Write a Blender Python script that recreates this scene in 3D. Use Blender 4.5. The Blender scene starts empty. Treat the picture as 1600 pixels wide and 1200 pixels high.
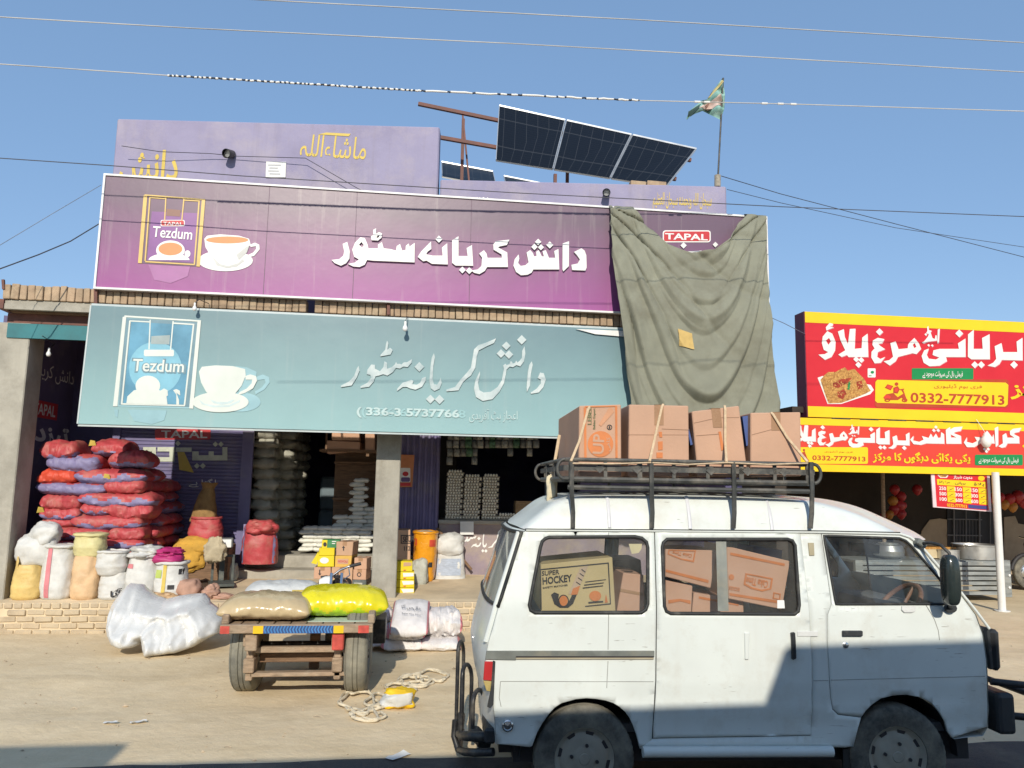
import bpy, bmesh, math, random
from mathutils import Vector, Matrix, noise, geometry
S = bpy.context.scene
COL = S.collection
R_ = math.radians
random.seed(7)
# ---------------------------------------------------------------- camera
F = 1200.0; YAW = R_(7.3); PIT = R_(7.45); ROL = .018; CZ = 1.9
FW = Vector((math.sin(YAW)*math.cos(PIT), math.cos(YAW)*math.cos(PIT), math.sin(PIT)))
_r0 = Vector((math.cos(YAW), -math.sin(YAW), 0)); _u0 = _r0.cross(FW)
RT = _r0*math.cos(ROL) + _u0*math.sin(ROL)
UP = _u0*math.cos(ROL) - _r0*math.sin(ROL)
CAM = Vector((0, 0, CZ))
cd = bpy.data.cameras.new('camera'); co = bpy.data.objects.new('camera', cd); COL.objects.link(co)
m3 = Matrix((RT, UP, -FW)).transposed()
co.matrix_world = Matrix.Translation(CAM) @ m3.to_4x4()
cd.sensor_width = 36; cd.lens = F/1600*36; cd.clip_end = 3000; cd.clip_start = .02
S.camera = co
def ray(x, y): return FW + RT*((x-800)/F) - UP*((y-600)/F)
def atY(x, y, Y):
    d = ray(x, y); t = Y/d.y; return CAM + d*t
def atZ(x, y, Z):
    d = ray(x, y); t = (Z-CZ)/d.z; return CAM + d*t
def atP(x, y, p0, n):
    d = ray(x, y); t = (Vector(p0)-CAM).dot(Vector(n))/d.dot(Vector(n)); return CAM + d*t
# ---------------------------------------------------------------- objects
def tag(o, label=None, cat=None, group=None, kind=None):
    if label: o['label'] = label
    if cat: o['category'] = cat
    if group: o['group'] = group
    if kind: o['kind'] = kind
    return o
def thing(name, label, cat, loc=(0, 0, 0), rz=0, group=None):
    o = bpy.data.objects.new(name, None); COL.objects.link(o)
    o.location = loc; o.rotation_euler = (0, 0, rz); o.empty_display_size = .1
    o['_m'] = 0
    del o['_m']
    return tag(o, label, cat, group)
def rootmat(o):
    while o.parent: o = o.parent
    return Matrix.Translation(o.location) @ o.rotation_euler.to_matrix().to_4x4()
def dup(root, loc=None, rz=None, label=None, group=None):
    r = root.copy(); COL.objects.link(r)
    if loc is not None: r.location = loc
    if rz is not None: r.rotation_euler = (root.rotation_euler[0], root.rotation_euler[1], rz)
    if label: r['label'] = label
    if group: r['group'] = group
    for ch in list(root.children):
        c = ch.copy(); COL.objects.link(c); c.parent = r
        for g in ch.children:
            d = g.copy(); COL.objects.link(d); d.parent = c
    return r
class MB:
    def __init__(s): s.v = []; s.f = []; s.m = []; s.mi = 0
    def add(s, vs, fs):
        b = len(s.v); s.v += [Vector(p) for p in vs]
        for f in fs: s.f.append([i+b for i in f]); s.m.append(s.mi)
        return s
    def hexa(s, p):  # 4 front (ccw), 4 back
        return s.add(p, [(0, 1, 2, 3), (7, 6, 5, 4), (0, 4, 5, 1), (1, 5, 6, 2), (2, 6, 7, 3), (3, 7, 4, 0)])
    def box(s, lo, hi, rot=None):
        x0, y0, z0 = lo; x1, y1, z1 = hi
        p = [Vector(q) for q in ((x0,y0,z0),(x1,y0,z0),(x1,y0,z1),(x0,y0,z1),(x0,y1,z0),(x1,y1,z0),(x1,y1,z1),(x0,y1,z1))]
        if rot is not None:
            c = sum(p, Vector())/8; p = [c + rot @ (q-c) for q in p]
        return s.hexa(p)
    def grid(s, nu, nv, fn, closeu=False, closev=False):
        b = len(s.v)
        for j in range(nv):
            for i in range(nu): s.v.append(Vector(fn(i, j)))
        for j in range(nv if closev else nv-1):
            for i in range(nu if closeu else nu-1):
                s.f.append([b+j*nu+i, b+j*nu+(i+1) % nu, b+((j+1) % nv)*nu+(i+1) % nu, b+((j+1) % nv)*nu+i]); s.m.append(s.mi)
        return b
    def tube(s, path, r, n=8, closed=False, cap=True):
        P = [Vector(p) for p in path]; N = len(P)
        rr = r if isinstance(r, (list, tuple)) else [r]*N
        up = Vector((0, 0, 1)); rings = []; prev = None
        for i in range(N):
            a = P[(i-1) % N] if (closed or i > 0) else P[i]; c = P[(i+1) % N] if (closed or i < N-1) else P[i]
            t = (c-a).normalized()
            if prev is None:
                q = up if abs(t.dot(up)) < .9 else Vector((1, 0, 0)); x = t.cross(q).normalized()
            else:
                x = (prev - t*prev.dot(t)).normalized()
            prev = x; y = t.cross(x); rings.append((P[i], x, y, rr[i]))
        b = s.grid(n, N, lambda i, j: rings[j][0] + rings[j][1]*math.cos(2*math.pi*i/n)*rings[j][3] + rings[j][2]*math.sin(2*math.pi*i/n)*rings[j][3], True, closed)
        if cap and not closed:
            s.f.append([b+i for i in range(n)][::-1]); s.m.append(s.mi)
            s.f.append([b+(N-1)*n+i for i in range(n)]); s.m.append(s.mi)
        return s
    def bar(s, a, b, w, h=None):  # square bar
        a = Vector(a); b = Vector(b); h = h or w; t = (b-a).normalized()
        q = Vector((0, 0, 1)) if abs(t.z) < .95 else Vector((0, 1, 0))
        x = t.cross(q).normalized()*w/2; y = x.cross(t).normalized()*h/2
        return s.hexa([a-x-y, a+x-y, a+x+y, a-x+y, b-x-y, b+x-y, b+x+y, b-x+y])
    def lathe(s, prof, c=(0, 0, 0), axis='Z', n=24, cap=True, sx=1, sy=1):
        c = Vector(c)
        def fn(i, j):
            r, h = prof[j]; a = 2*math.pi*i/n
            x, y = r*math.cos(a)*sx, r*math.sin(a)*sy
            return c + (Vector((x, y, h)) if axis == 'Z' else Vector((x, h, y)) if axis == 'Y' else Vector((h, x, y)))
        b = s.grid(n, len(prof), fn, True)
        if cap:
            if prof[0][0] > 1e-4: s.f.append([b+i for i in range(n)][::-1]); s.m.append(s.mi)
            if prof[-1][0] > 1e-4: s.f.append([b+(len(prof)-1)*n+i for i in range(n)]); s.m.append(s.mi)
        return s
    def poly(s, outer, holes, to3, a, b):
        """extrude polygon (2-D pts) between to3(p,a) (front) and to3(p,b)"""
        loops = [list(outer)] + [list(h) for h in (holes or [])]
        tris = geometry.tessellate_polygon([[Vector((p[0], p[1], 0)) for p in l] for l in loops])
        flat = [p for l in loops for p in l]; n = len(flat)
        vs = [to3(p, a) for p in flat]
        fs = [tuple(t) for t in tris]
        if b is not None:
            vs += [to3(p, b) for p in flat]
            fs += [tuple(i+n for i in t[::-1]) for t in tris]
            k = 0
            for l in loops:
                for i in range(len(l)):
                    j = (i+1) % len(l); fs.append((k+i, k+j, k+j+n, k+i+n))
                k += len(l)
        return s.add(vs, fs)
    def build(s, name, mats, parent=None, world=True, smooth=None, bevel=0, seg=1, recalc=True, weld=False):
        me = bpy.data.meshes.new(name); me.from_pydata([tuple(v) for v in s.v], [], s.f)
        if not isinstance(mats, (list, tuple)): mats = [mats]
        for m in mats: me.materials.append(m)
        me.polygons.foreach_set('material_index', s.m)
        bm = bmesh.new(); bm.from_mesh(me)
        if weld: bmesh.ops.remove_doubles(bm, verts=bm.verts, dist=1e-5)
        if recalc: bmesh.ops.recalc_face_normals(bm, faces=bm.faces)
        if bevel:
            ed = [e for e in bm.edges if len(e.link_faces) == 2 and e.calc_face_angle(0) > .5]
            bmesh.ops.bevel(bm, geom=ed, offset=bevel, segments=seg, affect='EDGES', profile=.5, clamp_overlap=True)
        if parent is not None and world: bm.transform(rootmat(parent).inverted())
        bm.to_mesh(me); bm.free()
        if smooth:
            me.polygons.foreach_set('use_smooth', [True]*len(me.polygons))
            me.set_sharp_from_angle(angle=R_(smooth))
        o = bpy.data.objects.new(name, me); COL.objects.link(o)
        if parent is not None: o.parent = parent
        return o
def base_at(o, loc):
    """move a top-level mesh object's origin to loc, geometry staying put"""
    o.data.transform(Matrix.Translation(-Vector(loc))); o.location = loc; return o
def nz(p, s=1.0, seed=0): return noise.noise(Vector(p)*s + Vector((seed*7.3, seed*3.1, seed*1.7)))
# ---------------------------------------------------------------- materials
def nodes(name):
    m = bpy.data.materials.new(name); m.use_nodes = True; nt = m.node_tree
    return m, nt, nt.nodes['Principled BSDF']
def N(nt, t, **k):
    n = nt.nodes.new(t)
    for a, b in k.items(): setattr(n, a, b)
    return n
def L(nt, a, b): nt.links.new(a, b)
def mathn(nt, op, a, b=None, clamp=False):
    n = N(nt, 'ShaderNodeMath', operation=op); n.use_clamp = clamp
    for i, q in enumerate((a, b)):
        if q is None: continue
        if isinstance(q, (int, float)): n.inputs[i].default_value = q
        else: L(nt, q, n.inputs[i])
    return n.outputs[0]
def noisef(nt, vec, scale, detail=4, rough=.6):
    n = N(nt, 'ShaderNodeTexNoise'); n.inputs['Scale'].default_value = scale; n.inputs['Detail'].default_value = detail
    n.inputs['Roughness'].default_value = rough
    if vec is not None: L(nt, vec, n.inputs['Vector'])
    return n.outputs['Fac']
def mixc(nt, fac, a, b):
    n = N(nt, 'ShaderNodeMix', data_type='RGBA')
    if isinstance(fac, (int, float)): n.inputs[0].default_value = fac
    else: L(nt, fac, n.inputs[0])
    for i, q in ((6, a), (7, b)):
        if isinstance(q, tuple): n.inputs[i].default_value = (q+(1,))[:4]
        else: L(nt, q, n.inputs[i])
    return n.outputs[2]
def ramp(nt, fac, lo, hi):
    n = N(nt, 'ShaderNodeMapRange'); n.inputs[1].default_value = lo; n.inputs[2].default_value = hi
    L(nt, fac, n.inputs[0]); return n.outputs[0]
def s2l(r, g, b):
    f = lambda c: (c/255/12.92 if c/255 <= .04045 else ((c/255+.055)/1.055)**2.4)
    return (f(r), f(g), f(b))
def M(name, col, rough=.6, var=.15, vs=5.0, bump=0.0, bs=60.0, metal=0.0, spec=.4, dirt=None, coat=0.0, stretch=None, col2=None, drip=None, scratch=None):
    """general weathered surface: colour variation, optional dirt blotches, fine bump"""
    m, nt, p = nodes(name)
    pos = N(nt, 'ShaderNodeNewGeometry').outputs['Position']
    vec = pos
    if stretch:
        mp = N(nt, 'ShaderNodeMapping'); mp.inputs['Scale'].default_value = stretch; L(nt, pos, mp.inputs[0]); vec = mp.outputs[0]
    f = noisef(nt, vec, vs, 6)
    f = ramp(nt, f, .3, .7)
    dk = tuple(c*(1-var) for c in col); lt = col2 or tuple(min(1, c*(1+var)) for c in col)
    c = mixc(nt, f, dk, lt)
    if dirt:
        dc, amt, ds = dirt
        d = ramp(nt, noisef(nt, pos, ds, 8, .7), .62-.3*amt, .72)
        c = mixc(nt, mathn(nt, 'MULTIPLY', d, min(1, amt*1.6)), c, dc)
    if drip:
        mp2 = N(nt, 'ShaderNodeMapping'); mp2.inputs['Scale'].default_value = (5, 5, .45); L(nt, pos, mp2.inputs[0])
        d = ramp(nt, noisef(nt, mp2.outputs[0], 1.3, 7, .65), .52, .74); c = mixc(nt, mathn(nt, 'MULTIPLY', d, drip[1]), c, drip[0])
    if scratch:
        mp3 = N(nt, 'ShaderNodeMapping'); mp3.inputs['Scale'].default_value = (5, 5, 60); mp3.inputs['Rotation'].default_value = (0, .12, 0); L(nt, pos, mp3.inputs[0])
        d = ramp(nt, noisef(nt, mp3.outputs[0], 1.6, 2, .5), .70, .74); e = ramp(nt, noisef(nt, pos, 2.2, 3), .45, .6)
        c = mixc(nt, mathn(nt, 'MULTIPLY', mathn(nt, 'MULTIPLY', d, e), scratch[1]), c, scratch[0])
    L(nt, c, p.inputs['Base Color'])
    rf = mathn(nt, 'ADD', mathn(nt, 'MULTIPLY', f, .12), rough-.06)
    L(nt, rf, p.inputs['Roughness'])
    p.inputs['Metallic'].default_value = metal
    p.inputs['Specular IOR Level'].default_value = spec
    p.inputs['Coat Weight'].default_value = coat; p.inputs['Coat Roughness'].default_value = .08
    if bump:
        b = N(nt, 'ShaderNodeBump'); b.inputs['Strength'].default_value = bump; b.inputs['Distance'].default_value = .01
        L(nt, noisef(nt, vec, bs, 5, .65), b.inputs['Height']); L(nt, b.outputs[0], p.inputs['Normal'])
    return m
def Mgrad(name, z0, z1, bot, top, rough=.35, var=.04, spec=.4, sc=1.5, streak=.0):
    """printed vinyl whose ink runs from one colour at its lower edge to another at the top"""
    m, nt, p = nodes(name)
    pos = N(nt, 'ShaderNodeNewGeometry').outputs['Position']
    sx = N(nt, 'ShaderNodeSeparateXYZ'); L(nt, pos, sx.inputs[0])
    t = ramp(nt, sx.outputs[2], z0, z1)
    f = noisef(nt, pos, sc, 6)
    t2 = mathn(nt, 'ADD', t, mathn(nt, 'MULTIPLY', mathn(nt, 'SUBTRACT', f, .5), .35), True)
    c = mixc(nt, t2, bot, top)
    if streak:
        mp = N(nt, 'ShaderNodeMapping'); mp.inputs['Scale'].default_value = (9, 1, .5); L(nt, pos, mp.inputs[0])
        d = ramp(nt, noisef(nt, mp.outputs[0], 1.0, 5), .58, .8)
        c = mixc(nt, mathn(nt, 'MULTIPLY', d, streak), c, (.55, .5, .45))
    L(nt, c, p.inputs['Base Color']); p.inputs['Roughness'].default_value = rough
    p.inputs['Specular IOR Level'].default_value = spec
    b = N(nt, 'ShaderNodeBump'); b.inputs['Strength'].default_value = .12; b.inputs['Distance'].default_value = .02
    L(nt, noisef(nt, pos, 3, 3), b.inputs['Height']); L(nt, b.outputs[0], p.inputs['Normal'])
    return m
def Mglass(name, tint=(.8, .85, .85), refl=.12, rough=.02, dust_haze=.1):  # pale dust film also stands in for haze and reflection on the panes
    m = bpy.data.materials.new(name); m.use_nodes = True; nt = m.node_tree; nt.nodes.clear()
    out = N(nt, 'ShaderNodeOutputMaterial'); tr = N(nt, 'ShaderNodeBsdfTransparent'); gl = N(nt, 'ShaderNodeBsdfGlossy'); df = N(nt, 'ShaderNodeBsdfDiffuse')
    tr.inputs[0].default_value = tint+(1,); gl.inputs['Roughness'].default_value = rough; df.inputs[0].default_value = (.6, .58, .52, 1)
    fr = N(nt, 'ShaderNodeLayerWeight'); fr.inputs[0].default_value = .5
    f = mathn(nt, 'ADD', mathn(nt, 'MULTIPLY', mathn(nt, 'POWER', fr.outputs['Facing'], 5), .8), refl, True)
    mx = N(nt, 'ShaderNodeMixShader'); L(nt, f, mx.inputs[0]); L(nt, tr.outputs[0], mx.inputs[1]); L(nt, gl.outputs[0], mx.inputs[2])
    pos = N(nt, 'ShaderNodeNewGeometry').outputs['Position']
    d = mathn(nt, 'MULTIPLY', ramp(nt, noisef(nt, pos, 4, 7), .3, .8), dust_haze)
    m2 = N(nt, 'ShaderNodeMixShader'); L(nt, d, m2.inputs[0]); L(nt, mx.outputs[0], m2.inputs[1]); L(nt, df.outputs[0], m2.inputs[2])
    L(nt, m2.outputs[0], out.inputs[0]); return m
# ---------------------------------------------------------------- text
AR = {}
for ch, base, dual in (('ا',0xFE8D,0),('آ',0xFE81,0),('ب',0xFE8F,1),('پ',0xFB56,1),('ت',0xFE95,1),('ٹ',0xFB66,1),('ج',0xFE9D,1),('چ',0xFB7A,1),('ح',0xFEA1,1),('خ',0xFEA5,1),
    ('د',0xFEA9,0),('ڈ',0xFB88,0),('ر',0xFEAD,0),('ز',0xFEAF,0),('س',0xFEB1,1),('ش',0xFEB5,1),('ظ',0xFEC5,1),('ع',0xFEC9,1),('غ',0xFECD,1),('ف',0xFED1,1),('ک',0xFB8E,1),('گ',0xFB92,1),
    ('ل',0xFEDD,1),('م',0xFEE1,1),('ن',0xFEE5,1),('ں',0xFB9E,0),('و',0xFEED,0),('ؤ',0xFE85,0),('ہ',0xFBA6,1),('ھ',0xFBAA,1),('ی',0xFBFC,1),('ے',0xFBAE,0),('ئ',0xFE89,1),('ء',0xFE80,-1),('\ufefb',0xFEFB,0)):
    AR[ch] = (base, dual)
def shape_ar(t):
    """contextual letter forms, laid out right to left"""
    t = t.replace('لا', '\ufefb'); out = []
    for i, ch in enumerate(t):
        if ch not in AR: out.append(ch); continue
        b, d = AR[ch]
        pj = i > 0 and t[i-1] in AR and AR[t[i-1]][1] == 1 and d >= 0
        nj = d == 1 and i+1 < len(t) and t[i+1] in AR and AR[t[i+1]][1] >= 0
        out.append(chr(b + (0 if d < 1 and not pj else 1 if d < 1 else (3 if pj and nj else 2 if nj else 1 if pj else 0))))
    return ''.join(out[::-1])
_tc = {}
def text_mesh(body, bold=0.0, shear=0.0, space=1.0):
    k = (body, bold, shear, space)
    if k in _tc: return _tc[k]
    c = bpy.data.curves.new('lettering', 'FONT'); c.body = body; c.offset = bold; c.shear = shear; c.space_character = space; c.resolution_u = 3
    o = bpy.data.objects.new('lettering', c); COL.objects.link(o)
    bpy.context.view_layer.update(); dg = bpy.context.evaluated_depsgraph_get()
    me = bpy.data.meshes.new_from_object(o.evaluated_get(dg))
    V = [v.co.copy() for v in me.vertices]; Fs = [tuple(p.vertices) for p in me.polygons]
    bpy.data.objects.remove(o); bpy.data.curves.remove(c); bpy.data.meshes.remove(me)
    if V:
        x0 = min(v.x for v in V); x1 = max(v.x for v in V); y0 = min(v.y for v in V); y1 = max(v.y for v in V)
        V = [((v.x-x0)/(x1-x0), (v.y-y0)/(y1-y0)) for v in V]
    _tc[k] = (V, Fs); return _tc[k]
def text_on(mb, body, P00, P10, P01, bold=0.0, shear=0.0, flip=False, lift=Vector((0, 0, 0))):
    V, Fs = text_mesh(body, bold, shear); P00, P10, P01 = Vector(P00), Vector(P10), Vector(P01)
    if flip: V = [(1-u, 1-v) for u, v in V]
    mb.add([P00 + (P10-P00)*u + (P01-P00)*v + lift for u, v in V], Fs)
def text_px(mb, body, bl, br, tl, Y, bold=0.0, shear=0.0, flip=False, pl=None):
    g = (lambda p: atP(p[0], p[1], *pl)) if pl else (lambda p: atY(p[0], p[1], Y))
    text_on(mb, body, g(bl), g(br), g(tl), bold, shear, flip); return mb
def dia(x, y, r): return [(x-r, y), (x, y-r), (x+r, y), (x, y+r)]
def rrect(x0, y0, x1, y1, r, n=4):
    pts = []
    for cx, cy, a0 in ((x1-r, y1-r, 0), (x0+r, y1-r, 90), (x0+r, y0+r, 180), (x1-r, y0+r, 270)):
        for k in range(n+1):
            a = R_(a0+90*k/n); pts.append((cx+r*math.cos(a), cy+r*math.sin(a)))
    return pts
def ell(cx, cy, rx, ry, n=24, a0=0, a1=360):
    return [(cx+rx*math.cos(R_(a0+(a1-a0)*k/n)), cy+ry*math.sin(R_(a0+(a1-a0)*k/n))) for k in range(n + (0 if a1-a0 == 360 else 1))]
# ================================================================ light
SUN_EL = R_(28); SUN_AZ = R_(7.5)      # light travels toward +Y, turned SUN_AZ toward +X
w = bpy.data.worlds.new('World'); S.world = w; w.use_nodes = True; nt = w.node_tree
bg = nt.nodes['Background']; sky = N(nt, 'ShaderNodeTexSky', sky_type='NISHITA'); sky.sun_disc = False
sky.sun_elevation = SUN_EL; sky.sun_rotation = math.pi + SUN_AZ
sky.air_density = 1.0; sky.dust_density = .3; sky.ozone_density = 1.6; sky.altitude = 100
L(nt, mixc(nt, .55, sky.outputs[0], (1.5, 2.65, 4.5)), bg.inputs[0]); bg.inputs[1].default_value = .13
sl = bpy.data.lights.new('sun', 'SUN'); sl.energy = 3.6; sl.angle = R_(.53); sl.color = (1, .93, .80)
so = bpy.data.objects.new('sun', sl); COL.objects.link(so)
ld = Vector((math.sin(SUN_AZ)*math.cos(SUN_EL), math.cos(SUN_AZ)*math.cos(SUN_EL), -math.sin(SUN_EL)))
so.rotation_euler = ld.to_track_quat('-Z', 'Y').to_euler(); so.location = (-5, -20, 20)
S.view_settings.view_transform = 'Standard'; S.view_settings.look = 'None'; S.view_settings.exposure = .27; S.view_settings.gamma = 1
# ================================================================ planes of the place
YT, YP, YB, YPL, YPI, YW, ZF = 9.95, 10.2, 10.3, 10.4, 10.5, 12.65, .37
ZB = .45
def zf(y): return ZF + (ZB-ZF)*min(1, max(0, (y-10.4)/2.2))
WL = (Vector((.27, 11.0, 6)), Vector((.47, 4.23, 0)).normalized())      # the slightly turned upper wall
SX0 = -5.25                                                           # inner face of the porch's left wall
# ================================================================ materials
m_conc = M('concrete', (.37, .345, .29), .85, .14, 2.5, .45, 35, dirt=((.24, .22, .18), .55, 3), drip=((.25, .23, .19), .4))
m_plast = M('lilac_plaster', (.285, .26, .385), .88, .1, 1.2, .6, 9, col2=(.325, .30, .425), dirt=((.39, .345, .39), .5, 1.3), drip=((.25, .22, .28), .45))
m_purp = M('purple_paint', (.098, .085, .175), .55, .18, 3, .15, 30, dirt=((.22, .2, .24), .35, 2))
m_purpl = M('purple_metal', (.15, .132, .255), .5, .15, 4, .1, 30, dirt=((.24, .22, .22), .4, 3))
m_brick = M('brick', (.37, .265, .175), .9, .3, 6, .6, 40, dirt=((.5, .4, .27), .5, 4))
m_brick2 = M('dusty_brick', (.45, .355, .24), .9, .22, 5, .6, 40, dirt=((.52, .43, .3), .7, 2))
m_floor = M('dusty_floor', (.62, .50, .335), .95, .15, 1.6, .4, 30, dirt=((.36, .29, .2), .4, 1.2))
m_wood = M('old_wood', (.2, .12, .07), .8, .35, 6, .5, 40, stretch=(1, 8, 8))
m_rust = M('rusty_steel', (.145, .06, .045), .65, .3, 7, .3, 60)
m_blk = M('black_steel', (.02, .02, .022), .45, .4, 8, .1, 60, dirt=((.16, .14, .11), .45, 6))
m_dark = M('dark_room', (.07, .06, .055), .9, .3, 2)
m_white = M('white_print', (.74, .73, .70), .5, .04, 3)
m_yell = M('yellow_paint', (.58, .43, .09), .6, .12, 6)
m_teald = M('turquoise_paint', (.03, .16, .18), .6, .2, 4)
m_ink = M('black_ink', (.03, .028, .03), .6, .2, 6)
m_red = M('red_print', (.50, .035, .04), .45, .1, 4)
m_gold = M('gold_print', (.62, .42, .12), .4, .12, 5)
m_tea = M('tea_print', (.68, .26, .10), .5, .12, 5)
m_paper = M('white_paper', (.72, .71, .68), .8, .06, 8)
# ================================================================ ground and road
def mat_ground():
    m, nt, p = nodes('dry_earth'); pos = N(nt, 'ShaderNodeNewGeometry').outputs['Position']
    a = ramp(nt, noisef(nt, pos, .5, 8, .6), .35, .68); b = ramp(nt, noisef(nt, pos, 3.2, 9, .68), .38, .72); c = ramp(nt, noisef(nt, pos, 45, 5, .7), .35, .7)
    col = mixc(nt, a, (.64, .51, .33), (.77, .625, .42))
    col = mixc(nt, mathn(nt, 'MULTIPLY', b, .48), col, (.53, .40, .23))
    col = mixc(nt, mathn(nt, 'MULTIPLY', c, .25), col, (.78, .64, .43))
    mp = N(nt, 'ShaderNodeMapping'); mp.inputs['Scale'].default_value = (.22, 2.2, 1); mp.inputs['Rotation'].default_value = (0, 0, .1); L(nt, pos, mp.inputs[0])
    tr = ramp(nt, noisef(nt, mp.outputs[0], 1.5, 7, .6), .54, .74)
    col = mixc(nt, mathn(nt, 'MULTIPLY', tr, .38), col, (.48, .36, .21))
    sx = N(nt, 'ShaderNodeSeparateXYZ'); L(nt, pos, sx.inputs[0]); wob = mathn(nt, 'MULTIPLY', noisef(nt, pos, .35, 3), 1.1)
    for y0 in (6.75, 8.0):                                       # old tyre marks pressed into the dust
        d = mathn(nt, 'ABSOLUTE', mathn(nt, 'SUBTRACT', mathn(nt, 'SUBTRACT', sx.outputs[1], wob), y0-.5)); band = ramp(nt, d, .11, .06)
        tw = mathn(nt, 'GREATER_THAN', mathn(nt, 'FRACT', mathn(nt, 'ADD', mathn(nt, 'MULTIPLY', sx.outputs[0], 14), mathn(nt, 'MULTIPLY', d, 60))), .5)
        col = mixc(nt, mathn(nt, 'MULTIPLY', mathn(nt, 'MULTIPLY', band, mathn(nt, 'ADD', mathn(nt, 'MULTIPLY', tw, .35), .35)), mathn(nt, 'MULTIPLY', ramp(nt, noisef(nt, pos, .8, 4), .4, .62), .5)), col, (.42, .32, .20))
    L(nt, col, p.inputs['Base Color']); p.inputs['Roughness'].default_value = .95; p.inputs['Specular IOR Level'].default_value = .15
    h = mathn(nt, 'ADD', mathn(nt, 'MULTIPLY', noisef(nt, pos, 9, 12, .62), 1.0), mathn(nt, 'MULTIPLY', noisef(nt, pos, 60, 6, .7), .25))
    bp = N(nt, 'ShaderNodeBump'); bp.inputs['Strength'].default_value = .42; bp.inputs['Distance'].default_value = .03; L(nt, h, bp.inputs['Height']); L(nt, bp.outputs[0], p.inputs['Normal'])
    return m
def mat_road():
    m, nt, p = nodes('asphalt'); pos = N(nt, 'ShaderNodeNewGeometry').outputs['Position']
    c = mixc(nt, noisef(nt, pos, 60, 4), (.035, .034, .034), (.10, .096, .09))
    d = ramp(nt, noisef(nt, pos, 1.5, 8, .7), .45, .75)
    c = mixc(nt, mathn(nt, 'MULTIPLY', d, .5), c, (.26, .22, .16)); L(nt, c, p.inputs['Base Color']); p.inputs['Roughness'].default_value = .9
    bp = N(nt, 'ShaderNodeBump'); bp.inputs['Strength'].default_value = .5; bp.inputs['Distance'].default_value = .01; L(nt, noisef(nt, pos, 120, 3), bp.inputs['Height']); L(nt, bp.outputs[0], p.inputs['Normal'])
    return m
gm = MB()
def gz(x, y):
    f = min(1, max(0, (y-5.75)/.8)) * (1 if y < 10.3 else 0)
    return f*(.03*nz((x*.7, y*.7, 0), 1, 3) + .014*nz((x*3, y*3, 1), 1, 4) + .008*nz((x*.5, y*5, 1), 1, 5)) - .004
xs = [-900, -300, -80, -30, -16] + [-12 + .12*i for i in range(234)] + [17, 20, 30, 80, 300, 900]
ys = [-900, -100, -20, -6, -2, 2] + [4.4 + .06*i for i in range(20)] + [5.6 + .1*i for i in range(60)] + [12.5, 14, 18, 25, 40, 90, 300, 2000]
gm.grid(len(xs), len(ys), lambda i, j: (xs[i], ys[j], gz(xs[i], ys[j])))
tag(gm.build('ground', mat_ground(), smooth=60), kind='structure')
rm = MB()
rx = [-60, -20, -8] + [-6 + .15*i for i in range(90)] + [8, 12, 25, 60]
def redge(x): return 5.66 + .06*nz((x*.8, 0, 0), 1, 9) + .03*nz((x*4, 0, 0), 1, 9)
rm.grid(len(rx), 3, lambda i, j: (rx[i], [-7, 5.1, redge(rx[i])][j], .012 - (.012 if j == 2 else 0)))
tag(rm.build('road', mat_road()), kind='structure')
# loose stones and chaff on the earth
pm_ = MB()
for k in range(380):
    x = random.uniform(-6, 8); y = random.uniform(5.6, 10.2); r = random.choice((.006, .008, .010, .014))
    if random.random() < .04: r = .025
    c = Vector((x, y, gz(x, y)+r*.3)); q = [Vector((random.uniform(.6, 1.3)*a, random.uniform(.6, 1.3)*b, random.uniform(.4, .8)*cc))*r for a, b, cc in ((1,0,0),(0,1,0),(-1,0,0),(0,-1,0),(0,0,1),(0,0,-1))]
    pm_.add([c+v for v in q], [(0,1,4),(1,2,4),(2,3,4),(3,0,4),(1,0,5),(2,1,5),(3,2,5),(0,3,5)])
for k in range(50):
    x = random.uniform(-6, 2); y = random.uniform(5.7, 9.6); a = random.uniform(0, 6.28); l = random.uniform(.02, .07); z = gz(x, y)+.005
    pm_.tube([(x, y, z), (x+math.cos(a)*l*.5, y+math.sin(a)*l*.5, z+.008), (x+math.cos(a)*l, y+math.sin(a)*l, z)], .0025, 4)
tag(pm_.build('loose_stones', M('stone', (.44, .345, .235), .9, .4, 9)), kind='stuff')
# ================================================================ raised shop platform
X_R = 4.55
pl = MB(); pl.box((-6.5, YPL+.03, -.1), (X_R+.6, YW+5, ZF-.06)); tag(pl.build('pavement', m_floor), kind='structure')
fl = MB(); fl.grid(60, 24, lambda i, j: (-6.5+(X_R+7.1)*i/59, YPL-.03+2.45*j/23, zf(YPL+2.45*j/23)+.012*nz((i*.4, j*.4, 0), 1, 2) - (.03 if j == 0 else 0)))
tag(fl.build('pavement', m_floor, smooth=60), kind='structure')
pb = MB()                                                         # worn brick face of the platform
for r in range(5):
    z0 = -.03 + r*.08; x = -6.4 - (r % 2)*.11
    while x < X_R+.5:
        l = random.choice((.21, .22, .2)) if r < 4 else .11
        j = random.uniform(-.012, .014); gap = .016
        if random.random() > .035:
            pb.box((x, YPL-.075-j, z0+random.uniform(0, .006)), (x+l-gap, YPL+.04, z0+.08-.016), Matrix.Rotation(random.uniform(-.03, .03), 3, 'Y'))
        x += l
tag(pb.build('platform_edge', m_brick2, bevel=.008), 'low worn brick edge of the raised shop platform', 'low wall')
mort = MB(); mort.box((-6.45, YPL-.055, -.1), (X_R+.5, YPL+.03, .36)); o = mort.build('mortar', m_floor); o.parent = bpy.data.objects['platform_edge']
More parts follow.
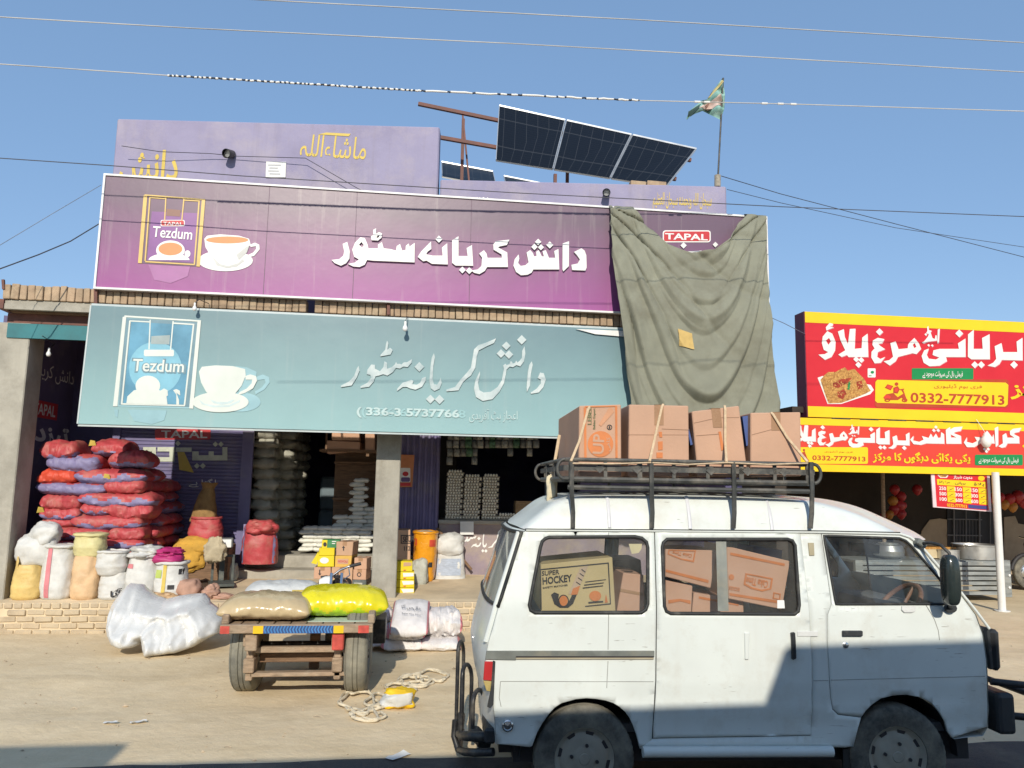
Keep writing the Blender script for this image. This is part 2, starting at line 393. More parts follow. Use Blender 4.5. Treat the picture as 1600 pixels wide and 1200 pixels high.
# loose bricks at the foot
for k, (px, py, a) in enumerate(((14, 988, .3), (42, 986, -.4), (132, 982, .15))):
    c = atZ(px, py, 0); b = MB(); b.box((-.11, -.055, 0), (.11, .055, .075)); o = b.build('loose_brick', m_brick2, bevel=.01, world=False)
    o.location = (c.x, c.y, 0); o.rotation_euler = (0, 0, a)
    tag(o, ('loose brick lying leftmost at foot of the platform edge', 'loose brick lying second from left at foot of the platform edge', 'loose brick near the white plastic bundle at foot of the platform')[k], 'brick', 'loose bricks by the platform')
# ================================================================ the shop
shop = thing('shop_building', 'two storey lilac grocery shop with deep porch and brick topped canopy', 'shop', (0, YPI, ZF))
def XW(px, py=760): return atY(px, py, YW).x
xd0, xd1, xs0, xj, xc0 = XW(398), XW(620), XW(172), XW(385), XW(688)
# back wall of the porch
b = MB(); zt = 4.03
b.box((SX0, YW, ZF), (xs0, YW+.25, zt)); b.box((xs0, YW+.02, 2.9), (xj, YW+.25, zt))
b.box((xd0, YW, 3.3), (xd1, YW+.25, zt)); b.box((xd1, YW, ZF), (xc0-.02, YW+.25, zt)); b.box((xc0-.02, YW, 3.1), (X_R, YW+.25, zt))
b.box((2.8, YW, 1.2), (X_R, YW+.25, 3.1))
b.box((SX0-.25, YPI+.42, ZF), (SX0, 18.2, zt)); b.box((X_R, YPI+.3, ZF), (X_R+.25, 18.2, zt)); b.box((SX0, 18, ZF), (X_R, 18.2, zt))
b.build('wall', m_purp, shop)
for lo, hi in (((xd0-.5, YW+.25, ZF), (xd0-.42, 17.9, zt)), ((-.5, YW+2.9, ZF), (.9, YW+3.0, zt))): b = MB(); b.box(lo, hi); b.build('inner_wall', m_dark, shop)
b = MB(); b.box((SX0-.1, YPI-.05, 4.035), (X_R+.2, 18.2, 4.12)); b.build('roof', m_wood, shop)
# canopy with its steel girder, planks and soldier course of bricks
xl = atY(6, 450, YB).x; xr = X_R+.1
b = MB(); b.box((xl, YB+.02, 4.07), (xr, YB+.3, 4.12)); b.box((xl+.02, YB+.01, 4.0), (xr, YB+.08, 4.07)); b.build('canopy_slab', m_conc, shop)
b = MB()
for k in range(13): b.box((xl+.05, YB+.12+k*.22, 3.985), (SX0+1.1, YB+.32+k*.22, 4.03))
b.build('canopy_planks', m_wood, shop)
b = MB(); b.box((xl-.03, YPI+.02, 3.86), (SX0+3, YPI+.16, 3.985)); b.box((xl-.06, YB-.01, 4.0), (xl+.02, YB+3, 4.12)); b.build('girder', m_rust, shop)
b = MB(); b.box((xl, YPI-.02, 3.66), (SX0+1.3, YPI+.02, 3.85)); b.build('fascia_board', m_teald, shop)
b = MB(); x = xl
while x < xr:
    l = random.uniform(.085, .105)
    if random.random() > .02:
        h = random.uniform(-.02, .012); b.box((x, YB-random.uniform(0, .02), 4.125), (x+l-.009, YB+.22, 4.325+h), Matrix.Rotation(random.uniform(-.06, .06), 3, 'Y'))
    x += l
b.build('parapet_bricks', m_brick, shop, bevel=.008)
# posts of rusty angle iron that carry the upper sign
for px, y0, y1 in ((150, 442, 478), (607, 463, 492)):
    b = MB(); b.bar(atY(px, y1, YB-.05), atY(px, y0, YB-.05), .04); b.build('sign_post', m_rust, shop)
b = MB(); b.bar(atY(6, 452, YB-.02), atY(5, 437, YB-.02), .03); b.build('sign_post', m_rust, shop)
# pillars
p = atY(45, 540, YPI)
b = MB(); b.box((p.x-.45, YPI, ZF-.05), (p.x, YPI+.42, 3.86)); b.build('pillar', m_conc, shop, bevel=.012)
b = MB(); b.box((-.475, YPI+.05, ZF-.05), (-.15, YPI+.37, 4.0)); b.build('pillar', m_conc, shop, bevel=.012)
# steps before the doorway
b = MB(); b.box((xj-.1, YW-.5, ZF), (.1, YW-.15, ZB+.11)); b.box((xd0-.05, YW-.2, ZB+.105), (.1, YW+2.9, ZB+.30)); b.build('step', m_conc, shop, bevel=.015)
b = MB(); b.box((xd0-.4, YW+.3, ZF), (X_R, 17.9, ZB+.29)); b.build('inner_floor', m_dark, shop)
# roller shutter
sh = MB(); z = ZB+.02; k = 0
prof = []
while z < 2.95:
    prof += [(0, z), (-.014, z+.012), (-.014, z+.042), (0, z+.054)]; z += .057
n = len(prof); sh.grid(2, n, lambda i, j: ((xs0+.1, xj-.08)[i], YW-.02+prof[j][0], prof[j][1]))
sho = sh.build('roller_shutter', m_purpl, shop)
for u0, u1 in ((xs0, xs0+.11), (xj-.09, xj+.08)): b = MB(); b.box((u0, YW-.07, ZF), (u1, YW, 2.98)); b.build('shutter_guide', m_purpl, shop)
Zm = lambda ox, oy, s: (lambda pts: [(ox+x/s, oy+y/s) for x, y in pts])
def toY(Y): return lambda p, a: atY(p[0], p[1], Y) + Vector((0, a, 0))
def prints(name, mat, polys, Y, off, parent, zf=lambda p: p, th=.003, to=None):
    """flat shapes lying `off` in front of the plane Y; polys may be (outer, [holes])"""
    b = MB(); t = to or toY(Y)
    for q in polys:
        k_ = (polys.index(q) % 6)*.0004; o, h = (q[0], [zf(x) for x in q[1]]) if (len(q) == 2 and isinstance(q[1], list) and q[1] and isinstance(q[1][0], list)) else (q, None)
        b.poly(zf(o), h, t, -off-k_, -off+th)
    return b.build(name, mat, parent)
z2 = Zm(220, 640, 4)
prints('shutter_badge', m_red, [rrect(94, 120, 440, 188, 14)], YW, .040, sho, z2)
b = MB(); text_px(b, 'TAPAL', z2([(128, 176)])[0], z2([(415, 178)])[0], z2([(128, 130)])[0], YW-.046, .02); b.build('shutter_lettering', m_white, sho)
prints('shutter_lettering', M('worn_white', (.52, .55, .45), .7, .2, 8), [([(20,235),(100,235),(100,325),(20,312)], [[(45,262),(75,262),(75,292),(45,288)]]), [(110,235),(215,235),(215,325),(110,325),(110,298),(184,298),(184,262),(110,262)],
    [(224,238),(322,238),(322,264),(224,264)], [(326,262),(366,262),(366,286),(428,286),(428,262),(460,262),(460,286),(514,286),(514,235),(545,235),(545,318),(326,318)],
    dia(237,212,17), dia(470,217,17), dia(505,217,17), dia(355,352,18), dia(392,352,18)], YW, .042, sho, z2)
prints('shutter_lettering', m_yell, [[(234,266),(276,266),(336,395),(246,376)]], YW, .042, sho, z2)
b = MB(); text_px(b, shape_ar('لگتا ہے'), z2([(300, 485)])[0], z2([(470, 485)])[0], z2([(300, 432)])[0], YW-.045); b.build('shutter_lettering', m_white, sho)
# lettering on the porch's left wall (faces +X)
def onX(u, v): return Vector((SX0+.004, u, v))
b = MB(); b.box((SX0+.001, 11.35, 2.72), (SX0+.006, 12.15, 2.96)); b.build('wall_badge', m_red, shop)
for s_, v0, v1, z0_, z1_, bo_ in (('TAPAL', 11.42, 12.08, 2.76, 2.92, .02), (shape_ar('تیزدم'), 11.2, 12.6, 2.25, 2.62, .04), (shape_ar('دانش کریانہ'), 11.3, 12.6, 3.25, 3.5, 0)):
    e_ = Vector((.005 if s_ == 'TAPAL' else 0, 0, 0)); b = MB(); text_on(b, s_, onX(v0, z0_)+e_, onX(v1, z0_)+e_, onX(v0, z1_)+e_, bo_); b.build('wall_lettering', m_white, shop)
# folded metal door and poster
b = MB(); n = 14
b.grid(n*2, 2, lambda i, j: (xd1+.02+(xc0-xd1-.04)*i/(n*2-1), YW-.03-(.035 if i % 4 in (1, 2) else 0), (ZF, 3.3)[j])); b.build('folding_door', m_purpl, shop)
z4 = Zm(580, 660, 4.287)
b = MB(); b.hexa([atY(*p, YW-.10) for p in z4([(185,435),(275,432),(290,218),(188,215)])] + [atY(*p, YW-.10)+Vector((0, .012, 0)) for p in z4([(185,435),(275,432),(290,218),(188,215)])])
po = tag(b.build('poster', M('orange_poster', (.52, .2, .09), .6, .15, 5)), 'small orange poster stuck beside the central pillar inside the porch', 'poster')
prints('poster_figure', m_white, [rrect(194, 305, 262, 400, 6)], YW-.1, .003, po, z4, .002); prints('poster_figure', m_red, [ell(230, 345, 20, 16), rrect(192, 405, 264, 425, 4)], YW-.1, .006, po, z4, .002)
prints('poster_figure', M('violet_print', (.12, .08, .2), .6), [rrect(200, 368, 260, 398, 10)], YW-.1, .006, po, z4, .002)
# counter
b = MB(); b.box((xc0, YW-.02, ZF), (X_R, YW+.5, 1.25)); cto = b.build('counter_front', M('pale_purple_wall', (.27, .215, .25), .8, .15, 3, .3, 20, dirt=((.4, .32, .24), .6, 2)), shop)
b = MB(); b.box((xc0-.02, YW-.06, 1.25), (X_R, YW+.8, 1.315)); b.build('counter_top', m_conc, shop, bevel=.01)
TEAL = [[(1480,285),(1505,290),(1520,335),(1502,390),(1470,427),(1415,437),(1412,428),(1455,400),(1484,362),(1484,335),(1462,325)],
 [(1420,205),(1426,230),(1412,300),(1406,380),(1385,424),(1383,390),(1392,280),(1402,230)],
 [(1368,98),(1374,150),(1364,205),(1338,242),(1310,232),(1285,248),(1262,242),(1240,264),(1234,300),(1222,360),(1190,420),(1140,475),(1070,488),(1022,460),(1008,400),(1018,340),(1050,275),(1050,300),(1036,360),(1046,410),(1075,428),(1128,422),(1176,388),(1206,340),(1221,260),(1216,235),(1232,222),(1240,232),(1262,224),(1268,205),(1278,208),(1284,222),(1302,214),(1308,200),(1318,214),(1334,200),(1350,180),(1352,130)],
 dia(1348,52,34), dia(1238,95,31), dia(1200,150,31), dia(1257,157,31),
 [(1165,42),(1150,75),(1100,97),(1042,127),(1027,170),(1017,250),(987,305),(957,327),(930,352),(897,412),(812,420),(810,407),(872,388),(912,335),(955,288),(986,250),(998,180),(1008,120),(1038,90),(1090,73)],
 [(722,148),(729,175),(717,240),(712,330),(722,368),(745,372),(764,340),(770,322),(778,360),(762,400),(725,417),(700,397),(690,345),(698,240),(706,180)], dia(697,475,32), dia(762,478,34),
 [(665,315),(662,345),(637,387),(590,408),(550,398),(530,388),(500,388),(460,417),(460,402),(498,358),(560,338),(577,345),(567,368),(600,372),(624,358),(638,325)], dia(618,245,35),
 [(565,190),(562,215),(535,247),(505,242),(480,257),(450,252),(430,282),(390,307),(360,297),(330,307),(305,312),(292,350),(260,387),(200,395),(198,384),(248,358),(275,320),(268,302),(243,297),(248,265),(275,228),(302,230),(302,258),(338,276),(362,245),(370,205),(387,215),(388,258),(420,248),(443,228),(452,210),(460,224),(475,222),(490,228),(508,212),(530,212)],
 [(388,58),(397,75),(390,122),(410,108),(428,125),(412,157),(340,170),(343,157),(375,123),(380,80)],
 [(185,238),(192,270),(172,320),(136,377),(60,390),(58,379),(118,348),(153,310),(173,255)]]
prints('counter_lettering', m_white, TEAL, YW-.02, .004, cto, lambda P: [(580+(520+.326*x)/4.287, 660+(690+.358*y)/4.287) for x, y in P])
b = MB(); q = z4([(596,752),(686,752),(686,664),(596,664)]); b.hexa([atY(*p, YW-.09) for p in q] + [atY(*p, YW-.09)+Vector((0, .01, 0)) for p in q])
tag(b.build('paper_notice', m_paper), 'blank white paper notice hanging on the shop counter', 'notice')
# upper storey: two parapet heights of the turned wall
def wq(px, py): return atP(px, py, *WL)
def upper(pl_, pr_, zb, th=.25):
    a, c = wq(*pl_), wq(*pr_)
    f = [Vector((a.x, a.y, zb)), Vector((c.x, c.y, zb)), c, a]
    return [f[0], f[1], f[2], f[3]] + [q + WL[1]*th for q in f]
b = MB(); b.hexa(upper((183, 185), (687, 198), 4.12)); b.build('parapet_wall', m_plast, shop, bevel=.02)
b = MB(); b.hexa(upper((688, 280), (1135, 291), 4.12)); b.build('parapet_wall', m_plast, shop, bevel=.02)
q0 = wq(183, 185); q1 = wq(687, 198); q2 = wq(1135, 291)
b = MB(); b.box((q0.x, q0.y+.2, 4.12), (q0.x+.25, 17, q0.z-.02)); b.box((q1.x-.25, q1.y+.26, 4.12), (q1.x-.005, 17, q1.z-.02)); b.box((q2.x-.25, q2.y+.26, 4.12), (q2.x-.01, 17, q2.z-.03)); b.box((q0.x+.26, 16.7, 4.12), (q2.x-.26, 16.95, 5.9))
b.build('side_wall', m_plast, shop)
b = MB(); b.box((q0.x+.2, 11.4, 5.55), (q2.x-.2, 16.9, 5.65)); b.build('roof', m_conc, shop)
WLf = (WL[0]-WL[1]*.006, WL[1])
for s_, q_, bo_ in (('ماشاءاللہ', ((468, 246), (571, 252), (471, 209)), .004), ('دانش', ((184, 296), (277, 296), (186, 234)), .02), ('سبحان اللہ وبحمدہ سبحان العظیم', ((1020, 330), (1112, 332), (1020, 300)), .012)):
    b = text_px(MB(), shape_ar(s_), *q_, 0, bo_, .1, pl=WLf); b.build('painted_lettering', m_yell, shop)
b = MB(); b.poly([(510,207),(548,209),(545,213),(497,210)], None, lambda p, a: atP(p[0], p[1], WLf[0], WLf[1])-WL[1]*a, .001, 0); b.build('painted_lettering', m_yell, shop)
b = MB(); text_px(b, '03145777186', (700, 320), (764, 320), (700, 308), 0, .02, pl=WLf); b.build('painted_lettering', m_white, shop)
b = MB(); q = [(415,277),(446,277),(447,253),(416,252)]; f = [atP(*p, WL[0]-WL[1]*.02, WL[1]) for p in q]; b.hexa(f + [p+WL[1]*.015 for p in f])
tag(b.build('paper_notice', m_paper), 'small white notice stuck high on the lilac upper wall', 'notice')
pn = bpy.data.objects['paper_notice.001']
b = MB()
for r in range(4):
    x0, x1 = 419+r % 2*2, 439-(r*5) % 7; y = 257+r*4.6; b.poly([(x0,y),(x1,y+.3),(x1,y+1.9),(x0,y+1.6)], None, lambda p, a: atP(p[0], p[1], WL[0]-WL[1]*(.021+a), WL[1]), .001, 0)
b.build('notice_text', M('grey_ink', (.35, .36, .4), .8), pn)
def dens(l, closed=True, s=.06):
    r = []
    for i in range(len(l) if closed else len(l)-1):
        a, c = Vector(l[i]), Vector(l[(i+1) % len(l)]); n = max(1, int((c-a).length/s))
        r += [tuple(a.lerp(c, k/n)) for k in range(n)]
    if not closed: r.append(tuple(l[-1]))
    return r
def frange(a, c, s):
    r = []; x = a + s*.5
    while x < c: r.append(x); x += s
    return r
def inside(p, poly):
    r = False; j = len(poly)-1
    for i in range(len(poly)):
        a, c = poly[i], poly[j]
        if (a[1] > p[1]) != (c[1] > p[1]) and p[0] < (c[0]-a[0])*(p[1]-a[1])/(c[1]-a[1])+a[0]: r = not r
        j = i
    return r
def cdt(b, outer, holes, pts, fn):
    """constrained triangulation with inner points, mapped by fn"""
    V = []; E = []
    for l in [outer]+holes:
        k = len(V); V += [Vector((p[0], p[1])) for p in l]; E += [(k+i, k+(i+1) % len(l)) for i in range(len(l))]
    V += [Vector(p) for p in pts if inside(p, outer) and not any(inside(p, h) for h in holes)]
    v, e, fc, *_ = geometry.delaunay_2d_cdt(V, E, [], 0, 1e-6)
    fs = []
    for t in fc:
        c = sum((v[i] for i in t), Vector((0, 0)))/len(t)
        if inside(c, outer) and not any(inside(c, h) for h in holes): fs.append(tuple(t))
    b.add([fn(p) for p in v], fs)
# ================================================================ purple signboard
def quadY(Y, tl, tr, br, bl): return [atY(*bl, Y), atY(*br, Y), atY(*tr, Y), atY(*tl, Y)]
m_vin1 = Mgrad('plum_vinyl', 4.3, 5.55, (.30, .075, .25), (.14, .09, .13), .38, streak=.25)
ps = thing('signboard', 'long purple signboard with white lettering, a tea packet and a full cup', 'sign', (0, YP, 4.3))
xpl, xpr = atY(150, 449, YP).x, atY(1196, 340, YP).x
zb, zt = 4.31, 5.80
b = MB(); b.box((xpl, YP, zb), (xpr, YP+.05, zt)); b.build('panel', m_vin1, ps)
b = MB()
for lo, hi in (((xpl-.025, YP-.02, zt), (xpr+.02, YP+.06, zt+.025)), ((xpl-.025, YP-.02, zb-.025), (xpr+.02, YP+.06, zb)), ((xpl-.025, YP-.02, zb), (xpl, YP+.06, zt)), ((xpr, YP-.02, zb), (xpr+.02, YP+.06, zt))): b.box(lo, hi)
b.build('frame', M('white_frame', (.7, .69, .68), .5, .1), ps)
b = MB()
for k in range(9): x = xpl+.3+k*1.05; b.bar((x, YP+.2, 4.35), (x, YP+.08, zt-.1), .03)
b.bar((xpl, YP+.09, zb+.3), (xpr, YP+.09, zb+.3), .035); b.bar((xpl, YP+.09, zt-.3), (xpr, YP+.09, zt-.3), .035)
b.build('back_struts', m_rust, ps)
zp = Zm(500, 350, 3.636)
for px in (418, 556, 736):
    x = atY(px, 350, YP).x; b = MB(); b.box((x-.004, YP-.0012, zb), (x+.004, YP+.001, zt)); b.build('seam', M('seam_ink'+str(px), (.10, .05, .09), .5), ps)
PUR = [[(1440,163),(1482,142),(1500,155),(1510,182),(1512,250),(1505,268),(1430,265),(1425,236),(1462,228),(1474,205),(1455,178)],
 [(1376,115),(1412,102),(1411,243),(1380,273),(1375,262)],
 [(1328,158),(1352,146),(1357,262),(1210,262),(1200,280),(1177,292),(1140,295),(1112,276),(1097,240),(1104,205),(1126,177),(1130,200),(1124,226),(1138,242),(1165,238),(1183,222),(1172,166),(1192,152),(1208,170),(1214,188),(1228,186),(1226,162),(1240,152),(1258,188),(1270,188),(1262,160),(1280,152),(1292,180),(1298,196),(1334,196)],
 dia(1303,123,20), dia(1237,106,18), dia(1216,134,18), dia(1253,136,17),
 [(983,120),(998,102),(1074,93),(1060,123),(1020,131),(1010,138),(1062,166),(1066,248),(948,248),(935,270),(905,288),(875,281),(858,268),(895,262),(916,242),(920,195),(903,172),(930,153),(945,172),(950,196),(1032,196),(1030,176),(985,150)],
 [(750,97),(786,74),(786,186),(838,186),(832,141),(862,124),(869,241),(770,240),(750,225)], dia(808,265,19), dia(847,269,19),
 [(692,138),(722,114),(725,234),(635,230),(605,212),(586,216),(555,191),(575,160),(630,104),(632,146),(612,160),(602,176),(640,184),(696,184)], dia(675,90,20),
 ([(512,130),(538,111),(537,222),(300,212),(268,208),(255,235),(225,248),(190,245),(160,231),(200,223),(222,205),(195,190),(184,150),(200,110),(230,80),(255,84),(270,118),(276,142),(330,142),(330,122),(352,107),(362,142),(402,147),(432,155),(436,130),(455,118),(467,155),(486,152),(488,128),(504,115),(514,150)], [[(222,122),(236,106),(250,124),(240,138)]]),
 ([(303,38),(319,29),(319,60),(336,51),(353,58),(350,82),(330,98),(294,96),(290,74),(303,68)], [[(318,80),(332,68),(340,72),(330,84)]]),
 [(130,118),(156,106),(170,160),(168,200),(150,226),(120,241),(85,226),(67,208),(110,204),(133,185),(139,160)]]
m_acr = M('white_acrylic', (.72, .71, .68), .35, .05, 3)
prints('lettering', m_acr, PUR, YP, .035, ps, zp, .03)
def poly_rects(c): return [(c[0], c[1]), (c[2], c[1]), (c[2], c[3]), (c[0], c[3])]
# the packet and cup on the purple board: z1 zoom
z1 = Zm(0, 160, 3.75)
m_vio = M('violet_ink', (.20, .07, .24), .35, .15, 3); m_pl2 = M('plum_ink', (.13, .075, .12), .35, .15, 3); m_refl = M('mauve_ink', (.34, .13, .30), .4, .1)
pk = prints('tea_packet', m_pl2, [[(848,542),(1204,568),(1172,964),(810,942)]], YP, .004, ps, z1)
prints('packet_print', m_gold, [[(843,545),(865,542),(832,944),(810,942)], [(1184,566),(1204,568),(1172,964),(1152,962)], [(848,540),(1204,568),(1203,576),(850,548)], [(878,556),(972,563),(972,569),(878,562)], [(1076,571),(1172,577),(1172,583),(1076,577)], [(876,558),(884,558),(856,930),(848,930)], [(1164,578),(1172,578),(1144,950),(1136,950)], [(852,930),(1142,948),(1142,955),(852,938)], [(970,556),(977,556),(970,690),(963,690)], [(1076,563),(1083,563),(1070,695),(1063,695)]], YP, .010, pk, z1)
prints('packet_print', m_vio, [[(890,640),(1160,650),(1140,940),(862,926)]], YP, .006, pk, z1); prints('packet_print', M('brown_ink', (.25, .13, .1), .5), [[(978,625),(1060,632),(1057,670),(975,665)]], YP, .008, pk, z1)
prints('packet_print', m_white, [rrect(942, 690, 1084, 727, 10)], YP, .009, pk, z1); prints('packet_print', m_red, [rrect(947, 694, 1079, 723, 8)], YP, .011, pk, z1)
b = MB(); text_px(b, 'TAPAL', z1([(956,718)])[0], z1([(1072,722)])[0], z1([(956,699)])[0], YP-.0135, .02); text_px(b, 'Tezdum', z1([(893,788)])[0], z1([(1125,806)])[0], z1([(898,724)])[0], YP-.014, .015, .05); b.build('packet_lettering', m_white, pk)
prints('packet_print', m_white, [ell(992, 925, 120, 40, 24, 180, 360), ell(1000, 868, 84, 58), ell(1100, 888, 17, 20)], YP, .010, pk, z1); prints('packet_print', m_tea, [ell(1000, 860, 70, 37)], YP, .013, pk, z1)
prints('reflection_print', m_refl, [[(870,952),(1115,962),(1100,1020),(1000,1060),(905,1040)]], YP, .005, pk, z1)
cp = prints('cup_picture', m_white, [ell(1322, 928, 160, 62, 32), [(1198,800),(1215,782),(1290,774),(1400,782),(1460,800),(1468,830),(1440,890),(1400,940),(1340,958),(1280,945),(1235,900),(1205,850)], ([(1462,835),(1495,823),(1520,835),(1522,862),(1490,900),(1445,912),(1450,897),(1485,880),(1502,858),(1500,843),(1470,848)])], YP, .008, ps, z1)
prints('cup_shade', M('grey_print', (.52, .52, .5), .5), [[(1245,905),(1290,948),(1340,960),(1400,942),(1420,918),(1432,930),(1390,962),(1330,972),(1270,955)], [(1385,895),(1440,850),(1462,840),(1448,880),(1400,925)]], YP, .011, cp, z1)
prints('cup_tea', m_tea, [ell(1332, 807, 124, 20)], YP, .011, cp, z1)
bz = Zm(760, 110, 3.2435)
bd = prints('badge', m_white, [rrect(893, 811, 1136, 872, 14)], YP, .006, ps, bz); prints('badge_field', m_red, [rrect(899, 817, 1130, 866, 10)], YP, .009, bd, bz)
b = MB(); text_px(b, 'TAPAL', bz([(905,856)])[0], bz([(1122,862)])[0], bz([(905,824)])[0], YP-.013, .025); b.build('badge_lettering', m_white, bd)
prints('lettering', m_acr, [dia(997,889,16), dia(1158,885,14), [(925,898),(978,905),(975,945),(930,925)], [(995,920),(1088,915),(1085,950),(995,950)]], YP, .02, ps, bz, .016)
# ================================================================ teal signboard
ts = thing('signboard', 'long pale teal signboard with faded cups and hand styled white lettering', 'sign', (0, YT, 2.5))
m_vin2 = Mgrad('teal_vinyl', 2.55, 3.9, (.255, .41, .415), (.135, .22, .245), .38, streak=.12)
tl, tr, br, bl = (142, 477), (1150, 530), (1140, 691), (121, 662)
f = quadY(YT, tl, tr, br, bl); zt2 = f[3].z; f[2].z = zt2-.01; f[1].z = f[0].z-.0
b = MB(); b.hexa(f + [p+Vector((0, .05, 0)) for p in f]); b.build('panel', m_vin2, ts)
b = MB(); e = Vector((0, -.006, 0))
for a, c in ((0, 1), (1, 2), (2, 3), (3, 0)): b.bar(f[a]+Vector((0, .025, 0)), f[c]+Vector((0, .025, 0)), .018, .058)
b.build('frame', M('alu_trim', (.45, .5, .5), .4, .1), ts)
b = MB()
for k in range(7): x = f[0].x+.4+k*1.1; b.bar((x, YT+.06, 3.85), (x, YB+.05, 4.06), .03); b.bar((x, YT+.07, 2.6), (x, YT+.07, 3.95), .035)
b.build('back_struts', m_rust, ts)
zt_ = Zm(520, 520, 4.571)
m_fad = M('faded_white_print', (.43, .545, .535), .4, .1)
m_lt = M('pale_acrylic', (.37, .46, .47), .3, .12, 5, col2=(.56, .61, .595))
prints('lettering', m_lt, TEAL, YT, .018, ts, zt_, .014)
b = MB(); text_px(b, '( 336-3 5737766', zt_([(170,605)])[0], zt_([(905,624)])[0], zt_([(170,528)])[0], YT-.012, .03)
b.build('lettering', m_fad, ts); b = MB(); text_px(b, shape_ar('اعجاز بٹ آفریدی'), zt_([(975,640)])[0], zt_([(1320,640)])[0], zt_([(975,545)])[0], YT-.012); b.build('lettering', m_fad, ts)
b = MB(); text_px(b, '( 336-6 6757768', zt_([(205,607)])[0], zt_([(950,626)])[0], zt_([(205,532)])[0], YT-.007, .02); b.build('lettering_ghost', M('ghost_print', (.27, .44, .45), .4, .1), ts)
zz = Zm(100, 460, 3.636)
m_pal = M('pale_teal_ink', (.27, .44, .48), .35, .1, 3); m_blu = M('blue_ink', (.09, .25, .36), .35, .25, 2.5); m_cyan = M('cyan_ink', (.18, .40, .50), .35, .2, 2); m_gl = M('grey_teal_ink', (.14, .24, .29), .4, .1); m_cream = M('cream_acrylic', (.60, .63, .58), .4, .06, 3)
pk = prints('tea_packet', m_pal, [[(345,122),(780,150),(735,650),(278,637)]], YT, .004, ts, zz)
prints('packet_print', m_gl, [[(352,135),(768,158),(728,640),(312,628)]], YT, .006, pk, zz)
prints('packet_print', m_cream, [[(335,130),(356,122),(305,636),(280,636)], [(760,150),(780,150),(735,650),(712,648)], [(345,120),(780,148),(778,157),(346,130)], [(374,148),(490,154),(490,161),(374,155)], [(620,160),(742,168),(742,176),(620,168)], [(372,150),(381,150),(334,625),(325,625)], [(733,170),(742,170),(690,632),(681,632)], [(328,618),(688,628),(688,636),(328,627)], [(488,145),(495,145),(488,312),(481,312)], [(618,152),(625,152),(610,318),(603,318)]], YT, .010, pk, zz)
prints('packet_print', m_blu, [[(384,156),(734,176),(686,626),(338,616)]], YT, .008, pk, zz); prints('packet_print', m_cyan, [ell(520, 420, 150, 150)], YT, .0095, pk, zz)
prints('packet_print', M('teal_grey_print', (.30, .36, .36), .5), [[(498,238),(604,232),(600,285),(494,282)]], YT, .011, pk, zz)
prints('packet_print', m_cream, [rrect(456, 315, 626, 352, 8), ell(478, 520, 70, 58), [(356,620),(362,580),(400,545),(470,530),(545,545),(584,580),(590,628)], ([(548,548),(570,535),(590,545),(592,575),(575,585),(560,580)]), ([(622,545),(640,538),(660,548),(662,575),(640,560),(655,600),(655,628),(640,628),(640,570)])], YT, .012, pk, zz)
b = MB(); text_px(b, 'Tezdum', zz([(390,436)])[0], zz([(680,444)])[0], zz([(394,366)])[0], YT-.0155, .015, .05); b.build('packet_lettering', m_cream, pk)
b = MB(); text_px(b, 'Tezdum', zz([(380,444)])[0], zz([(692,452)])[0], zz([(386,360)])[0], YT-.0135, .04, .05); b.build('packet_lettering_edge', m_gl, pk)
prints('reflection_print', m_pal, [[(362,655),(585,660),(570,715),(500,738),(400,720)], [(285,655),(310,655),(305,700),(290,690)]], YT, .005, pk, zz)
cp = prints('cup_picture', m_cream, [ell(890, 612, 160, 58, 36), [(768,440),(785,412),(860,404),(960,408),(1030,425),(1034,460),(1010,520),(960,580),(910,605),(860,600),(810,555),(780,500)], ([(1030,465),(1060,455),(1092,465),(1098,490),(1075,535),(1030,560),(985,575),(1000,555),(1040,535),(1068,505),(1070,485),(1035,485)])], YT, .014, ts, zz, .01)
prints('cup_ghost', m_pal, [ell(1000, 612, 118, 55, 30), [(975,408),(1040,415),(1095,440),(1090,500),(1060,550),(1000,590)], ([(1090,470),(1130,455),(1165,470),(1170,500),(1140,540),(1090,568),(1085,552),(1125,528),(1146,500),(1140,482),(1100,488)])], YT, .006, cp, zz)
prints('cup_shade', M('pale_grey_print', (.50, .60, .60), .5), [[(770,598),(800,622),(860,632),(940,628),(1003,600),(1000,612),(940,640),(850,642),(785,625)], [(834,598),(850,618),(900,628),(950,618),(970,600),(960,598),(930,612),(870,612)]], YT, .0155, cp, zz)
# bulbs hanging in front of the teal board
def bulb(px, py, Y, label, r=.035):
    c = atY(px, py, Y); t = thing('light_bulb', label, 'bulb', (c.x, c.y, c.z))
    b = MB(); b.lathe([(0, -r*1.2), (r*.7, -r*.95), (r, -r*.2), (r*.85, r*.5), (r*.45, r*1.2), (r*.42, r*1.3)], (c.x, c.y, c.z), n=14); b.build('globe', M('bulb_glass', (.75, .75, .74), .25, .02), t, smooth=50)
    b = MB(); b.lathe([(r*.45, r*1.25), (r*.45, r*2.4), (r*.2, r*2.7)], (c.x, c.y, c.z), n=12); b.build('cap', m_paper, t, smooth=40)
    b = MB(); b.tube([(c.x, c.y, c.z+r*2.6), (c.x+.02, c.y+.1, c.z+r*5), (c.x+.05, YB-.03, c.z+r*6)], .005, 6); b.build('flex', m_blk, t)
bulb(633, 513, YT-.17, 'white light bulb hanging before the middle of the teal signboard')
bulb(304, 482, YT-.12, 'white lamp holder at the top edge of the teal signboard, left half', .028)
bulb(76, 553, YPI+.1, 'small white lamp on a wire beside the left pillar', .03)
b = MB(); f2 = quadY(YT-.03, (900, 514), (975, 517), (975, 526), (930, 522)); b.hexa(f2 + [p+Vector((0, .012, 0)) for p in f2]); tag(b.build('white_board_strip', m_paper), 'strip of white board lying along the teal sign top beside the tarpaulin', 'board')
